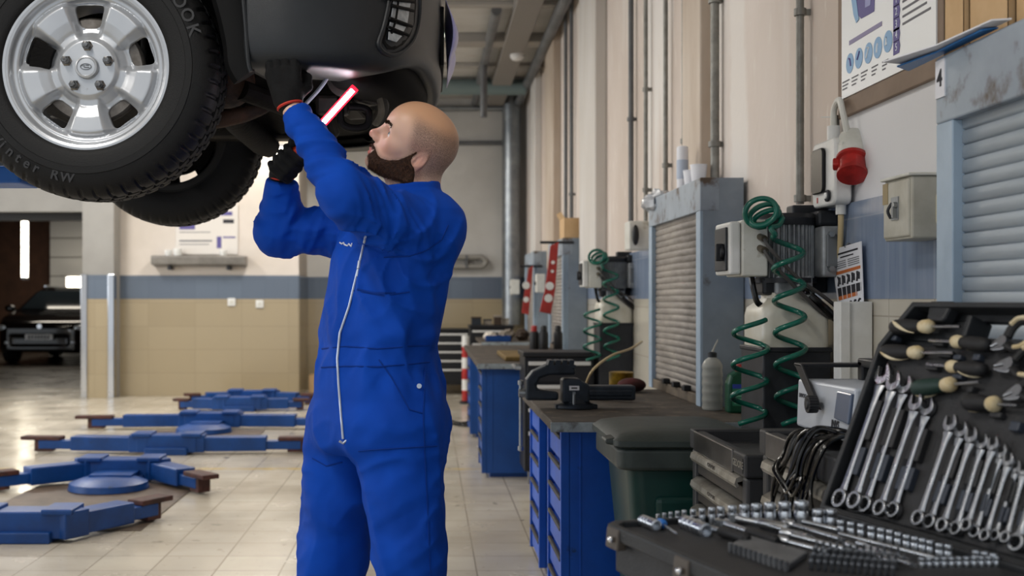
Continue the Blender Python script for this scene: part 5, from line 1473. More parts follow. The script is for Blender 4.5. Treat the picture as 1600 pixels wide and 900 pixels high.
# ------------------------------------------------------------------ vise on the long bench
M_vise = mat('vise_blue_grey', '2b3440', 0.45, 0.3, col2='1d232b', scale=12, bump=0.15, bscale=80)
vy = 4.74
vs_ = thing('bench_vise', 'dark blue-grey bench vise on the corner of the long workbench', 'vise', (0.6, vy, 0.80))
link('base', MB().lathe([(0.075, 0), (0.085, 0.004), (0.085, 0.014), (0.06, 0.024), (0.05, 0.045)], (0.605, vy, 0.80), n=28).b2(0.52, 0.69, vy - 0.03, vy + 0.03, 0.80, 0.818), M_vise, vs_)
def vpri(pts, y0, y1): return MB().prism(pts, y0, y1, lambda a, b, d: V(a, d, b))
link('slide_bar', MB().b2(0.56, 0.845, vy - 0.04, vy + 0.04, 0.835, 0.895).b2(0.60, 0.83, vy - 0.043, vy + 0.043, 0.85, 0.88), M_vise, vs_, smooth=0, bevel=0.008)
link('fixed_jaw', vpri([(0.545, 0.825), (0.655, 0.825), (0.655, 0.90), (0.625, 0.915), (0.615, 0.925), (0.55, 0.925), (0.545, 0.915)], vy - 0.05, vy + 0.05), M_vise, vs_, smooth=0, bevel=0.008)
mj = [(0.395, 0.835), (0.53, 0.835), (0.53, 0.87), (0.445, 0.88), (0.44, 0.90), (0.455, 0.925), (0.49, 0.938), (0.60, 0.940), (0.60, 0.965), (0.575, 0.985), (0.48, 0.980), (0.425, 0.955), (0.398, 0.92)]
link('sliding_jaw', vpri(mj, vy - 0.045, vy + 0.045), M_vise, vs_, smooth=0, bevel=0.01)
ja = MB()
for k in range(4): ja.hexa([V(x, y, z) for z, s in ((0.978, 0), (1.0, 0.006)) for x, y in ((0.485 + k * 0.028 + s, vy - 0.047), (0.507 + k * 0.028 + s * 0.5, vy - 0.047), (0.507 + k * 0.028 + s * 0.5, vy + 0.047), (0.485 + k * 0.028 + s, vy + 0.047))])
ja.b2(0.478, 0.60, vy - 0.046, vy + 0.046, 0.968, 0.98)
link('jaw_teeth', ja, M_vise, vs_, smooth=0)
link('screw', MB().cyl(V(0.37, vy, 0.862), V(0.42, vy, 0.862), 0.018, 16), M_galv, vs_)
link('handle', MB().cyl(V(0.378, vy, 0.90), V(0.378, vy, 0.64), 0.007, 10).lathe([(0.004, -0.012), (0.012, -0.008), (0.012, 0.008), (0.004, 0.012)], (0.378, vy, 0.905), n=12).lathe([(0.004, -0.012), (0.012, -0.008), (0.012, 0.008), (0.004, 0.012)], (0.378, vy, 0.635), n=12), M_galv, vs_)
vp = link('maker_plate', MB().b2(0.572, 0.612, vy - 0.054, vy - 0.05, 0.878, 0.896), M_paper, vs_, smooth=0)
link('plate_mark', MB().b2(0.580, 0.604, vy - 0.0546, vy - 0.054, 0.884, 0.890), M_inkd, vp, smooth=0)
link('locking_bolt', MB().cyl(V(0.59, vy - 0.06, 0.868), V(0.59, vy - 0.06, 0.815), 0.006, 10).b2(0.585, 0.595, vy - 0.07, vy - 0.045, 0.862, 0.872), M_galv, vs_)

# small things on the long bench
def at_z(u, v, z): s = (v - VPY) / (CAMH - z); return V((u - VPX) / s, FPX / s, z)
c = at_z(971, 610, 0.80)
yc = thing('tin_can', 'yellow-brown tin can at the back of the long bench', 'can', c)
link('can_body', MB().lathe([(0.058, 0), (0.060, 0.003), (0.060, 0.085), (0.062, 0.088), (0.055, 0.092)], c, n=28), mat('can_yellow', '9a7a1e', 0.4, 0.3, col2='3f3315', scale=16), yc)
c = at_z(1000, 613, 0.80) - V(0.04, 0, 0)
single('cloth', MB().sphere(c + V(0, 0, 0.035), (0.07, 0.06, 0.035), 18, 10), mat('rag_dark_red', '4b1718', 0.85, col2='2a1110', scale=10, bump=0.8, bscale=25), 'dark red rag beside the yellow can', 'rag')
c = at_z(975, 628, 0.80)
rc_ = thing('rolled_sandpaper', 'rolled brown sheet lying behind the vise', 'paper', c)
pts_r = [(0.034 * math.cos(t) * (1 - t * 0.02), 0.034 + 0.032 * math.sin(t) * (1 - t * 0.02)) for t in np.linspace(-0.5, 9.0, 50)]
mbr = MB(); vv = []
for (a, b) in pts_r: vv += [c + V(-0.16, a * 0.3 + 0.1, b * 0.45), c + V(0.035, a, b)]
mbr.add(vv, [(2 * k, 2 * k + 1, 2 * k + 3, 2 * k + 2) for k in range(len(pts_r) - 1)])
link('sheet', mbr, mat('sandpaper', '7a5f52', 0.85, col2='5d463c', scale=20), rc_, smooth=180).modifiers.new('t', 'SOLIDIFY').thickness = 0.0015
single('wire', MB().tube(bez([at_z(912, 612, 0.82), P(925, 580, 5.0), P(955, 556, 5.3), P(985, 545, 5.6), P(1003, 534, 5.9)], 8), 0.006, 8), M_beigecable, 'stiff beige cable rising from the vise to the cabinet post', 'cable')
# oil bottle with spout
c = at_z(1113, 641, 0.80); c.y = min(c.y, 4.66)
bt = thing('plastic_bottle', 'clear ribbed plastic bottle with a thin spout, at the cabinet corner', 'bottle', c)
M_clear = mat('clear_plastic', 'd6d6ce', 0.12, trans=0.5, ior=1.2)
pr = [(0.036, 0.0), (0.041, 0.005)]
for k in range(5): pr += [(0.041, 0.012 + k * 0.034), (0.0385, 0.030 + k * 0.034), (0.041, 0.034 + k * 0.034)]
pr += [(0.040, 0.185), (0.030, 0.203), (0.016, 0.213), (0.016, 0.226), (0.012, 0.228)]
link('bottle_body', MB().lathe(pr, c, n=32), M_clear, bt, smooth=60)
link('neck_ring', MB().lathe([(0.018, 0.214), (0.018, 0.232), (0.008, 0.236)], c, n=20), M_dark, bt)
link('spout', MB().tube([c + V(0, 0, 0.232), c + V(0.006, 0, 0.25), c + V(0.022, 0, 0.285)], [0.006, 0.004, 0.0025], 8), M_clear, bt)
c = at_z(1157, 645, 0.80)
gb = thing('oil_bottle', 'flat green bottle with a red cap between the cabinet and the motor unit', 'bottle', c)
def gbp(a, b, d): return c + V(a, d, b)
link('bottle_body', MB().prism([(-0.056, 0.0), (0.056, 0.0), (0.056, 0.115), (0.046, 0.15), (0.024, 0.165), (-0.024, 0.165), (-0.046, 0.15), (-0.056, 0.115)], -0.03, 0.03, gbp), mat('bottle_green', '0d4a34', 0.3), gb, smooth=0, bevel=0.01)
link('cap', MB().lathe([(0.021, 0.164), (0.021, 0.188), (0.018, 0.192)], c, n=24), M_red, gb)
lb_ = link('label', MB().b2(c.x - 0.04, c.x + 0.044, c.y - 0.0318, c.y - 0.030, c.z + 0.03, c.z + 0.115), mat('label_green', '2b7a5c', 0.5), gb, smooth=0)
link('label_band', MB().b2(c.x - 0.04, c.x + 0.044, c.y - 0.0326, c.y - 0.0318, c.z + 0.098, c.z + 0.115), mat('label_blue', '2a3fa0', 0.5), lb_, smooth=0)
for k in range(4): link('label_line', MB().b2(c.x - 0.033, c.x + 0.03 - 0.012 * (k % 2), c.y - 0.0326, c.y - 0.0318, c.z + 0.04 + k * 0.013, c.z + 0.045 + k * 0.013), mat('label_print', '7fb49c', 0.5), lb_, smooth=0)

# things standing on the dusty cabinet
zt = 1.756
c = V(1.20, 5.45, zt)
pr_ = thing('paper_roll', 'white roll of paper standing on the dusty shutter cabinet', 'paper roll', c)
link('roll', MB().lathe([(0.026, 0), (0.027, 0.21), (0.022, 0.215), (0.020, 0.20)], c, n=24), M_paper, pr_)
link('band', MB().lathe([(0.0275, 0.06), (0.0275, 0.15)], c, n=24, caps=False), mat('roll_print', 'b9c4d6', 0.6), pr_)
for (dx, dy, h, lb) in ((0.05, -0.13, 0.10, 'white paper cup on the dusty cabinet, nearer of two beside the roll'), (0.03, -0.03, 0.085, 'white paper cup on the dusty cabinet, right behind the roll')):
    q = V(1.20 + dx * 0.5, 5.36 + dy, zt)
    cu_ = thing('paper_cup', lb, 'cup', q)
    link('cup', MB().lathe([(0.028, 0.0), (0.038, h), (0.040, h), (0.039, h + 0.003), (0.036, h), (0.027, 0.004)], q, n=24), M_paper, cu_)
def crumple(c, r, seed, amp=0.3):
    mb = MB().sphere((0, 0, 0), 1.0, 28, 18); pts = np.array([tuple(p) for p in mb.v])
    n = perlin(pts[:, 0] * 2.2, pts[:, 1] * 2.2, pts[:, 2] * 2.2, seed) + 0.5 * np.abs(perlin(pts[:, 0] * 5, pts[:, 1] * 5, pts[:, 2] * 5, seed + 2))
    k = 1 + amp * n
    mb.v = [Vector(c) + V(p[0] * r[0] * f, p[1] * r[1] * f, p[2] * r[2] * f) for p, f in zip(pts, k)]
    return mb
bag = single('plastic_bag', crumple((1.16, 5.86, zt - 0.012), (0.06, 0.15, 0.055), 5, 0.5), mat('bag_film', 'd9dde4', 0.25, trans=0.4), 'crumpled clear plastic bag hanging over the far corner of the dusty cabinet', 'bag', smooth=30)
# cardboard on the third cabinet
def carton(label, x0, x1, y0, y1, z0, z1, group=None, flaps=True):
    t = thing('cardboard_box', label, 'box', ((x0 + x1) / 2, (y0 + y1) / 2, z0), group=group)
    w_ = 0.004
    link('box', MB().b2(x0, x0 + w_, y0, y1, z0, z1).b2(x1 - w_, x1, y0, y1, z0, z1).b2(x0, x1, y0, y0 + w_, z0, z1).b2(x0, x1, y1 - w_, y1, z0, z1).b2(x0, x1, y0, y1, z0, z0 + w_), M_card, t, smooth=0)
    if flaps:
        link('flap', MB().hexa([V(x0, y0, z1), V(x0, y1, z1), V(x0 - 0.03, y1, z1 + 0.05), V(x0 - 0.03, y0, z1 + 0.05)] + [V(x0 + w_, y0, z1), V(x0 + w_, y1, z1), V(x0 - 0.03 + w_, y1, z1 + 0.05), V(x0 - 0.03 + w_, y0, z1 + 0.05)]), M_card, t, smooth=0)
    else:
        link('lid', MB().b2(x0, x1, y0, (y0 + y1) / 2 - 0.001, z1, z1 + w_).b2(x0, x1, (y0 + y1) / 2 + 0.001, y1, z1, z1 + w_), M_card, t, smooth=0)
    return t
carton('small yellowish cardboard box on top of the distant grey cabinet', 1.13, 1.29, 9.6, 9.95, zt, zt + 0.17)
carton('cardboard box on the near shutter cabinet, at its far end', 1.085, 1.27, 2.335, 2.425, zt, zt + 0.2, flaps=False)
carton('cardboard box on the near shutter cabinet, middle of three', 1.092, 1.28, 2.17, 2.328, zt, zt + 0.16, flaps=False)
carton('cardboard box on the near shutter cabinet, closest to the camera', 1.10, 1.29, 1.80, 2.16, zt, zt + 0.11, flaps=False)
fd = thing('folder', 'blue folder with white papers overhanging the near cabinet top', 'folder', (1.07, 2.4, zt))
def sheet(name, pts, m, z, th, sag=0.0):
    mb = MB(); n = len(pts)
    mb.add([V(x, y, z + q) for x, y, q in pts] + [V(x, y, z + q + th) for x, y, q in pts], [tuple(range(n - 1, -1, -1)), tuple(range(n, 2 * n))] + [(i, (i + 1) % n, n + (i + 1) % n, n + i) for i in range(n)])
    return link(name, mb, m, fd, smooth=0)
sheet('cover', [(1.022, 2.515, 0.0), (1.055, 2.40, 0.006), (1.055, 2.20, 0.006), (1.083, 2.19, 0.008), (1.083, 2.60, 0.008)], mat('folder_blue', '1f6fb4', 0.4), zt, 0.003)
sheet('papers', [(0.985, 2.50, 0.004), (1.04, 2.36, 0.010), (1.05, 2.15, 0.010), (1.083, 2.14, 0.010), (1.083, 2.56, 0.009)], M_paper, zt + 0.003, 0.003)

# ------------------------------------------------------------------ wall poster on a brown board
PX = 1.312
tl, br_ = wp(1317, 155, PX), wp(1465, 82, PX)
py0, py1, pz0, pz1 = br_.y, tl.y, 1.882, 2.75
po = thing('poster', 'large white instruction poster on a brown board high on the right wall', 'poster', (XW, (py0 + py1) / 2, 1.82))
link('board', MB().b2(PX, XW - 0.001, py0 - 0.03, py1 + 0.045, 1.825, 2.80), mat('board_brown', '8d7a6a', 0.7, col2='7d6b5c', scale=5), po, smooth=0, bevel=0.003)
sh_ = link('poster_sheet', MB().b2(PX - 0.004, PX, py0, py1, pz0, pz1), mat('poster_paper', 'dfe2e4', 0.35), po, smooth=0)
def decal(name, uvs, m, X=PX - 0.0045, th=0.0008, parent=None):
    pts = [wp(u, v, X) for u, v in uvs]; n = len(pts)
    mb = MB().add([p for p in pts] + [p - V(th, 0, 0) for p in pts], [tuple(range(n)), tuple(range(2 * n - 1, n - 1, -1))] + [(i, n + i, n + (i + 1) % n, (i + 1) % n) for i in range(n)])
    return link(name, mb, m, parent or sh_, smooth=0)
for (u, v) in ((1328, 99), (1342, 91), (1357, 83), (1371.6, 74.4), (1387.6, 64.7)):
    q = wp(u, v, PX - 0.0045)
    link('round_picture', MB().lathe([(0.031, 0), (0.031, -0.0008)], q, 'x', 32), M_sky, sh_)
    rr = random.Random(int(u))
    link('picture_detail', MB().tube([q + V(-0.001, rr.uniform(-.015, .015), rr.uniform(-.02, .0)), q + V(-0.001, rr.uniform(-.01, .01), rr.uniform(0, .02)), q + V(-0.001, rr.uniform(-.015, .015), rr.uniform(-.01, .02))], 0.003, 6), mat('picture_white', 'e9eef2', 0.6) if u > 1345 else M_purple, sh_)
decal('title_bar', [(1327, 71), (1378, 40), (1378, 33), (1327, 64)], mat('title_lilac', '8c86a8', 0.6))
decal('car_picture', [(1330, -6), (1368, -30), (1366, 18), (1346, 29), (1337, 20)], M_purple)
decal('picture_light', [(1330, -4), (1337, -8), (1342, 30), (1338, 36), (1334, 24)], M_sky, X=PX - 0.0056)
decal('picture_light', [(1352, -12), (1362, -16), (1360, 8), (1352, 12)], mat('ink_lilac', '9a9cc8', 0.6), X=PX - 0.0056)
lq = 0
for k, num in enumerate('12345'):
    u, v = 1401, [-1, 18, 37.5, 54.5, 74][k]
    q = wp(u, v, PX - 0.0045)
    b_ = link('number_badge', MB().prism([(-0.022, -0.0185), (0.018, -0.0185), (0.024, 0), (0.018, 0.0185), (-0.022, 0.0185)], 0, 0.0008, lambda a, b, d: q + V(-d, -a, b)), M_purple, sh_, smooth=0)
    link('numeral', text_mb(num, 0.030, lambda c: q + V(-0.0012 - c.z, -c.x, c.y)), mat('badge_white', 'dfe3ee', 0.6), sh_, smooth=0)
for k in range(31):      # lines of small print, left column top, right column
    z = 2.62 - k * 0.0205
    ln = (py1 - py0)
    y_a = q.y - 0.04
    link('print_line', MB().b2(PX - 0.0052, PX - 0.0045, py0 + 0.03 + (0.05 if k % 4 == 3 else 0) + (0.012 * (k % 3)), y_a, z, z + 0.006), M_ink, sh_, smooth=0)
for k in range(5):
    z = 2.25 - k * 0.028
    link('print_line', MB().b2(PX - 0.0052, PX - 0.0045, q.y + 0.04, q.y + 0.15, z, z + 0.005), M_ink, sh_, smooth=0)
for j in range(5):
    for k in range(3):
        y = wp([1324, 1338, 1352, 1368, 1384][j], 110, PX).y; z = 1.93 - k * 0.011
        link('caption_line', MB().b2(PX - 0.0052, PX - 0.0045, y - 0.03 + 0.01 * k, y + 0.03 - 0.004 * j, z, z + 0.004), M_ink, sh_, smooth=0)

# ------------------------------------------------------------------ switch box with red industrial plug
sx = 1.262; ys0, ys1, zs0, zs1 = 3.58, 3.79, 1.545, 1.755
sb_ = thing('socket_box', 'white switch box with a red industrial plug on the wall under the poster', 'switch box', (XW, 3.68, zs0))
link('housing', MB().prism(rrect(ys1 - ys0, zs1 - zs0, 0.025, 5, (ys0 + ys1) / 2, (zs0 + zs1) / 2), 0, XW - 0.014 - sx, lambda a, b, d: V(sx + d, a, b)), M_white, sb_, smooth=40, bevel=0.006)
link('window_flap', MB().prism(rrect(0.11, 0.145, 0.02, 5, 3.715, 1.66), 0, 0.012, lambda a, b, d: V(sx - d, a, b)), mat('smoked_flap', '151416', 0.3, spec=0.25), sb_, smooth=40, bevel=0.004)
kq = V(sx - 0.004, 3.63, 1.575)
link('knob', MB().lathe([(0.019, 0.0), (0.019, -0.006), (0.014, -0.008), (0.013, -0.004)], kq, 'x', 28), M_dark, sb_)
link('knob_cap', MB().lathe([(0.011, -0.004), (0.010, -0.010), (0.001, -0.011)], kq, 'x', 20), M_white, sb_)
link('red_mark', MB().b2(sx - 0.0015, sx, 3.735, 3.745, 1.56, 1.578), M_red, sb_, smooth=0)
sc_ = P(1334, 240, 3.55)
ax_ = V(-0.22, -0.55, -0.80).normalized(); Rz = ax_.to_track_quat('Z', 'Y').to_matrix()
link('socket_body', MB().lathe([(0.040, -0.075), (0.044, -0.06), (0.044, 0.010), (0.040, 0.016)], sc_ + V(0, 0.01, 0.0), n=20, R=Rz).b2(sx + 0.01, XW - 0.02, 3.55, 3.585, 1.64, 1.735), M_cream, sb_, bevel=0.003)
link('plug', MB().lathe([(0.036, 0.014), (0.049, 0.018), (0.050, 0.030), (0.041, 0.034), (0.040, 0.072), (0.045, 0.076), (0.045, 0.088), (0.030, 0.090)], sc_ + V(0, 0.01, 0), n=28, R=Rz), M_red, sb_, label='red round plug')
link('plug_lug', MB().box(sc_ + Rz @ V(-0.046, 0, 0.04) + V(0, 0.01, 0), (0.022, 0.03, 0.03), Rz), M_red, sb_, smooth=0, bevel=0.005)
link('cable_gland', MB().cyl(V(1.30, 3.70, zs1), V(1.30, 3.70, zs1 + 0.05), 0.02, 16), M_white, sb_)
link('cable_gland', MB().cyl(V(1.295, 3.62, zs0), V(1.295, 3.62, zs0 - 0.03), 0.016, 14), M_white, sb_)
link('cable', MB().tube(bez([V(1.30, 3.70, zs1 + 0.04), V(1.295, 3.68, zs1 + 0.10), V(1.29, 3.62, zs1 + 0.12), V(1.29, 3.585, zs1 + 0.07), V(1.30, 3.575, zs1 + 0.0), V(1.30, 3.57, zs1 - 0.03)], 6), 0.010, 10), M_cream, sb_)
link('supply_cable', MB().tube(bez([V(1.295, 3.62, zs0 - 0.02), V(1.295, 3.62, zs0 - 0.06), V(1.300, 3.64, zs0 - 0.12), V(1.305, 3.66, zs0 - 0.18)], 6), 0.009, 10), M_beigecable, sb_)
link('wall_pipe', MB().cyl(V(1.31, 3.71, zs1), V(1.31, 3.71, 1.84), 0.012, 12), M_conduit, sb_)
link('loose_wire', MB().tube(bez([P(1283, 183, 3.75), P(1310, 184, 3.70), P(1335, 192, 3.66), P(1360, 212, 3.60)], 6), 0.0022, 6), M_white, sb_)
# grey electrical box
ex, ey0, ey1, ez0, ez1 = 1.22, 2.91, 3.085, 1.403, 1.562
eb = thing('electrical_box', 'beige metal electrical box beside the near shutter cabinet', 'electrical box', (XW, 3.0, ez0))
link('box', MB().b2(ex, XW - 0.012, ey0, ey1, ez0, ez1).b2(ex - 0.006, ex + 0.01, ey0 + 0.006, ey1 - 0.006, ez0 + 0.006, ez1 - 0.006), mat('box_beige', 'bfbdb2', 0.45, col2='aaa79a', scale=9, col3='8b8169', scale3=12, lo3=0.66, hi3=0.74), eb, smooth=0, bevel=0.005)
link('top_cover', MB().b2(ex - 0.01, XW - 0.014, ey0 - 0.006, ey1 + 0.006, ez1, ez1 + 0.008), M_cream, eb, smooth=0, bevel=0.003)
link('lock_plate', MB().b2(ex - 0.009, ex - 0.006, 2.975, 3.02, 1.455, 1.515), M_alu, eb, smooth=0)
link('lock', MB().cyl(V(ex - 0.018, 2.985, 1.492), V(ex - 0.006, 2.985, 1.492), 0.009, 12).b2(ex - 0.02, ex - 0.008, 2.98, 2.99, 1.46, 1.49), M_galv, eb)
link('hasp', MB().tube(bez([V(ex - 0.01, 3.01, 1.50), V(ex - 0.02, 3.012, 1.48), V(ex - 0.012, 3.012, 1.46)], 4), 0.004, 8), M_dark, eb)
link('corner_tape', MB().b2(ex - 0.0075, ex - 0.006, 3.045, 3.078, 1.50, 1.555), mat('tape_tan', '9d8c68', 0.6), eb, smooth=0)
link('slot', MB().prism(rrect(0.022, 0.085, 0.011, 5, 1.292, 1.478), 0, 0.002, lambda a, b, d: V(a, ey0 - d, b)), mat('slot_cream', 'ded7b8', 0.5), eb, smooth=0)
# instruction card with pictograms, hung on the wall
cd = thing('instruction_card', 'hanging white card with orange and black pictogram rows, under the switch box', 'card', (1.30, 3.5, 1.23))
CX = 1.296
corner = [wp(1298, 391, CX), wp(1345, 377, CX), wp(1349, 486, CX), wp(1312, 497, CX)]
cs = link('card', MB().add(corner + [p + V(0.003, 0, 0) for p in corner], [(0, 1, 2, 3), (7, 6, 5, 4)] + [(i, i + 4, (i + 1) % 4 + 4, (i + 1) % 4) for i in range(4)]), M_paper, cd, smooth=0)
def cq(a, b, X=0.0012):      # a, b in 0..1 across and down the card
    t = corner[0].lerp(corner[1], a); u_ = corner[3].lerp(corner[2], a); return t.lerp(u_, b) - V(X, 0, 0)
def cdec(name, a0, a1, b0, b1, m, X=0.0012): 
    p = [cq(a0, b0, X), cq(a1, b0, X), cq(a1, b1, X), cq(a0, b1, X)]
    return link(name, MB().add(p + [k + V(0.0008, 0, 0) for k in p], [(0, 1, 2, 3), (7, 6, 5, 4)] + [(i, i + 4, (i + 1) % 4 + 4, (i + 1) % 4) for i in range(4)]), m, cs, smooth=0)
cdec('title_line', 0.15, 0.9, 0.08, 0.105, M_inkd); cdec('title_line', 0.3, 0.75, 0.14, 0.158, M_inkd)
for r in range(4): cdec('print_line', 0.1, 0.48, 0.20 + r * 0.03, 0.212 + r * 0.03, M_ink); cdec('print_line', 0.55, 0.93, 0.20 + r * 0.03, 0.212 + r * 0.03, M_ink)
cdec('orange_band', 0.08, 0.96, 0.34, 0.385, M_orange)
cdec('black_band', 0.08, 0.96, 0.58, 0.70, M_inkd); cdec('orange_band', 0.08, 0.80, 0.70, 0.755, M_orange)
for r in range(5):
    a = 0.11 + r * 0.175
    rr = random.Random(r)
    link('pictogram', MB().tube([cq(a + 0.02, 0.55), cq(a + 0.06 + rr.uniform(-.02, .02), 0.47), cq(a + 0.04, 0.42), cq(a + 0.11, 0.44), cq(a + 0.10, 0.53)], 0.0035, 6), M_inkd, cs)
    cdec('black_band_gap', a + 0.135, a + 0.15, 0.58, 0.755, M_paper, 0.0022)
    link('pictogram', MB().tube([cq(a + 0.01, 0.86), cq(a + 0.08, 0.81), cq(a + 0.12, 0.82)], 0.003, 6), M_inkd, cs)
link('hook', MB().tube([cq(0.5, 0.02), cq(0.5, -0.04) + V(0.012, 0, 0), V(XW - 0.014, cq(0.5, 0).y, cq(0.5, -0.02).z)], 0.003, 6), M_galv, cd)
# white trunking below the card
wt = thing('cable_trunking', 'white upright plastic trunking below the pictogram card', 'trunking', (1.29, 3.42, 0.0))
link('trunk', MB().b2(1.215, 1.245, 3.40, 3.46, 0.0, 1.242), M_white, wt, smooth=0, bevel=0.003)
link('cover', MB().b2(1.247, XW - 0.016, 3.41, 3.47, 0.0, 1.242), M_white, wt, smooth=0, bevel=0.003)

# ------------------------------------------------------------------ hydraulic power unit with control box
def power_unit(off, label, labelh):
    ox, oy = off
    U_ = lambda x, y, z: V(x + ox, y + oy, z)
    t = thing('power_unit', label, 'motor', U_(1.17, 3.75, 0))
    def bx(name, x0, x1, y0, y1, z0, z1, m, bv=0.004, **k): return link(name, MB().b2(x0 + ox, x1 + ox, y0 + oy, y1 + oy, z0, z1), m, t, smooth=0, bevel=bv, **k)
    # sump column, white tank
    bx('sump', 1.062, 1.278, 3.66, 3.92, 0.0, 1.087, M_dark, 0.006)
    tk = MB()
    lo = rrect(0.214, 0.25, 0.03, 5, 1.171 + ox, 3.785 + oy); hi = rrect(0.206, 0.24, 0.04, 5, 1.171 + ox, 3.785 + oy); t2 = rrect(0.13, 0.16, 0.05, 5, 1.165 + ox, 3.78 + oy)
    n = len(lo); vs = []
    for ring, z in ((lo, 1.087), (lo, 1.195), (hi, 1.222), (t2, 1.252), (t2, 1.27)): vs += [V(a, b, z) for a, b in ring]
    tk.add(vs, [(r * n + i, r * n + (i + 1) % n, (r + 1) * n + (i + 1) % n, (r + 1) * n + i) for r in range(4) for i in range(n)] + [tuple(range(n - 1, -1, -1)), tuple(4 * n + i for i in range(n))])
    link('tank', tk, mat('tank_plastic', 'd9d7cd', 0.35, col2='c6c0ae', scale=6, col3='a58f70', scale3=5, lo3=0.64, hi3=0.8), t, smooth=50, label='white plastic oil tank')
    bx('tank_collar', 1.058, 1.282, 3.655, 3.925, 1.08, 1.096, M_dark, 0.004)
    bx('valve_block', 1.115, 1.235, 3.70, 3.84, 1.262, 1.325, M_alu, 0.008)
    for k in range(3):
        link('valve_bolt', MB().cyl(U_(1.135 + k * 0.04, 3.70, 1.29), U_(1.135 + k * 0.04, 3.685, 1.29), 0.009, 6), M_galv, t)
    # finned motor
    mc = U_(1.168, 3.78, 0)
    mb = MB(); prof = []; N_ = 144; vs = []
    zr = [1.318, 1.322, 1.49, 1.494]
    for z in zr:
        for k in range(N_):
            ph = (k % 4); r = 0.092 if ph in (0, 1) else 0.078
            vs.append(mc + V(r * math.cos(2 * PI * k / N_), r * math.sin(2 * PI * k / N_), z))
    mb.add(vs, [(i * N_ + k, i * N_ + (k + 1) % N_, (i + 1) * N_ + (k + 1) % N_, (i + 1) * N_ + k) for i in range(3) for k in range(N_)] + [tuple(range(N_ - 1, -1, -1)), tuple(3 * N_ + k for k in range(N_))])
    link('motor_body', mb, M_alu, t, smooth=0, label='finned aluminium motor')
    link('fan_cowl', MB().lathe([(0.095, 1.488), (0.098, 1.493), (0.098, 1.512), (0.088, 1.526), (0.03, 1.528)], mc, n=40), M_dark, t)
    link('motor_flange', MB().lathe([(0.06, 1.30), (0.10, 1.302), (0.10, 1.318), (0.07, 1.32)], mc, n=40), M_dark, t)
    bx('terminal_box', 1.25, 1.325, 3.66, 3.76, 1.32, 1.482, M_alu, 0.008)
    tb = bx('terminal_cover', 1.262, 1.298, 3.652, 3.66, 1.35, 1.455, mat('cover_grey', '74787c', 0.5, 0.4), 0.004)
    bx('wall_bracket', 1.20, XW - 0.014, 3.80, 3.87, 1.27, 1.56, M_dark, 0.006)
    for k, z in enumerate((1.345, 1.455)): link('cover_bolt', MB().cyl(U_(1.275, 3.66, z), U_(1.275, 3.640, z), 0.010, 6), M_galv, t)
    link('side_bracket', MB().b2(1.25 + ox, 1.318 + ox, 3.70 + oy, 3.82 + oy, 1.485, 1.535), M_dark, t, smooth=0, bevel=0.01)
    # white control box
    cb_ = MB().b2(0.995 + ox, 1.078 + ox, 3.66 + oy, 3.86 + oy, 1.322, 1.502)
    link('control_box', cb_, M_cream, t, smooth=0, bevel=0.006, label='cream control box')
    cv = link('control_box_cover', MB().b2(0.958 + ox, 0.993 + ox, 3.665 + oy, 3.855 + oy, 1.327, 1.497), M_white, t, smooth=0, bevel=0.008)
    link('switch_plate', MB().b2(0.950 + ox, 0.958 + ox, 3.69 + oy, 3.83 + oy, 1.34, 1.48), M_dark, cv, smooth=0, bevel=0.003)
    link('rotary_switch', MB().lathe([(0.024, 0.0), (0.022, -0.012), (0.012, -0.014)], U_(0.950, 3.72, 1.40), 'x', 20).b2(0.926 + ox, 0.950 + ox, 3.713 + oy, 3.727 + oy, 1.372, 1.428), M_blackm, cv, bevel=0.003)
    for k, z in enumerate((1.448, 1.412)):
        g = U_(1.052, 3.655, z)
        link('cable_gland', MB().cyl(g + V(0, 0.01, 0), g - V(-0.006, 0.022, 0.008), 0.011, 12), mat('brass_gland', '6d6455', 0.4, 0.7), t)
        link('cable', MB().tube(bez([g - V(-0.006, 0.02, 0.008), g + V(0.03, -0.03, -0.05), g + V(0.11, -0.02, -0.13), g + V(0.2, 0.0, -0.19 - 0.02 * k), g + V(0.262, 0.04, -0.23)], 6), 0.0062, 8), mat('grey_cable', '4c4a49', 0.5), t)
    link('pressure_hose', MB().tube(bez([U_(1.19, 3.69, 1.285), U_(1.21, 3.66, 1.262), U_(1.25, 3.65, 1.225), U_(1.29, 3.66, 1.19), U_(1.315, 3.70, 1.185)], 6), 0.013, 10), M_cable, t)
    link('hose_fitting', MB().cyl(U_(1.185, 3.695, 1.288), U_(1.215, 3.657, 1.257), 0.016, 6), M_galv, t)
    link('return_hose', MB().tube(bez([U_(1.05, 3.75, 1.325), U_(1.055, 3.74, 1.28), U_(1.07, 3.74, 1.235), U_(1.11, 3.74, 1.225), U_(1.13, 3.74, 1.26)], 6), 0.010, 8), M_cable, t)
    bx('pump', 1.08, 1.135, 3.72, 3.82, 1.262, 1.32, M_dark, 0.01)
    # coiled green air hose
    h = thing('air_hose', labelh, 'hose', U_(1.13, 3.58, 1.0))
    def q(u, v, d): p = P(u, v, d); return V(p.x + ox, p.y + oy, p.z)
    pts = []
    for k in range(48):       # bundle of loops hooked over the cowl
        a = 2 * PI * k / 16 + 1.2; j = k / 16
        pts.append(q(1187 + 4.5 * j + (25 - 2.5 * j) * math.cos(a + 0.3 * j), 330 + 3.5 * j + (25 - 5.5 * j) * math.sin(a), 3.58 + 0.022 * j + 0.03 * math.cos(a * 0.5)))
    pts += [q(1222, 338, 3.62), q(1217, 352, 3.60), q(1204, 356, 3.58)]
    a0 = 2.6
    for k in range(6 * 20):
        a = a0 + 2 * PI * k / 20; j = k / 120
        pts.append(q(1231 + 7 * j + 23.5 * math.cos(a) , 366 + 300 * j, 3.600 - 0.046 * math.sin(a)))
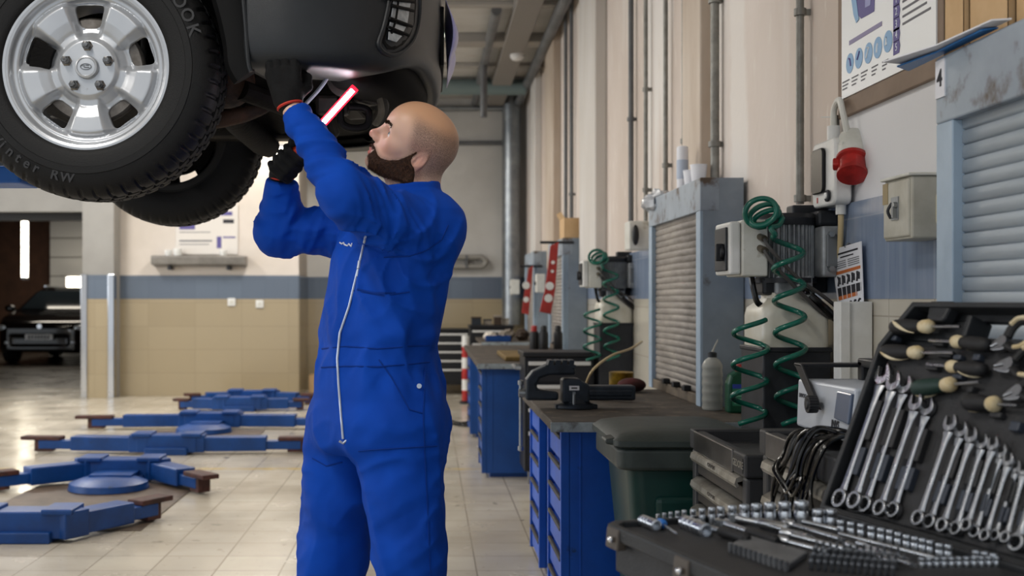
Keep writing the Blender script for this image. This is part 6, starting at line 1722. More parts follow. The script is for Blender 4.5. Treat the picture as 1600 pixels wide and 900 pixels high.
    link('coil', MB().tube(bez(pts, 3), 0.0088, 8), M_hose, h, smooth=60)
    pts = []
    for k in range(3 * 20 + 6):
        a = -0.6 - 2 * PI * k / 20; j = k / 60
        pts.append(q(1174 - 4 * j + 27 * math.cos(a), 500 + 150 * j, 3.645 + 0.05 * math.sin(a)))
    link('hose_tail', MB().tube(bez(pts, 3), 0.0085, 8), M_hose, h, smooth=60)
    return t
power_unit((0, 0), 'finned electric motor over a white oil tank, with cream control box, near the switch box', 'coiled green air hose hanging over the nearer motor')
power_unit((0.035, 3.75), 'farther electric motor over a white oil tank, beyond the dusty cabinet', 'coiled green air hose hanging over the farther motor')

# ------------------------------------------------------------------ green wheelie bin
bn = thing('wheelie_bin', 'dark green plastic wheelie bin at the end of the long bench', 'bin', (0.86, 3.9, 0))
bx0, bx1, by0, by1 = 0.625, 1.02, 3.66, 4.16
vs = []; n = 0
for z, ins in ((0.02, 0.075), (0.10, 0.065), (0.70, 0.012), (0.705, 0.0)):
    r_ = rrect(bx1 - bx0 - 2 * ins, by1 - by0 - 2 * ins, 0.05, 5, (bx0 + bx1) / 2, (by0 + by1) / 2); n = len(r_); vs += [V(a, b, z) for a, b in r_]
link('body', MB().add(vs, [(r * n + i, r * n + (i + 1) % n, (r + 1) * n + (i + 1) % n, (r + 1) * n + i) for r in range(3) for i in range(n)] + [tuple(range(n - 1, -1, -1)), tuple(3 * n + i for i in range(n))]), M_bin, bn, smooth=40)
link('front_panel', MB().hexa([V(0.74, 3.70, 0.15), V(0.97, 3.70, 0.15), V(0.97, 3.76, 0.15), V(0.74, 3.76, 0.15), V(0.72, 3.662, 0.62), V(0.99, 3.662, 0.62), V(0.99, 3.72, 0.62), V(0.72, 3.72, 0.62)]), M_bin, bn, smooth=0, bevel=0.02, segs=3)
link('rim', MB().prism(rrect(bx1 - bx0 + 0.05, by1 - by0 + 0.04, 0.05, 6, (bx0 + bx1) / 2, (by0 + by1) / 2), 0.705, 0.775, lambda a, b, d: V(a, b, d)), M_binlid, bn, smooth=40, bevel=0.012, segs=3)
vs = []
for z, ins in ((0.775, 0.004), (0.783, -0.012), (0.800, -0.012), (0.818, 0.012), (0.830, 0.06), (0.835, 0.12)):
    r_ = rrect(bx1 - bx0 + 0.05 - 2 * ins, by1 - by0 + 0.04 - 2 * ins, 0.05, 6, (bx0 + bx1) / 2, (by0 + by1) / 2); n = len(r_); vs += [V(a, b, z) for a, b in r_]
link('lid', MB().add(vs, [(r * n + i, r * n + (i + 1) % n, (r + 1) * n + (i + 1) % n, (r + 1) * n + i) for r in range(5) for i in range(n)] + [tuple(range(n - 1, -1, -1)), tuple(5 * n + i for i in range(n))]), M_binlid, bn, smooth=50)
link('lid_handle', MB().hexa([V(0.565, 3.69, 0.785), V(0.63, 3.67, 0.775), V(0.63, 3.80, 0.775), V(0.565, 3.78, 0.785), V(0.565, 3.69, 0.80), V(0.63, 3.67, 0.812), V(0.63, 3.80, 0.812), V(0.565, 3.78, 0.80)]), M_binlid, bn, smooth=0, bevel=0.008, segs=3)
for y in (3.78, 4.04): link('wheel', MB().lathe([(0.02, -0.02), (0.095, -0.022), (0.1, -0.015), (0.1, 0.015), (0.095, 0.022), (0.02, 0.02)], (1.03, y, 0.1), 'x', 28), M_blackm, bn)

# ------------------------------------------------------------------ grey tool cabinets
def tool_cabinet(label, X, y0, y1, z1, zfirst, nd, marks, X1=1.24):
    t = thing('tool_cabinet', label, 'tool cabinet', ((X + X1) / 2, (y0 + y1) / 2, 0))
    link('carcass', MB().b2(X + 0.03, X1, y0 + 0.01, y1 - 0.01, 0.10, z1 - 0.055), M_gchest, t, smooth=0, bevel=0.006)
    for a in (y0, y1 - 0.045): link('corner_post', MB().b2(X, X + 0.06, a, a + 0.045, 0.10, z1 - 0.06), M_gchest, t, smooth=0, bevel=0.008)
    rim = MB().b2(X - 0.006, X1 + 0.006, y0 - 0.006, y0 + 0.11, z1 - 0.06, z1).b2(X - 0.006, X1 + 0.006, y1 - 0.05, y1 + 0.006, z1 - 0.06, z1).b2(X1 - 0.04, X1 + 0.006, y0, y1, z1 - 0.06, z1).b2(X, X1, y0 + 0.02, y1 - 0.02, z1 - 0.06, z1 - 0.035).b2(X + 0.004, X + 0.03, y0, y1, z1 - 0.06, z1 - 0.004)
    link('top_tray', rim, M_gchest, t, smooth=0, bevel=0.006)
    link('top_band', MB().b2(X - 0.008, X - 0.001, y0 + 0.112, y1 - 0.052, z1 - 0.062, z1 - 0.002), mat('dark_steel_band', '6a6866', 0.3, 0.8, col2='4a4846', scale=7), t, smooth=0, bevel=0.003)
    if marks:
        bt_ = link('badge', MB().b2(X - 0.0075, X - 0.006, y0 + 0.01, y0 + 0.10, z1 - 0.05, z1 - 0.012), M_blackm, t, smooth=0)
        link('badge_lettering', text_mb(marks, 0.026, lambda c: V(X - 0.008 - c.z, y0 + 0.055 - c.x, z1 - 0.031 + c.y)), M_aluedge, bt_, smooth=0)
    for k in range(nd):
        z = zfirst - k * 0.082
        d_ = link('drawer', MB().b2(X + 0.006, X + 0.03, y0 + 0.05, y1 - 0.05, z - 0.072, z - 0.030), mat('drawer_face', '221f1d', 0.55, col2='38322c', scale=9), t, smooth=0, bevel=0.003)
        pr = [(X + 0.030, z), (X + 0.004, z), (X - 0.014, z - 0.010), (X - 0.018, z - 0.024), (X - 0.012, z - 0.034), (X - 0.006, z - 0.030), (X - 0.010, z - 0.020), (X + 0.030, z - 0.010)]
        link('handle', MB().prism(pr, y0 + 0.048, y1 - 0.048, lambda a, b, d: V(a, d, b)), M_aluedge, d_, smooth=30, label='worn aluminium drawer lip')
        if marks and k < 2:
            link('drawer_marking', text_mb(marks, 0.022, lambda c: V(X - 0.0165 - c.z, (y0 + y1) / 2 - c.x, z - 0.018 + c.y)), mat('smudged_print', '4a4641', 0.6), d_, smooth=0)
    link('lock', MB().lathe([(0.012, 0.0), (0.012, -0.01), (0.008, -0.014), (0.001, -0.014)], V(X + 0.085, y0 + 0.008, z1 - 0.12), 'y', 18), M_chrome, t)
    for a in (y0 + 0.07, y1 - 0.07):
        for x in (X + 0.07, X1 - 0.07): link('caster', MB().lathe([(0.015, -0.016), (0.048, -0.016), (0.05, -0.01), (0.05, 0.01), (0.048, 0.016), (0.015, 0.016)], (x, a, 0.05), 'x', 20).b2(x - 0.025, x + 0.025, a - 0.02, a + 0.02, 0.07, 0.105), M_blackm, t)
    return t
tool_cabinet('grey roller tool cabinet with worn drawer lips beside the green bin', 0.80, 2.90, 3.50, 0.858, 0.800, 8, 'GEDORE', X1=1.195)
tool_cabinet('taller grey tool cabinet carrying the silver device with black cables', 0.81, 2.28, 2.80, 0.935, 0.872, 9, None, X1=1.06)

# ------------------------------------------------------------------ silver device with carrying bracket
M_dev = mat('device_silver', 'c3c9d2', 0.38, 0.15, col2='b4bac4', scale=5)
dx0, dx1, dy0, dy1, dz0, dz1 = 0.885, 1.062, 2.42, 2.775, 0.945, 1.058
dv = thing('measuring_device', 'silver box device with black carrying bracket on the taller tool cabinet', 'device', (1.0, 2.6, 0.935))
link('housing', MB().hexa([V(dx0, dy0, dz0), V(dx1, dy0, dz0), V(dx1, dy1, dz0), V(dx0, dy1, dz0), V(dx0 + 0.012, dy0, dz1 + 0.004), V(dx1, dy0, dz1 + 0.004), V(dx1, dy1, dz1), V(dx0 + 0.004, dy1, dz1)]), M_dev, dv, smooth=0, bevel=0.006)
link('foot', MB().b2(dx0 + 0.02, dx0 + 0.05, dy0 + 0.02, dy0 + 0.05, 0.935, dz0), M_blackm, dv, smooth=0)
link('foot', MB().b2(dx0 + 0.02, dx0 + 0.05, dy1 - 0.05, dy1 - 0.02, 0.935, dz0), M_blackm, dv, smooth=0)
link('foot', MB().b2(dx1 - 0.05, dx1 - 0.02, dy0 + 0.02, dy1 - 0.02, 0.935, dz0), M_blackm, dv, smooth=0)
kn_ = V(dx0 - 0.004, 2.605, 1.012)
link('bracket', MB().hexa([V(dx0 - 0.006, 2.59, 1.0), V(dx0 - 0.001, 2.59, 1.0), V(dx0 - 0.001, 2.635, 1.0), V(dx0 - 0.006, 2.635, 1.0), V(dx0 - 0.006, 2.72, 1.095), V(dx0 - 0.001, 2.72, 1.095), V(dx0 - 0.001, 2.775, 1.095), V(dx0 - 0.006, 2.775, 1.095)]), M_blackm, dv, smooth=0, bevel=0.002)
link('carry_bar', MB().b2(dx0 - 0.006, dx1, 2.72, 2.775, 1.088, 1.097), M_blackm, dv, smooth=0, bevel=0.003)
link('grip', MB().b2(dx0 + 0.13, dx0 + 0.16, 2.70, 2.73, dz1, 1.105).b2(dx0 + 0.13, dx0 + 0.16, 2.45, 2.73, 1.09, 1.11), M_blackm, dv, smooth=0, bevel=0.004)
kp = []
for k in range(36):
    a = 2 * PI * k / 36; kp.append((0.019 + 0.0016 * (k % 2), a))
link('knob', MB().prism([(r * math.cos(a), r * math.sin(a)) for r, a in kp], 0, 0.022, lambda a, b, d: kn_ + V(-0.004 - d, a, b)), M_blackm, dv, smooth=0, bevel=0.001)
link('knob_cap', MB().lathe([(0.012, -0.026), (0.010, -0.029), (0.001, -0.029)], kn_, 'x', 20), M_dark, dv)
link('screen', MB().hexa([V(dx0 - 0.004, 2.425, 0.985), V(dx0 + 0.004, 2.425, 0.985), V(dx0 + 0.004, 2.51, 0.99), V(dx0 - 0.004, 2.51, 0.99), V(dx0 + 0.004, 2.425, 1.05), V(dx0 + 0.014, 2.425, 1.05), V(dx0 + 0.014, 2.51, 1.05), V(dx0 + 0.004, 2.51, 1.05)]), mat('screen_slate', '55627a', 0.2), dv, smooth=0, bevel=0.003)
def dev_face(y, z, out): return V(dx0 + (z - dz0) / (dz1 - dz0) * (0.012 + (0.004 - 0.012) * (y - dy0) / (dy1 - dy0)) - out, y, z)
link('lettering', text_mb('INVS', 0.022, lambda c: dev_face(2.515 - c.x, 0.976 + c.y, 0.0009 + c.z), bold=0.0004, extrude=0.0004), M_inkd, dv, smooth=0)
link('lettering', text_mb('ENVOC', 0.0145, lambda c: dev_face(2.735 - c.x, 1.020 + c.y, 0.0009 + c.z), extrude=0.0004), M_inkd, dv, smooth=0)
# black cable bundle draped over the tool cabinet
cbn = thing('cable_bundle', 'bundle of glossy black cables hanging over the taller tool cabinet drawers', 'cable', (0.80, 2.5, 0.93))
rr = random.Random(3)
cx0 = 0.775
for k in range(8):
    y = 2.56 - 0.026 * k + rr.uniform(-.03, .03) ; low = rr.choice([0.58, 0.64, 0.72, 0.80, 0.85]); yb = y + rr.uniform(-0.12, 0.16)
    sx_ = rr.uniform(0, 0.012)
    pts = [V(0.93, 2.40 + 0.01 * k, 0.958), V(0.86, 2.36 + rr.uniform(0, .10), 0.964 + 0.005 * (k % 3)), V(0.81, y, 0.955 + 0.003 * k), V(cx0 + sx_, y + 0.02, 0.90), V(cx0 - sx_, (y + yb) / 2 + 0.05, (low + 0.9) / 2), V(cx0 - 0.01, yb + 0.04, low), V(cx0 - 0.012, yb - 0.01, low - 0.012), V(cx0 - 0.008, yb - 0.05, low + 0.03), V(cx0 + 0.002, y - 0.06, 0.86), V(0.80, y - 0.08, 0.95), V(0.85, 2.36, 0.968)]
    link('cable_loop', MB().tube(bez(pts, 6), 0.0042, 8), M_cable, cbn)
# ================================================================== open tool case on the nearest bench
CZ = 0.868
HGE = V(0.715, 2.085, CZ)
cu_ = V(0.285, -0.9585, 0); cv_ = V(-0.9585, -0.285, 0); cz_ = V(0, 0, 1)
tilt = math.radians(67)
cl_ = (-cv_) * math.cos(tilt) + cz_ * math.sin(tilt)      # up the lid
cn_ = cv_ * math.sin(tilt) + cz_ * math.cos(tilt)         # out of the lid, towards the room
WID, LEN = 0.438, 0.58
def tray(a, b, h=0.0): return HGE + cu_ * a + cv_ * b + cz_ * h       # a along the hinge, b away from it, h above the rim
def lid(a, b, h=0.0): return HGE + cu_ * a + cl_ * b + cn_ * h
def ray_plane(u, v, o, n):
    c = V(0, 0, CAMH); d = P(u, v, 1.0) - c; t = (o - c).dot(n) / d.dot(n); return c + d * t
def lid_ab(u, v, h=0.0):
    p = ray_plane(u, v, HGE + cn_ * h, cn_) - HGE; return p.dot(cu_), p.dot(cl_)
def tray_ab(u, v, h=0.0):
    p = ray_plane(u, v, HGE + cz_ * h, cz_) - HGE; return p.dot(cu_), p.dot(cv_)
M_case = mat('case_plastic', '26282b', 0.5, col2='1f2124', scale=12, bump=0.15, bscale=250)
M_case2 = mat('case_tray', '2d2d2f', 0.6, col2='222224', scale=14, bump=0.2, bscale=200)
M_cr = mat('tool_chrome', 'dde1e6', 0.24, 1.0, col2='b9bdc3', scale=30, rvar=0.12)
M_cr2 = mat('tool_satin', 'c2c4c7', 0.24, 1.0, col2='97999d', scale=18, rvar=0.14)
M_bitd = mat('bit_steel', '6c6f74', 0.35, 0.8, col2='3d4046', scale=50)
M_handb = mat('driver_black', '19191b', 0.6)
M_cream2 = mat('driver_cream', 'dcd0b2', 0.5, col2='c2ad82', scale=30)
M_case_rib = mat('case_rib', '353b46', 0.5)

case = thing('tool_case', 'open dark plastic tool case full of chrome tools on the nearest bench', 'tool case', tray(0.28, 0.2, 0.79 - CZ))
def pri(pts, h0, h1, fn): return MB().prism(pts, h0, h1, fn)
ch = 0.05
ch = 0.02
tp = [(0, 0.0), (LEN, 0.0), (LEN, WID - ch), (LEN - ch, WID), (ch, WID), (0, WID - ch)]
lo = [(0.012, 0.01), (LEN - 0.012, 0.01), (LEN - 0.012, WID - ch), (LEN - ch, WID - 0.016), (ch, WID - 0.016), (0.012, WID - ch)]
n = len(tp)
link('bottom_shell', MB().add([tray(a, b, 0.79 - CZ) for a, b in lo] + [tray(a, b, -0.022) for a, b in lo] + [tray(a, b, -0.020) for a, b in tp] + [tray(a, b, -0.014) for a, b in tp], [tuple(range(n - 1, -1, -1))] + [(r * n + i, r * n + (i + 1) % n, (r + 1) * n + (i + 1) % n, (r + 1) * n + i) for r in range(3) for i in range(n)] + [tuple(3 * n + i for i in range(n))]), M_case, case, smooth=0, bevel=0.004)
def ringwall(pts, ins, h0, h1, fn, cen):
    mb = MB(); n = len(pts); inn = [(a + (cen[0] - a) * ins / abs(cen[0]), b + (cen[1] - b) * ins / abs(cen[1])) for a, b in pts]
    vs = [fn(a, b, h0) for a, b in pts] + [fn(a, b, h1) for a, b in pts] + [fn(a, b, h1) for a, b in inn] + [fn(a, b, h0) for a, b in inn]
    return mb.add(vs, [(r * n + i, r * n + (i + 1) % n, ((r + 1) % 4) * n + (i + 1) % n, ((r + 1) % 4) * n + i) for r in range(4) for i in range(n)])
link('bottom_rim', ringwall(tp, 0.014, -0.02, 0.004, tray, (LEN / 2, WID / 2)), M_case, case, smooth=0, bevel=0.003)
for i, (u, v) in enumerate(((966, 818), (1128, 868))):
    a = max(0.045, tray_ab(u, v)[0])
    lt = link('latch', MB().hexa([tray(a - 0.022, WID + x, z) for x, z in ((-0.012, -0.034), (0.006, -0.034))] + [tray(a + 0.022, WID + x, z) for x, z in ((0.006, -0.034), (-0.012, -0.034))] + [tray(a - 0.022, WID + x, z) for x, z in ((-0.012, 0.001), (0.003, 0.001))] + [tray(a + 0.022, WID + x, z) for x, z in ((0.003, 0.001), (-0.012, 0.001))]), mat('latch_brown', '4b443e', 0.5), case, smooth=0, bevel=0.003)
    link('stud', MB().sphere(tray(a + 0.008, WID + 0.010, -0.016), 0.006, 12, 8), M_chrome, lt)
# lid shell: chamfered outline with a handle opening
LA0 = -0.016; WB = WID; WID = 0.41
lt_ = [(LA0, 0), (LEN, 0), (LEN, WID - 0.085), (LEN - 0.045, WID), (0.036, WID), (LA0, WID - 0.085)]
def lid_shell():
    outer = lt_; mb = MB()
    back = pri(outer, -0.052, -0.040, lid); mb.join(back)
    mb.join(ringwall(outer, 0.013, -0.052, 0.0, lid, (LEN / 2, WID / 2)))
    return mb
# the opening for the hand is cut by building the back in pieces round it
ha0, ha1, hb0, hb1 = 0.19, 0.39, WID - 0.062, WID - 0.022
lsb = MB()
for pts in ([(LA0, 0), (LEN, 0), (LEN, WID - 0.085), (LEN - 0.012, hb0), (0.004, hb0), (LA0, WID - 0.085)], [(0.012, hb0), (ha0, hb0), (ha0, hb1), (0.036, hb1)], [(ha1, hb0), (LEN - 0.012, hb0), (LEN - 0.036, hb1), (ha1, hb1)], [(0.036, hb1), (LEN - 0.036, hb1), (LEN - 0.045, WID), (0.045, WID)]):
    lsb.join(pri(pts, -0.052, -0.036, lid))
lsb.join(ringwall(lt_, 0.010, -0.052, 0.0, lid, (LEN / 2, WID / 2)))
hnd = [(ha0, hb0), (ha1, hb0), (ha1, hb1), (ha0, hb1)]
lsb.join(ringwall([(ha0 - 0.012, hb0 - 0.012), (ha1 + 0.012, hb0 - 0.012), (ha1 + 0.012, hb1 + 0.01), (ha0 - 0.012, hb1 + 0.01)], 0.012, -0.052, -0.006, lambda a, b, h: lid(a, b, h), ((ha0 + ha1) / 2, (hb0 + hb1) / 2)) if False else
         MB().prism([(ha0 - 0.012, hb0 - 0.012), (ha1 + 0.012, hb0 - 0.012), (ha1 + 0.012, hb0), (ha0 - 0.012, hb0)], -0.045, -0.005, lid).prism([(ha0 - 0.012, hb0), (ha0, hb0), (ha0, hb1), (ha0 - 0.012, hb1)], -0.045, -0.005, lid).prism([(ha1, hb0), (ha1 + 0.012, hb0), (ha1 + 0.012, hb1), (ha1, hb1)], -0.045, -0.005, lid))
link('lid_shell', lsb, M_case, case, smooth=0, bevel=0.003)
link('lid_insert', pri([(0.0, 0.012), (LEN - 0.016, 0.012), (LEN - 0.016, WID - 0.09), (LEN - 0.05, hb0 - 0.014), (0.05, hb0 - 0.014), (0.0, WID - 0.09)], -0.036, -0.020, lid), M_case2, case, smooth=0, bevel=0.004)
link('lid_catch', pri([(0.085, WID - 0.035), (0.125, WID - 0.035), (0.135, WID + 0.004), (0.075, WID + 0.004)], -0.03, -0.004, lid), M_case, case, smooth=0, bevel=0.005)
link('hinge', MB().cyl(tray(0.03, 0, 0.0), tray(LEN - 0.03, 0, 0.0), 0.007, 12), M_case, case)
link('tray_insert', pri([(0.014, 0.014), (LEN - 0.014, 0.014), (LEN - 0.014, WB - ch - 0.004), (LEN - ch, WB - 0.014), (ch, WB - 0.014), (0.014, WB - ch - 0.004)], -0.02, -0.006, tray), M_case2, case, smooth=0, bevel=0.003)

# ------------------------------------------------------------------ combination spanners in the lid
ORD = ['first and largest', 'second', 'third', 'fourth', 'fifth', 'sixth', 'seventh', 'eighth', 'ninth', 'tenth', 'eleventh', 'twelfth', 'thirteenth', 'fourteenth', 'fifteenth']
rings = [(1313, 779), (1336, 782), (1353, 788), (1376, 794), (1397, 797), (1436, 810), (1454, 815), (1474, 821), (1495, 826), (1512, 821), (1525, 831), (1541, 837), (1557, 837), (1573, 840), (1590, 848)]
jaws = [(1380, 587), (1397, 598), (1415, 603), (1432, 630), (1450, 638), (1486, 663), (1503, 673), (1519, 682), (1536, 692), (1553, 695), (1566, 707), (1577, 720), (1589, 731), (1601, 735), (1622, 735)]
rad = [0.0175, 0.0160, 0.0150, 0.0142, 0.0138, 0.0128, 0.0122, 0.0116, 0.0110, 0.0102, 0.0102, 0.0094, 0.0090, 0.0088, 0.0135]
ribs = MB()
def spanner(i):
    hh = -0.012 + 0.008 * (i % 2)
    a0, b0 = lid_ab(*rings[i], hh); a1, b1 = lid_ab(*jaws[i], hh)
    R = rad[i] * 1.10
    o = V(a0, b0, 0); e = V(a1 - a0, b1 - b0, 0); L = e.length; e.normalize(); s_ = V(-e.y, e.x, 0)
    def fn(p, q, h): w_ = o + e * p + s_ * q; return lid(w_.x, w_.y, hh + h)
    mb = MB()
    # ring end with a twelve-point hole
    N_ = 48; inn = R * 0.60; vs = []
    for k in range(N_):
        a = 2 * PI * k / N_; c_, s2 = math.cos(a), math.sin(a); ri = inn * (1 + 0.10 * ((k % 4) in (0,)) - 0.04 * ((k % 4) in (2,)))
        for r, h in ((ri, -0.0055), (R * 0.93, -0.0055), (R, -0.002), (R, 0.002), (R * 0.93, 0.0055), (ri, 0.0055)): vs.append(fn(r * c_, r * s2, h + 0.0016 * 0))
    mb.add(vs, [(k * 6 + j, k * 6 + (j + 1) % 6, ((k + 1) % N_) * 6 + (j + 1) % 6, ((k + 1) % N_) * 6 + j) for k in range(N_) for j in range(6)])
    # shank, waisted, with a pressed panel
    sec = [(R * 0.86, R * 0.52, 0.0042), (R * 1.5, R * 0.42, 0.0034), (L * 0.3, R * 0.36, 0.0028), (L * 0.7, R * 0.36, 0.0028), (L - R * 2.0, R * 0.46, 0.0030), (L - R * 0.95, R * 0.78, 0.0036)]
    vs = []
    for p, wd, t in sec: vs += [fn(p, -wd, 0), fn(p, -wd * 0.55, t), fn(p, wd * 0.55, t), fn(p, wd, 0), fn(p, wd * 0.55, -t), fn(p, -wd * 0.55, -t)]
    m_ = len(sec)
    mb.add(vs, [(r * 6 + j, r * 6 + (j + 1) % 6, (r + 1) * 6 + (j + 1) % 6, (r + 1) * 6 + j) for r in range(m_ - 1) for j in range(6)] + [tuple(range(5, -1, -1)), tuple((m_ - 1) * 6 + j for j in range(6))])
    # open jaw, turned 15 degrees
    J = R * 0.98; an = math.radians(15 if i % 1 == 0 else -15); ca, sa = math.cos(an), math.sin(an)
    out = []
    for k in range(13):
        t = math.radians(38 + (360 - 76) * k / 12); out.append((J * math.cos(t) * (1.0), J * math.sin(t) * 0.98))
    tipx = J * 1.12; g = J * 0.50
    poly = [(tipx, J * 0.50 + 0.0), (tipx * 0.99, J * 0.66)] + out + [(tipx * 0.99, -J * 0.66), (tipx, -g), (J * 0.02, -g), (-J * 0.10, -g * 0.7), (-J * 0.14, 0), (-J * 0.10, g * 0.7), (J * 0.02, g), (tipx, g)][:-1]
    # split into upper and lower prongs and the bridge so every face stays convex enough
    cen = L
    def jf(p, q, h): return fn(cen + p * ca - q * sa, p * sa + q * ca, h)
    prong = lambda s: [(-J * 0.1, s * g * 0.7), (J * 0.02, s * g), (tipx, s * g), (tipx * 0.98, s * J * 0.66), (J * 0.78, s * J * 0.80), (J * 0.4, s * J * 0.96), (0, s * J * 1.0), (-J * 0.4, s * J * 0.9), (-J * 0.75, s * J * 0.62), (-J * 0.95, 0), (-J * 0.14, 0)]
    for s in (1, -1): mb.prism(prong(s), -0.0042, 0.0042, jf)
    sp = single('combination_spanner', mb, M_cr2, 'chrome combination spanner in the case lid, %s from the left' % ORD[i] if i < 14 else 'larger chrome spanner overlapping the right-hand end of the lid row', 'spanner', group='combination spanners in the case lid', smooth=35, bevel=0.0008)
    return o, e, s_, L, R
info = [spanner(i) for i in range(15)]
for i, (o, e, s_, L, R) in enumerate(info):
    # moulded ridges of the insert, one each side of the shank
    for (sd) in ((1,) if i < 14 else ()):
        for f0, f1 in ((0.20, 0.42), (0.48, 0.80)):
            a = o + e * (L * f0) - s_ * (R * 0.95); b = o + e * (L * f1) - s_ * (R * 0.95); hw_ = R * 0.35
            p = [(a + s_ * hw_), (a - s_ * hw_), (b - s_ * hw_), (b + s_ * hw_)]
            link('moulded_rib', MB().prism([(q.x, q.y) for q in p], -0.022, -0.008, lid), M_case_rib if f0 < 0.45 else M_case2, case, smooth=0, bevel=0.002)

# ------------------------------------------------------------------ screwdrivers and pliers in the lid
def driver(h0, h1, tip, r, label, swirl=True, body=M_handb):
    hh = -0.004
    p0, p1, p2 = (Vector((*lid_ab(*q, hh), 0)) for q in (h0, h1, tip))
    w0, w1, w2 = lid(p0.x, p0.y, hh), lid(p1.x, p1.y, hh), lid(p2.x, p2.y, hh)
    ax = (w1 - w0); L = ax.length; q = ax.normalized().to_track_quat('Z', 'Y').to_matrix()
    t = thing('screwdriver', label, 'screwdriver', w0, group='screwdrivers in the case lid')
    link('handle', MB().lathe([(r * 0.2, 0), (r * 0.75, L * 0.03), (r * 0.95, L * 0.12), (r, L * 0.35), (r * 0.92, L * 0.55), (r * 0.70, L * 0.74), (r * 0.72, L * 0.78)], w0, n=24, R=q), body, t, smooth=60)
    link('collar', MB().lathe([(r * 0.72, L * 0.74), (r * 0.84, L * 0.80), (r * 0.90, L * 0.90), (r * 0.72, L * 0.97), (r * 0.3, L)], w0, n=24, R=q), M_cream2, t, smooth=60, label='cream collar')
    if swirl:
        pts = [w0 + q @ V(math.cos(a) * rr, math.sin(a) * rr, z * L) for a, rr, z in zip(np.linspace(*swirl, 10), [r * 0.93, r * 0.97, r, r, r, r * 0.98, r * 0.96, r * 0.94, r * 0.90, r * 0.86], np.linspace(0.10, 0.62, 10))]
        link('grip_stripe', MB().tube(pts, [r * k for k in (0.06, 0.14, 0.22, 0.26, 0.26, 0.22, 0.18, 0.13, 0.1, 0.06)], 8), M_cream2, t, label='cream grip stripe')
    link('blade', MB().tube([w1 - ax.normalized() * 0.004, w2], 0.0028, 8), M_cr2, t)
    return t
import builtins
down = (-1.9, -0.9)
S_A = [((1394, 511), (1457, 510), (1500, 510), 0.0145, 'top black and cream screwdriver in the case lid, pointing right'),
       ((1547, 540), (1489, 533), (1452, 532), 0.0130, 'upper screwdriver in the case lid pointing left, below the handle opening'),
       ((1379, 549), (1440, 551), (1490, 551), 0.0140, 'second black screwdriver at the left of the case lid, pointing right'),
       ((1540, 578), (1481, 572), (1448, 569), 0.0125, 'lower screwdriver in the case lid pointing left, with wide cream patch'),
       ((1428, 607), (1492, 600), (1530, 597), 0.0150, 'green-tinted screwdriver just above the large spanners'),
       ((1508, 628), (1560, 632), (1590, 634), 0.0150, 'stubby screwdriver above the small spanners')]
M_handg = mat('driver_green', '14302a', 0.5)
for k, (a, b, c, r, lb) in enumerate(S_A): driver(a, b, c, r, lb, swirl=(2.2 + 0.5 * k, 4.2 + 0.5 * k), body=M_handg if k == 4 else M_handb)
def plier(uv0, uv1, label, r):
    hh = -0.006
    a0, b0 = lid_ab(*uv0, hh); a1, b1 = lid_ab(*uv1, hh); o = V(a0, b0, 0); e = V(a1 - a0, b1 - b0, 0); L = e.length; e.normalize(); s_ = V(-e.y, e.x, 0)
    def fn(p, q, h): w_ = o + e * p + s_ * q; return lid(w_.x, w_.y, hh + h)
    t = thing('pliers', label, 'pliers', fn(0, 0, 0), group='pliers in the case lid')
    for s in (1, -1):
        hb = bez([fn(L * 0.36, s * 0.006, 0), fn(L * 0.5, s * 0.020, 0), fn(L * 0.72, s * 0.026, 0), fn(L, s * 0.018, 0)], 5)
        hp = link('handle', MB().tube(hb, [0.006] + [r] * (len(hb) - 2) + [0.006], 10, flat=0.8), M_handb, t)
        hb2 = bez([fn(L * 0.55, s * 0.022, 0.007), fn(L * 0.72, s * 0.026, 0.0075), fn(L * 0.88, s * 0.022, 0.006)], 4)
        link('grip_stripe', MB().tube(hb2, 0.004, 6), M_cream2, hp)
        link('jaw', MB().prism([(0, s * 0.001), (L * 0.26, s * 0.001), (L * 0.38, s * 0.010), (L * 0.28, s * 0.014), (L * 0.1, s * 0.009), (0, s * 0.004)], -0.005, 0.005, fn), M_cr2, t, smooth=0, bevel=0.0015)
    link('pivot', MB().cyl(fn(L * 0.31, 0, -0.006), fn(L * 0.31, 0, 0.008), 0.009, 16), M_cr2, t)
plier((1550, 545), (1618, 512), 'upper pliers at the right-hand edge of the case lid', 0.009)
plier((1555, 575), (1640, 560), 'middle pliers at the right-hand edge of the case lid', 0.009)
plier((1570, 622), (1650, 590), 'lower pliers at the right-hand edge of the case lid', 0.008)
for (u, v, w_, h_) in ((1480, 555, 30, 12), (1470, 538, 24, 10), (1500, 560, 16, 10), (1530, 560, 14, 12), (1460, 575, 26, 12), (1500, 590, 20, 10), (1400, 530, 16, 10), (1520, 610, 12, 12), (1560, 650, 22, 10), (1590, 668, 18, 16)):
    a0, b0 = lid_ab(u, v, -0.015); hw_, hh_ = w_ / 1800, h_ / 1800 * 0.9
    link('moulded_block', pri([(a0 - hw_, b0 - hh_), (a0 + hw_, b0 - hh_), (a0 + hw_, b0 + hh_), (a0 - hw_, b0 + hh_)], -0.022, -0.007, lid), M_case_rib if u in (1500, 1530, 1400, 1590) else M_case2, case, smooth=0, bevel=0.003)

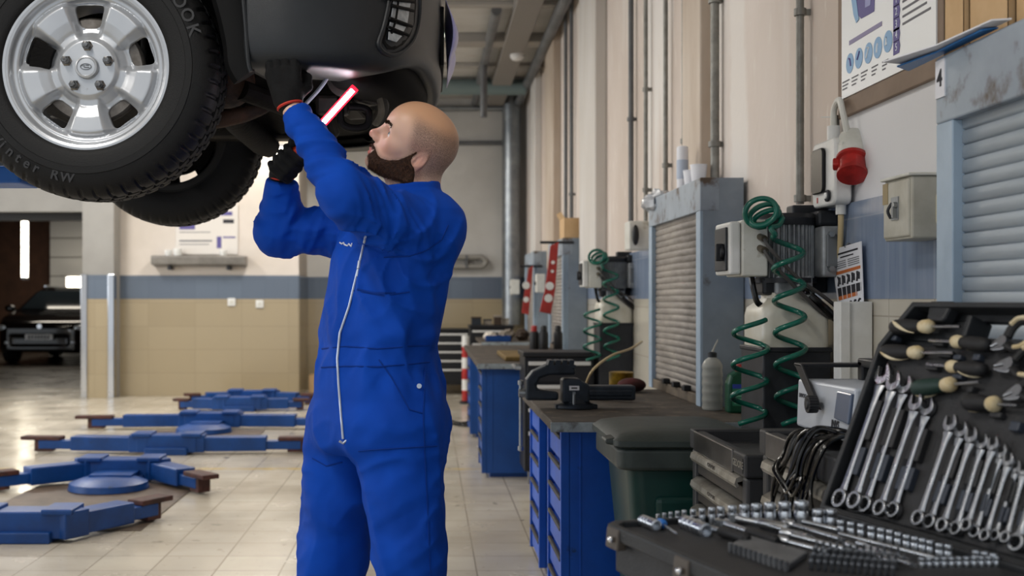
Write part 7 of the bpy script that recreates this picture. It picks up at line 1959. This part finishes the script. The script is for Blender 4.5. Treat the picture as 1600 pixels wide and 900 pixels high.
# ------------------------------------------------------------------ sockets standing in the bottom tray
def socket(a, b, r, h, label, group, down_=-0.006):
    c = tray(a, b, down_)
    t = MB()
    t.lathe([(r * 0.96, 0), (r, 0.002), (r, h * 0.52), (r * 0.93, h * 0.56), (r * 0.93, h * 0.62), (r, h * 0.66), (r, h - 0.0015), (r * 0.94, h), (r * 0.66, h), (r * 0.62, h * 0.7), (0.0005, h * 0.7)], c, n=24)
    return single('socket', t, M_cr, label, 'socket', group, smooth=35)
ORD2 = ['first', 'second', 'third', 'fourth', 'fifth', 'sixth', 'seventh', 'eighth', 'ninth', 'tenth', 'eleventh', 'twelfth', 'thirteenth', 'fourteenth', 'fifteenth', 'sixteenth', 'seventeenth']
far = [1028, 1038, 1048, 1058.5, 1069, 1083, 1097, 1112, 1126, 1144, 1163, 1182, 1203, 1226, 1252, 1279, 1298]
rads = [3.2, 3.3, 3.5, 3.7, 4.0, 4.6, 5.0, 5.6, 6.2, 7.2, 8.0, 8.6, 9.4, 10.2, 11.5, 10.0, 10.0]
b_prev = None
for k, u in enumerate(far):
    a, b = tray_ab(u, 812 if k < 15 else 818, 0.0)
    r = rads[k] / 1000 * 1.05
    socket(a + 0.0, b, r, 0.016 + 0.0016 * k if k < 15 else 0.030, 'chrome socket in the far row of the tray, %s from its left end' % ORD2[k], 'sockets along the far edge of the tray')
hin = [(1314, 828), (1330, 831), (1346, 834), (1362, 838), (1377, 841), (1391, 844), (1404, 848), (1417, 852), (1430, 855), (1442, 858), (1454, 861), (1468, 866), (1482, 868)]
for k, (u, v) in enumerate(hin):
    a, b = tray_ab(u, v, 0.0)
    socket(a, b, 0.0068 - 0.0001 * k, 0.022, 'chrome socket in the hinge row, %s from its far end' % ORD2[k], 'sockets along the hinge of the tray')
nr_ = [(1440 + 11.7 * k, 880 - 0.2 * k) for k in range(11)]
for k, (u, v) in enumerate(nr_):
    a, b = tray_ab(u, v, 0.0)
    socket(a, b, 0.0048, 0.014, 'small chrome socket in the short near row, %s from its left end' % ORD2[k], 'small sockets in the near row')
for k, (u, v) in enumerate(((1525, 871), (1539, 873), (1553, 876))):
    a, b = tray_ab(u, v, 0.0)
    socket(a, b, 0.0058, 0.016, ['left', 'middle', 'right'][k] + ' one of three chrome sockets behind the near row', 'three sockets behind the near row')
# bars, ratchets, joints lying in the tray
def bar(q0, q1, r, label, cat='extension bar', name='extension_bar', head=True, h=0.004, m=M_cr):
    a0, b0 = tray_ab(*q0, h); a1, b1 = tray_ab(*q1, h); p0, p1 = tray(a0, b0, h), tray(a1, b1, h); d = (p1 - p0).normalized(); L = (p1 - p0).length
    t = thing(name, label, cat, p0)
    link('bar', MB().tube([p0, p1], r, 12), m, t)
    if head:
        q = d.to_track_quat('Z', 'Y').to_matrix()
        link('drive_socket', MB().lathe([(r, 0), (r * 1.8, 0.002), (r * 1.8, 0.018), (r * 1.2, 0.024)], p0, n=18, R=q), m, t)
        link('square_drive', MB().box(p1 + d * 0.005, (r * 1.4, r * 1.4, 0.012), q), m, t, smooth=0)
    return t
bar((1227, 817), (1312, 842), 0.0045, 'longest chrome extension bar across the middle of the tray')
bar((1222, 832), (1322, 858), 0.0045, 'chrome extension bar in front of the longest one')
bar((1215, 842), (1284, 860), 0.0040, 'short chrome extension bar nearest the bit rack')
bar((1180, 815), (1262, 838), 0.0040, 'chrome extension bar at the left of the middle group')
bar((1312, 834), (1462, 872), 0.0032, 'thin sliding bar lying alongside the hinge row of sockets', 'bar', 'sliding_bar', False)
bar((1255, 815), (1310, 828), 0.0040, 'chrome bar just below the largest sockets', 'bar', 'sliding_bar', False)
def ratchet(q0, q1, label, r=0.012):
    h = 0.004
    a0, b0 = tray_ab(*q0, h); a1, b1 = tray_ab(*q1, h); p0, p1 = tray(a0, b0, h), tray(a1, b1, h); d = (p1 - p0).normalized(); q = d.to_track_quat('Z', 'Y').to_matrix(); L = (p1 - p0).length
    t = thing('ratchet_handle', label, 'ratchet', p0)
    link('head', MB().lathe([(r * 0.6, -0.008), (r, -0.006), (r, 0.006), (r * 0.6, 0.008)], p0, n=24), M_cr, t)
    link('selector', MB().lathe([(r * 0.4, 0.008), (r * 0.35, 0.012), (0.0005, 0.0125)], p0, n=14), M_dark, t)
    link('shaft', MB().tube([p0 + d * r * 0.9, p0 + d * L * 0.5], [0.006, 0.005], 12), M_cr, t)
    link('grip', MB().lathe([(0.006, L * 0.48), (0.009, L * 0.52), (0.0085, L * 0.75), (0.0095, L * 0.96), (0.005, L)], p0, n=18, R=q), M_cr2 if r < 0.011 else M_handb, t)
ratchet((1128, 817), (1215, 846), 'large ratchet handle behind the bit rack', 0.013)
ratchet((1085, 818), (1170, 843), 'middle ratchet handle in the tray', 0.011)
ratchet((1146, 809), (1232, 826), 'small ratchet handle near the far row of sockets', 0.009)
def lying(q0, q1, r, label, n=3):
    h = 0.003
    a0, b0 = tray_ab(*q0, h); a1, b1 = tray_ab(*q1, h); p0, p1 = tray(a0, b0, h), tray(a1, b1, h); d = (p1 - p0); L = d.length; q = d.normalized().to_track_quat('Z', 'Y').to_matrix()
    pr = [(r * 0.7, 0), (r, 0.001)]
    for k in range(n): pr += [(r, L * (k + 0.6) / n * 0.6), (r * 0.86, L * (k + 0.7) / n * 0.6), (r * 0.86, L * (k + 0.9) / n * 0.6), (r, L * (k + 1) / n * 0.6)]
    pr += [(r, L - 0.001), (r * 0.72, L), (r * 0.68, L - 0.012), (0.0005, L - 0.012)]
    return single('long_socket', MB().lathe(pr, p0, n=24, R=q), M_cr, label, 'socket', smooth=35)
lying((1004, 813), (1026, 822), 0.010, 'ribbed long socket lying in the far left corner of the tray')
lying((1070, 816), (1104, 830), 0.0125, 'biggest spark plug socket lying in the left of the tray')
# small blue-handled driver
h = 0.003
a0, b0 = tray_ab(1034, 818, h); a1, b1 = tray_ab(1058, 834, h); p0, p1 = tray(a0, b0, h), tray(a1, b1, h); q = (p1 - p0).normalized().to_track_quat('Z', 'Y').to_matrix()
bd_ = thing('small_screwdriver', 'small blue-handled screwdriver in the left of the tray', 'screwdriver', p0)
link('handle', MB().lathe([(0.003, -0.014), (0.0075, -0.010), (0.008, 0.006), (0.004, 0.012)], p0, n=18, R=q), mat('blue_handle', '1768b8', 0.4), bd_)
link('blade', MB().cyl(p0, p1, 0.002, 8), M_cr, bd_)
# plate of the bit rack and the bits themselves
ra = [tray_ab(u, v, 0.003) for u, v in ((1138, 852), (1168, 836), (1262, 862), (1232, 884))]
rack = thing('bit_rack', 'grey toothed plate holding bits, at the front of the tray', 'rack', tray(*ra[0], -0.006))
link('plate', pri(ra, -0.006, 0.004, tray), mat('rack_grey', '77797c', 0.4, 0.4, col2='5a5c60', scale=20), rack, smooth=0, bevel=0.002)
for k in range(12):
    a, b = ra[0][0] + (ra[3][0] - ra[0][0]) * (k + 0.5) / 12, ra[0][1] + (ra[3][1] - ra[0][1]) * (k + 0.5) / 12
    link('tooth', MB().cyl(tray(a, b, -0.006), tray(a, b, 0.008), 0.0038, 10), mat('rack_grey', ''), rack)
bm_ = MB()
p = V(0, 0, 0)
bm_.lathe([(0.0032, 0), (0.0036, 0.001), (0.0036, 0.013), (0.0024, 0.016), (0.0022, 0.022), (0.0012, 0.024)], (0, 0, 0), n=6)
BM = None; cnt = 0
ROW = ['front', 'middle', 'back']
for r_ in range(3):
    for k in range(13):
        u = 1268 + 10.6 * k + r_ * 4; v = 884 - 10.5 * r_ + 0.9 * k
        if v > 897: continue
        a, b = tray_ab(u, v, 0.0); c = tray(a, b, -0.006)
        lb = 'dark steel bit standing in the %s row of bits, %s from the left' % (ROW[r_], ORD2[k])
        if BM is None:
            BM = single('screwdriver_bit', bm_.moved(Matrix.Translation(c)), M_bitd, lb, 'bit', 'bits standing in the tray', origin=c, smooth=0)
        else:
            o = BM.copy(); COL.objects.link(o); o.location = c; o['label'] = lb
# long T-handles and hex keys in the right half of the tray
for k, (q0, q1) in enumerate((((1340, 848), (1412, 872)), ((1352, 858), (1424, 882)), ((1322, 850), (1390, 876)))):
    bar(q0, q1, 0.0028, ['back', 'middle', 'front'][k] + ' one of three slim joint bars beside the bits', 'bar', 'joint_bar', True)
# ================================================================== floor lifts
M_lift2 = mat('lift_blue_floor', '0a458c', 0.4, col2='083874', scale=5, col3='20303f', scale3=12, lo3=0.66, hi3=0.74)
M_pad = mat('lift_pad_brown', '54302a', 0.65, col2='33201d', scale=14)
def floor_lift(d, aL, aR, length, label, plate):
    x = -2.1
    t = thing('floor_lift', label, 'vehicle lift', (x, d, 0))
    link('centre_beam', MB().b2(-0.24, 0.24, -0.09, 0.09, 0.02, 0.16).b2(-0.17, 0.17, -0.12, 0.12, 0.0, 0.06).b2(-0.28, -0.12, -0.11, 0.11, 0.145, 0.175).b2(0.12, 0.28, -0.11, 0.11, 0.145, 0.175), M_lift2, t, world=False, smooth=0, bevel=0.008)
    for s, a in ((-1, aL), (1, aR)):
        R = Matrix.Translation((s * 0.22, 0, 0)) @ Matrix.Rotation((a if s > 0 else PI - a), 4, 'Z')
        arm = link('swing_arm', MB().b2(-0.06, length * 0.62, -0.07, 0.07, 0.025, 0.140).b2(-0.08, 0.08, -0.085, 0.085, 0.02, 0.16).moved(R), M_lift2, t, world=False, smooth=0, bevel=0.008)
        for nm, mb, m in (('extension', MB().b2(length * 0.5, length * 0.92, -0.05, 0.05, 0.035, 0.105), M_lift2), ('pad', MB().b2(length * 0.72, length * 1.08, -0.06, 0.06, 0.105, 0.135).b2(length * 0.80, length * 0.96, -0.045, 0.045, 0.012, 0.106), M_pad)):
            o = link(nm, mb.moved(R), m, arm, world=False, smooth=0, bevel=0.006)
    if plate: link('cover_plate', MB().lathe([(0.24, 0.0), (0.26, 0.01), (0.25, 0.05), (0.18, 0.075), (0.05, 0.08)], (0, -0.34, 0), n=36).b2(-0.14, 0.14, -0.32, -0.08, 0.02, 0.09), M_lift2, t, world=False, smooth=40)
    return t
R_ = math.radians
floor_lift(5.98, R_(58), R_(58), 0.66, 'nearest blue floor lift beam, cut by the left edge of the view', False)
floor_lift(7.90, R_(-42), R_(-50), 0.72, 'blue floor lift with round cover plate, second from the camera', True)
floor_lift(9.30, R_(6), R_(3), 0.92, 'long straight blue floor lift, third from the camera', False)
floor_lift(11.1, R_(-4), R_(-3), 0.98, 'long straight blue floor lift with cover plate, fourth from the camera', True)
floor_lift(12.85, R_(8), R_(8), 0.50, 'short blue floor lift by the far wall, nearer of the last two', False)
floor_lift(13.75, R_(-16), R_(-16), 0.55, 'farthest blue floor lift, close to the partition', True)
struct('trim_19', MB().b2(-2.6, -1.55, 6.2, 7.75, 0.0, 0.006), mat('rusty_plate', '6d5d4e', 0.45, col2='4f4338', scale=5), smooth=0, bevel=0.002)
struct('trim_20', MB().b2(-2.6, -1.55, 9.6, 10.9, 0.0, 0.006), MATS['rusty_plate'], smooth=0, bevel=0.002)

# ================================================================== black trolley and far tool chests
def chest(label, x0, x1, y0, y1, z1, nd, m=M_blackm, handle=mat('bright_handle', 'd2d2d0', 0.4, 0.2), castw=True):
    t = thing('tool_chest', label, 'tool chest', ((x0 + x1) / 2, (y0 + y1) / 2, 0))
    link('carcass', MB().b2(x0, x1, y0 + 0.012, y1, 0.13, z1 - 0.03), m, t, smooth=0, bevel=0.006)
    link('top', MB().b2(x0 - 0.012, x1 + 0.012, y0 - 0.01, y1 + 0.01, z1 - 0.03, z1), m, t, smooth=0, bevel=0.006)
    hs = [(z1 - 0.06 - 0.13)]
    z = z1 - 0.05
    hh = (z1 - 0.05 - 0.16) / (nd + 0.6)
    for k in range(nd):
        h_ = hh * (1.0 if k < nd - 1 else 1.6)
        d_ = link('drawer', MB().b2(x0 + 0.02, x1 - 0.02, y0, y0 + 0.014, z - h_ + 0.008, z - 0.008), m, t, smooth=0, bevel=0.003)
        link('handle', MB().b2(x0 + 0.025, x1 - 0.025, y0 - 0.014, y0, z - 0.035, z - 0.010), handle, d_, smooth=0, bevel=0.004)
        z -= h_
    for x in (x0 + 0.07, x1 - 0.07):
        for y in (y0 + 0.07, y1 - 0.07):
            link('caster', MB().lathe([(0.015, -0.018), (0.058, -0.018), (0.062, -0.01), (0.062, 0.01), (0.058, 0.018), (0.015, 0.018)], (x, y, 0.062), 'x', 22).b2(x - 0.03, x + 0.03, y - 0.025, y + 0.025, 0.10, 0.135), mat('caster_grey', '6e6e70', 0.5), t)
    return t
tr = chest('black tool trolley with one bright handle behind the vise', 0.62, 1.072, 7.45, 7.86, 0.905, 4)
link('side_handle', MB().tube([(0.60, 7.5, 0.80), (0.57, 7.5, 0.80), (0.57, 7.82, 0.80), (0.60, 7.82, 0.80)], 0.012, 8), M_galv, tr)
single('bench_mat', MB().b2(0.55, 1.10, 8.3, 9.3, 0.80, 0.835), mat('mat_mustard', '7a6232', 0.8, col2='5a4826', scale=9, bump=0.4, bscale=40), 'mustard-brown mat on the farther blue workbench', 'mat', bevel=0.008)
chest('black tool chest with five bright handles by the far wall, right of the man', -0.22, 0.53, 15.0, 15.48, 0.86, 5)
chest('black tool chest with open top in the far corner beside the duct', 0.50, 1.02, 13.9, 14.4, 0.93, 4)
# clutter on the far chest and bench
rr = random.Random(9)
M_clut = [mat('clutter_a', '3a2c20', 0.7), mat('clutter_b', '8a8176', 0.6), mat('clutter_c', '20262e', 0.5), mat('clutter_d', 'c9c2b6', 0.6)]
items = [('spray_can', 'dark spray can on the mustard mat, left of three', 0.80, 8.75, 0.835), ('spray_can', 'dark spray can on the mustard mat, middle of three', 0.87, 8.72, 0.835), ('spray_can', 'dark spray can on the mustard mat, right of three', 0.985, 8.78, 0.835)]
for k, (nm, lb, x, y, z) in enumerate(items):
    t = thing(nm, lb, 'spray can', (x, y, z), group='spray cans on the far bench')
    link('can_body', MB().lathe([(0.034, 0), (0.036, 0.004), (0.036, 0.15), (0.03, 0.165), (0.02, 0.17)], (x, y, z), n=20), M_blackm, t)
    link('cap', MB().lathe([(0.024, 0.168), (0.024, 0.20), (0.018, 0.212), (0.002, 0.214)], (x, y, z), n=18), (M_red if k == 0 else M_blackm), t)
for k, (x, y, z, rx, rz_, m) in enumerate(((0.66, 12.42, 0.80, 0.07, 0.045, 3), (0.86, 12.7, 0.80, 0.08, 0.055, 1), (1.0, 12.40, 0.80, 0.07, 0.06, 0))):
    single('rag', crumple(V(x, y, z + rz_ * 1.02), (rx, 0.08, rz_), 20 + k, 0.4), M_clut[m], ['pale crumpled rag on the farthest bench, leftmost', 'grey-brown rag in the middle of the farthest bench', 'dark brown rag at the right on the farthest bench'][k], 'rag')
for k, (x, y, h, w_) in enumerate(((0.58, 14.1, 0.10, 0.12), (0.72, 14.15, 0.07, 0.10), (0.84, 14.05, 0.12, 0.09), (0.94, 14.15, 0.08, 0.08))):
    t = thing('parts_box', ['dark parts box at the left on the corner tool chest', 'second parts box on the corner tool chest, low and grey', 'tall brown parts box on the corner tool chest', 'small pale parts box at the right on the corner tool chest'][k], 'box', (x, y, 0.93))
    link('box', MB().b2(x - w_ / 2, x + w_ / 2, y - 0.06, y + 0.06, 0.93, 0.93 + h * 0.8), M_clut[[2, 1, 0, 3][k]], t, smooth=0, bevel=0.004)
    link('lid', MB().b2(x - w_ / 2 - 0.004, x + w_ / 2 + 0.004, y - 0.064, y + 0.064, 0.93 + h * 0.8, 0.93 + h), M_clut[[0, 2, 1, 1][k]], t, smooth=0, bevel=0.004)
sp_ = thing('striped_post', 'red and white striped barrier post beside the farther blue workbench', 'post', (0.44, 13.75, 0))
for k in range(6): link('stripe', MB().cyl(V(0.44, 13.75, 0.03 + k * 0.13), V(0.44, 13.75, 0.03 + (k + 1) * 0.13), 0.045, 20), M_red if k % 2 == 0 else M_white, sp_)
link('foot', MB().lathe([(0.075, 0), (0.075, 0.02), (0.05, 0.035)], (0.44, 13.75, 0), n=24), M_blackm, sp_)
bl = thing('blue_tray', 'blue plastic tray on the front of the farthest bench', 'tray', (0.72, 12.15, 0.80))
link('tray', MB().b2(0.60, 0.86, 12.05, 12.25, 0.80, 0.81).b2(0.60, 0.86, 12.05, 12.06, 0.80, 0.86).b2(0.60, 0.86, 12.24, 12.25, 0.80, 0.86).b2(0.60, 0.61, 12.05, 12.25, 0.80, 0.86).b2(0.85, 0.86, 12.05, 12.25, 0.80, 0.86), M_lift2, bl, smooth=0)
# red pennants hanging on the distant cabinets
def pennant(label, uv, d, m, spots):
    pts = [P(u, v, d) for u, v in uv]; t = thing('red_strap', label, 'strap', pts[0])
    n = len(pts); link('strap', MB().add(pts + [p + V(0, 0.02, 0) for p in pts], [tuple(range(n)), tuple(range(2 * n - 1, n - 1, -1))] + [(i, n + i, n + (i + 1) % n, (i + 1) % n) for i in range(n)]), m, t, smooth=0, bevel=0.004)
    for (u, v, r) in spots:
        q = P(u, v, d - 0.001); link('white_print', MB().lathe([(r, 0.0), (r * 0.98, -0.0015)], q, 'y', 18), M_white, t)
    q = pts[0]; link('hook_bar', MB().cyl(V(q.x - 0.08, d + 0.05, q.z + 0.03), V(1.2, d + 0.05, q.z + 0.03), 0.012, 10).cyl(V(q.x + 0.02, d + 0.05, q.z + 0.03), V(q.x + 0.02, d + 0.01, q.z - 0.02), 0.006, 8), M_dark, t)
M_strap = mat('strap_red', 'a8322c', 0.55, col2='8a2622', scale=10)
pennant('long red strap with white print hanging on the distant grey cabinet', [(860, 384), (873, 378), (870, 420), (868, 450), (861, 491), (843, 487), (851, 455), (856, 420)], 9.50, M_strap, [(859, 447, 0.034), (857, 466, 0.034), (864, 410, 0.015), (863, 424, 0.013)])
pennant('smaller red strap hanging on the farthest grey cabinet', [(826, 420), (833, 415), (830, 450), (826, 492), (815, 489), (820, 455)], 12.14, M_strap, [(822, 446, 0.04), (822, 468, 0.03)])
for (u0, u1, v0, v1, d, lb) in ((838, 852, 428, 457, 11.6, 'beige control box on the wall beside the long red strap'), (798, 812, 437, 460, 14.3, 'small beige control box near the galvanised duct')):
    a, b = P(u0, v0, d), P(u1, v1, d); t = thing('control_box', lb, 'control box', a)
    link('box', MB().b2(a.x, b.x, d, d + 0.14, b.z, a.z), M_cream, t, smooth=0, bevel=0.008)
    link('arm', MB().b2(b.x - 0.02, XW - 0.012, d + 0.05, d + 0.10, (a.z + b.z) / 2 - 0.03, (a.z + b.z) / 2 + 0.03), M_dark, t, smooth=0)
    link('switch', MB().cyl(V(a.x - 0.012, d + 0.07, (a.z + b.z) / 2), V(a.x, d + 0.07, (a.z + b.z) / 2), 0.02, 14), M_blackm, t)
hv = P(1000, 385, 7.0)
vb = thing('valve_handle', 'black oval handle on a beige box at the far edge of the dusty cabinet', 'switch', P(990, 368, 6.9))
a, b = P(983, 345, 6.7), P(1002, 390, 6.7)
link('box', MB().b2(a.x, XW - 0.010, 6.7, 6.86, b.z, a.z), M_cream, vb, smooth=0, bevel=0.008)
link('handle', MB().sphere(V((a.x + b.x) / 2, 6.69, (a.z + b.z) / 2), (0.02, 0.02, 0.06), 16, 12), M_blackm, vb)

# ================================================================== partition: shelf, notice, sockets
yb = YB - 0.002
sh2 = thing('wall_shelf', 'grey metal shelf trough under the notice on the partition', 'shelf', (-2.92, yb, 1.66))
link('trough', MB().prism([(yb, 1.66), (yb - 0.20, 1.69), (yb - 0.22, 1.78), (yb - 0.19, 1.80), (yb, 1.80)], -3.52, -2.33, lambda a, b, d: V(d, a, b)), mat('shelf_metal', '8f8c88', 0.4, 0.4, col2='7b7874', scale=6), sh2, smooth=0, bevel=0.006)
for x in (-3.3, -2.55): link('bracket', MB().b2(x - 0.02, x + 0.02, yb - 0.16, yb, 1.62, 1.67), M_dark, sh2, smooth=0)
nt_ = thing('notice_board', 'faded notice with blue print on the partition, above the shelf', 'notice', (-2.85, yb, 1.82))
nb = link('sheet', MB().b2(-3.25, -2.45, yb - 0.018, yb, 1.82, 2.46), mat('notice_paper', 'd9d4ce', 0.5), nt_, smooth=0, bevel=0.004)
for (x0, x1, z0, z1, m) in ((-2.72, -2.66, 1.90, 2.05, M_purple), (-2.64, -2.48, 2.03, 2.05, M_purple), (-2.64, -2.50, 2.22, 2.27, M_inkd), (-2.68, -2.52, 2.32, 2.37, M_purple), (-3.2, -2.78, 1.985, 2.005, M_ink), (-3.2, -2.82, 1.945, 1.955, M_ink), (-3.2, -3.0, 2.14, 2.22, M_purple), (-3.2, -2.8, 2.10, 2.11, M_ink)):
    link('print_block', MB().b2(x0, x1, yb - 0.0195, yb - 0.018, z0, z1), m, nb, smooth=0)
for k, (x, w_, h) in enumerate(((-3.32, 0.10, 0.07), (-3.20, 0.12, 0.09), (-2.62, 0.10, 0.07))):
    single('white_pot', MB().lathe([(w_ * 0.4, 0), (w_ * 0.5, h), (w_ * 0.4, h + 0.004), (w_ * 0.3, 0.02)], (x, yb - 0.12, 1.80), n=20), M_white, ['small white pot at the left end of the partition shelf', 'larger white pot beside it on the partition shelf', 'white pot at the right end of the partition shelf'][k], 'pot')
for k, (u, v) in enumerate(((362, 472), (406, 475))):
    q = P(u, v, yb - 0.012); t = thing('wall_socket', ['white wall socket below the blue band on the partition, left one', 'white wall socket below the blue band on the partition, right one'][k], 'socket', q)
    link('plate', MB().b2(q.x - 0.05, q.x + 0.05, yb - 0.03, yb - 0.012, q.z - 0.05, q.z + 0.05), M_white, t, smooth=0, bevel=0.006)
    link('outlet', MB().cyl(V(q.x, yb - 0.034, q.z), V(q.x, yb - 0.03, q.z), 0.028, 18), M_cream, t)
carton('brown carton on the floor beside the partition corner', -1.58, -1.32, 15.2, 15.5, 0.0, 0.24, flaps=False)
single('cable', MB().tube(bez([at_z(672, 660, 0.012), at_z(700, 657, 0.012), at_z(722, 661, 0.012), at_z(748, 656, 0.012), at_z(752, 661, 0.012), at_z(728, 665, 0.012), at_z(705, 662, 0.012)], 6), 0.012, 8), M_cable, 'black cable lying on the floor behind the man', 'cable')

# ================================================================== black car in the garage
M_cb = mat('black_car_paint', '060607', 0.12, coat=0.6)
M_cg = mat('car_glass', '10161a', 0.05, spec=0.9)
M_hl = mat('headlamp', 'd7dde2', 0.08, 0.6)
bc = thing('car', 'black car facing the camera in the garage beyond the opening', 'car', (-7.36, 21.9, 0))
CXc, CYc = -7.36, 21.75
def car_sdf(X, Y, Z):
    x = np.abs(X - CXc); y = Y - CYc; z = Z
    hood = np.interp(y, [0, 0.12, 0.5, 1.1, 1.2, 3.9, 4.2], [0.70, 0.82, 0.93, 1.02, 1.02, 1.0, 0.7]).astype(F32)
    wid = np.interp(y, [0, 0.1, 0.35, 0.8, 3.6, 4.2], [0.62, 0.78, 0.86, 0.89, 0.88, 0.7]).astype(F32)
    low = smax(smax(x - wid, z - hood, 0.10), smax(0.24 - z, smax(-y + 0.02, y - 4.15, 0.05), 0.05), 0.06)
    roof = np.interp(y, [0.95, 1.75, 2.1, 3.0, 3.9, 4.1], [0.98, 1.40, 1.49, 1.50, 1.36, 1.0]).astype(F32)
    cw = 0.84 - 0.42 * np.clip(z - 0.98, 0, 1)
    cab = smax(smax(x - cw, z - roof, 0.07), np.maximum(0.9 - z, np.maximum(0.95 - y, y - 4.08)), 0.05)
    d = smin(low, cab, 0.04)
    for yy in (0.78, 3.4):
        wa = np.maximum(np.sqrt((y - yy) ** 2 + (z - 0.32) ** 2) - 0.36, 0.66 - x); d = smax(d, -wa, 0.02)
    gr = s_box(x, y, z, (0, 0.0, 0.46), (0.55, 0.06, 0.09), 0.02); d = smax(d, -gr, 0.02)
    return d
link('body', sdf_mb(car_sdf, ramps((CXc - 0.98, CXc + 0.98, 0.025)), ramps((CYc - 0.08, CYc + 4.3, 0.03)), ramps((0.15, 1.6, 0.022)), smooth=1, margin=0.06), M_cb, bc, smooth=180)
def carw(x0, x1, y0, z0, y1, z1, w1): return [V(CXc - x0, CYc + y0, z0), V(CXc + x0, CYc + y0, z0), V(CXc + x1, CYc + y1, z1), V(CXc - x1, CYc + y1, z1)]
g = carw(0.70, 0.58, 1.06, 1.045, 1.76, 1.405, 0)
link('windscreen', MB().hexa([p + V(0, -0.015, 0.012) for p in g] + [p + V(0, -0.005, 0.004) for p in g]), M_cg, bc, smooth=0, bevel=0.003)
for s in (-1, 1):
    link('headlight', MB().sphere((CXc + s * 0.66, CYc + 0.14, 0.70), (0.17, 0.10, 0.075), 18, 12), M_hl, bc)
    link('fog_light', MB().sphere((CXc + s * 0.62, CYc + 0.05, 0.42), (0.06, 0.04, 0.04), 14, 10), M_hl, bc)
    mr = link('mirror', MB().sphere((CXc + s * 1.0, CYc + 1.25, 1.06), (0.11, 0.06, 0.075), 16, 12).cyl(V(CXc + s * 0.84, CYc + 1.25, 1.02), V(CXc + s * 0.96, CYc + 1.25, 1.05), 0.025, 8), M_cb, bc)
    for yy in (0.78, 3.4):
        wl = link('wheel', MB().lathe([(0.20, -0.10), (0.31, -0.10), (0.325, -0.06), (0.325, 0.06), (0.31, 0.10), (0.20, 0.10)], (CXc + s * 0.78, CYc + yy, 0.325), 'x', 32), M_tyre, bc)
        link('rim', MB().lathe([(0.03, 0.0), (0.21, 0.03 * 1), (0.215, -0.03)], (CXc + s * 0.86, CYc + yy, 0.325), 'x', 24), M_rim, wl)
link('grille', MB().b2(CXc - 0.42, CXc + 0.42, CYc + 0.03, CYc + 0.06, 0.60, 0.615).b2(CXc - 0.5, CXc + 0.5, CYc + 0.03, CYc + 0.06, 0.665, 0.678).b2(CXc - 0.01, CXc + 0.01, CYc + 0.03, CYc + 0.06, 0.60, 0.678), M_chrome, bc, smooth=0)
link('emblem', MB().cyl(V(CXc, CYc + 0.01, 0.73), V(CXc, CYc + 0.06, 0.73), 0.045, 18), M_chrome, bc)
pl = link('number_plate', MB().b2(CXc - 0.26, CXc + 0.26, CYc - 0.012, CYc + 0.03, 0.475, 0.585), M_white, bc, smooth=0, bevel=0.004)
for k in range(7): link('plate_mark', MB().b2(CXc - 0.2 + k * 0.06, CXc - 0.165 + k * 0.06, CYc - 0.014, CYc - 0.012, 0.50, 0.56), M_inkd, pl, smooth=0)
for k, x in enumerate((-0.35, 0.1)): link('roof_rail', MB().cyl(V(CXc + (0.55 if k else -0.55), CYc + 2.0, 1.51), V(CXc + (0.55 if k else -0.55), CYc + 3.4, 1.51), 0.02, 8), M_chrome, bc)
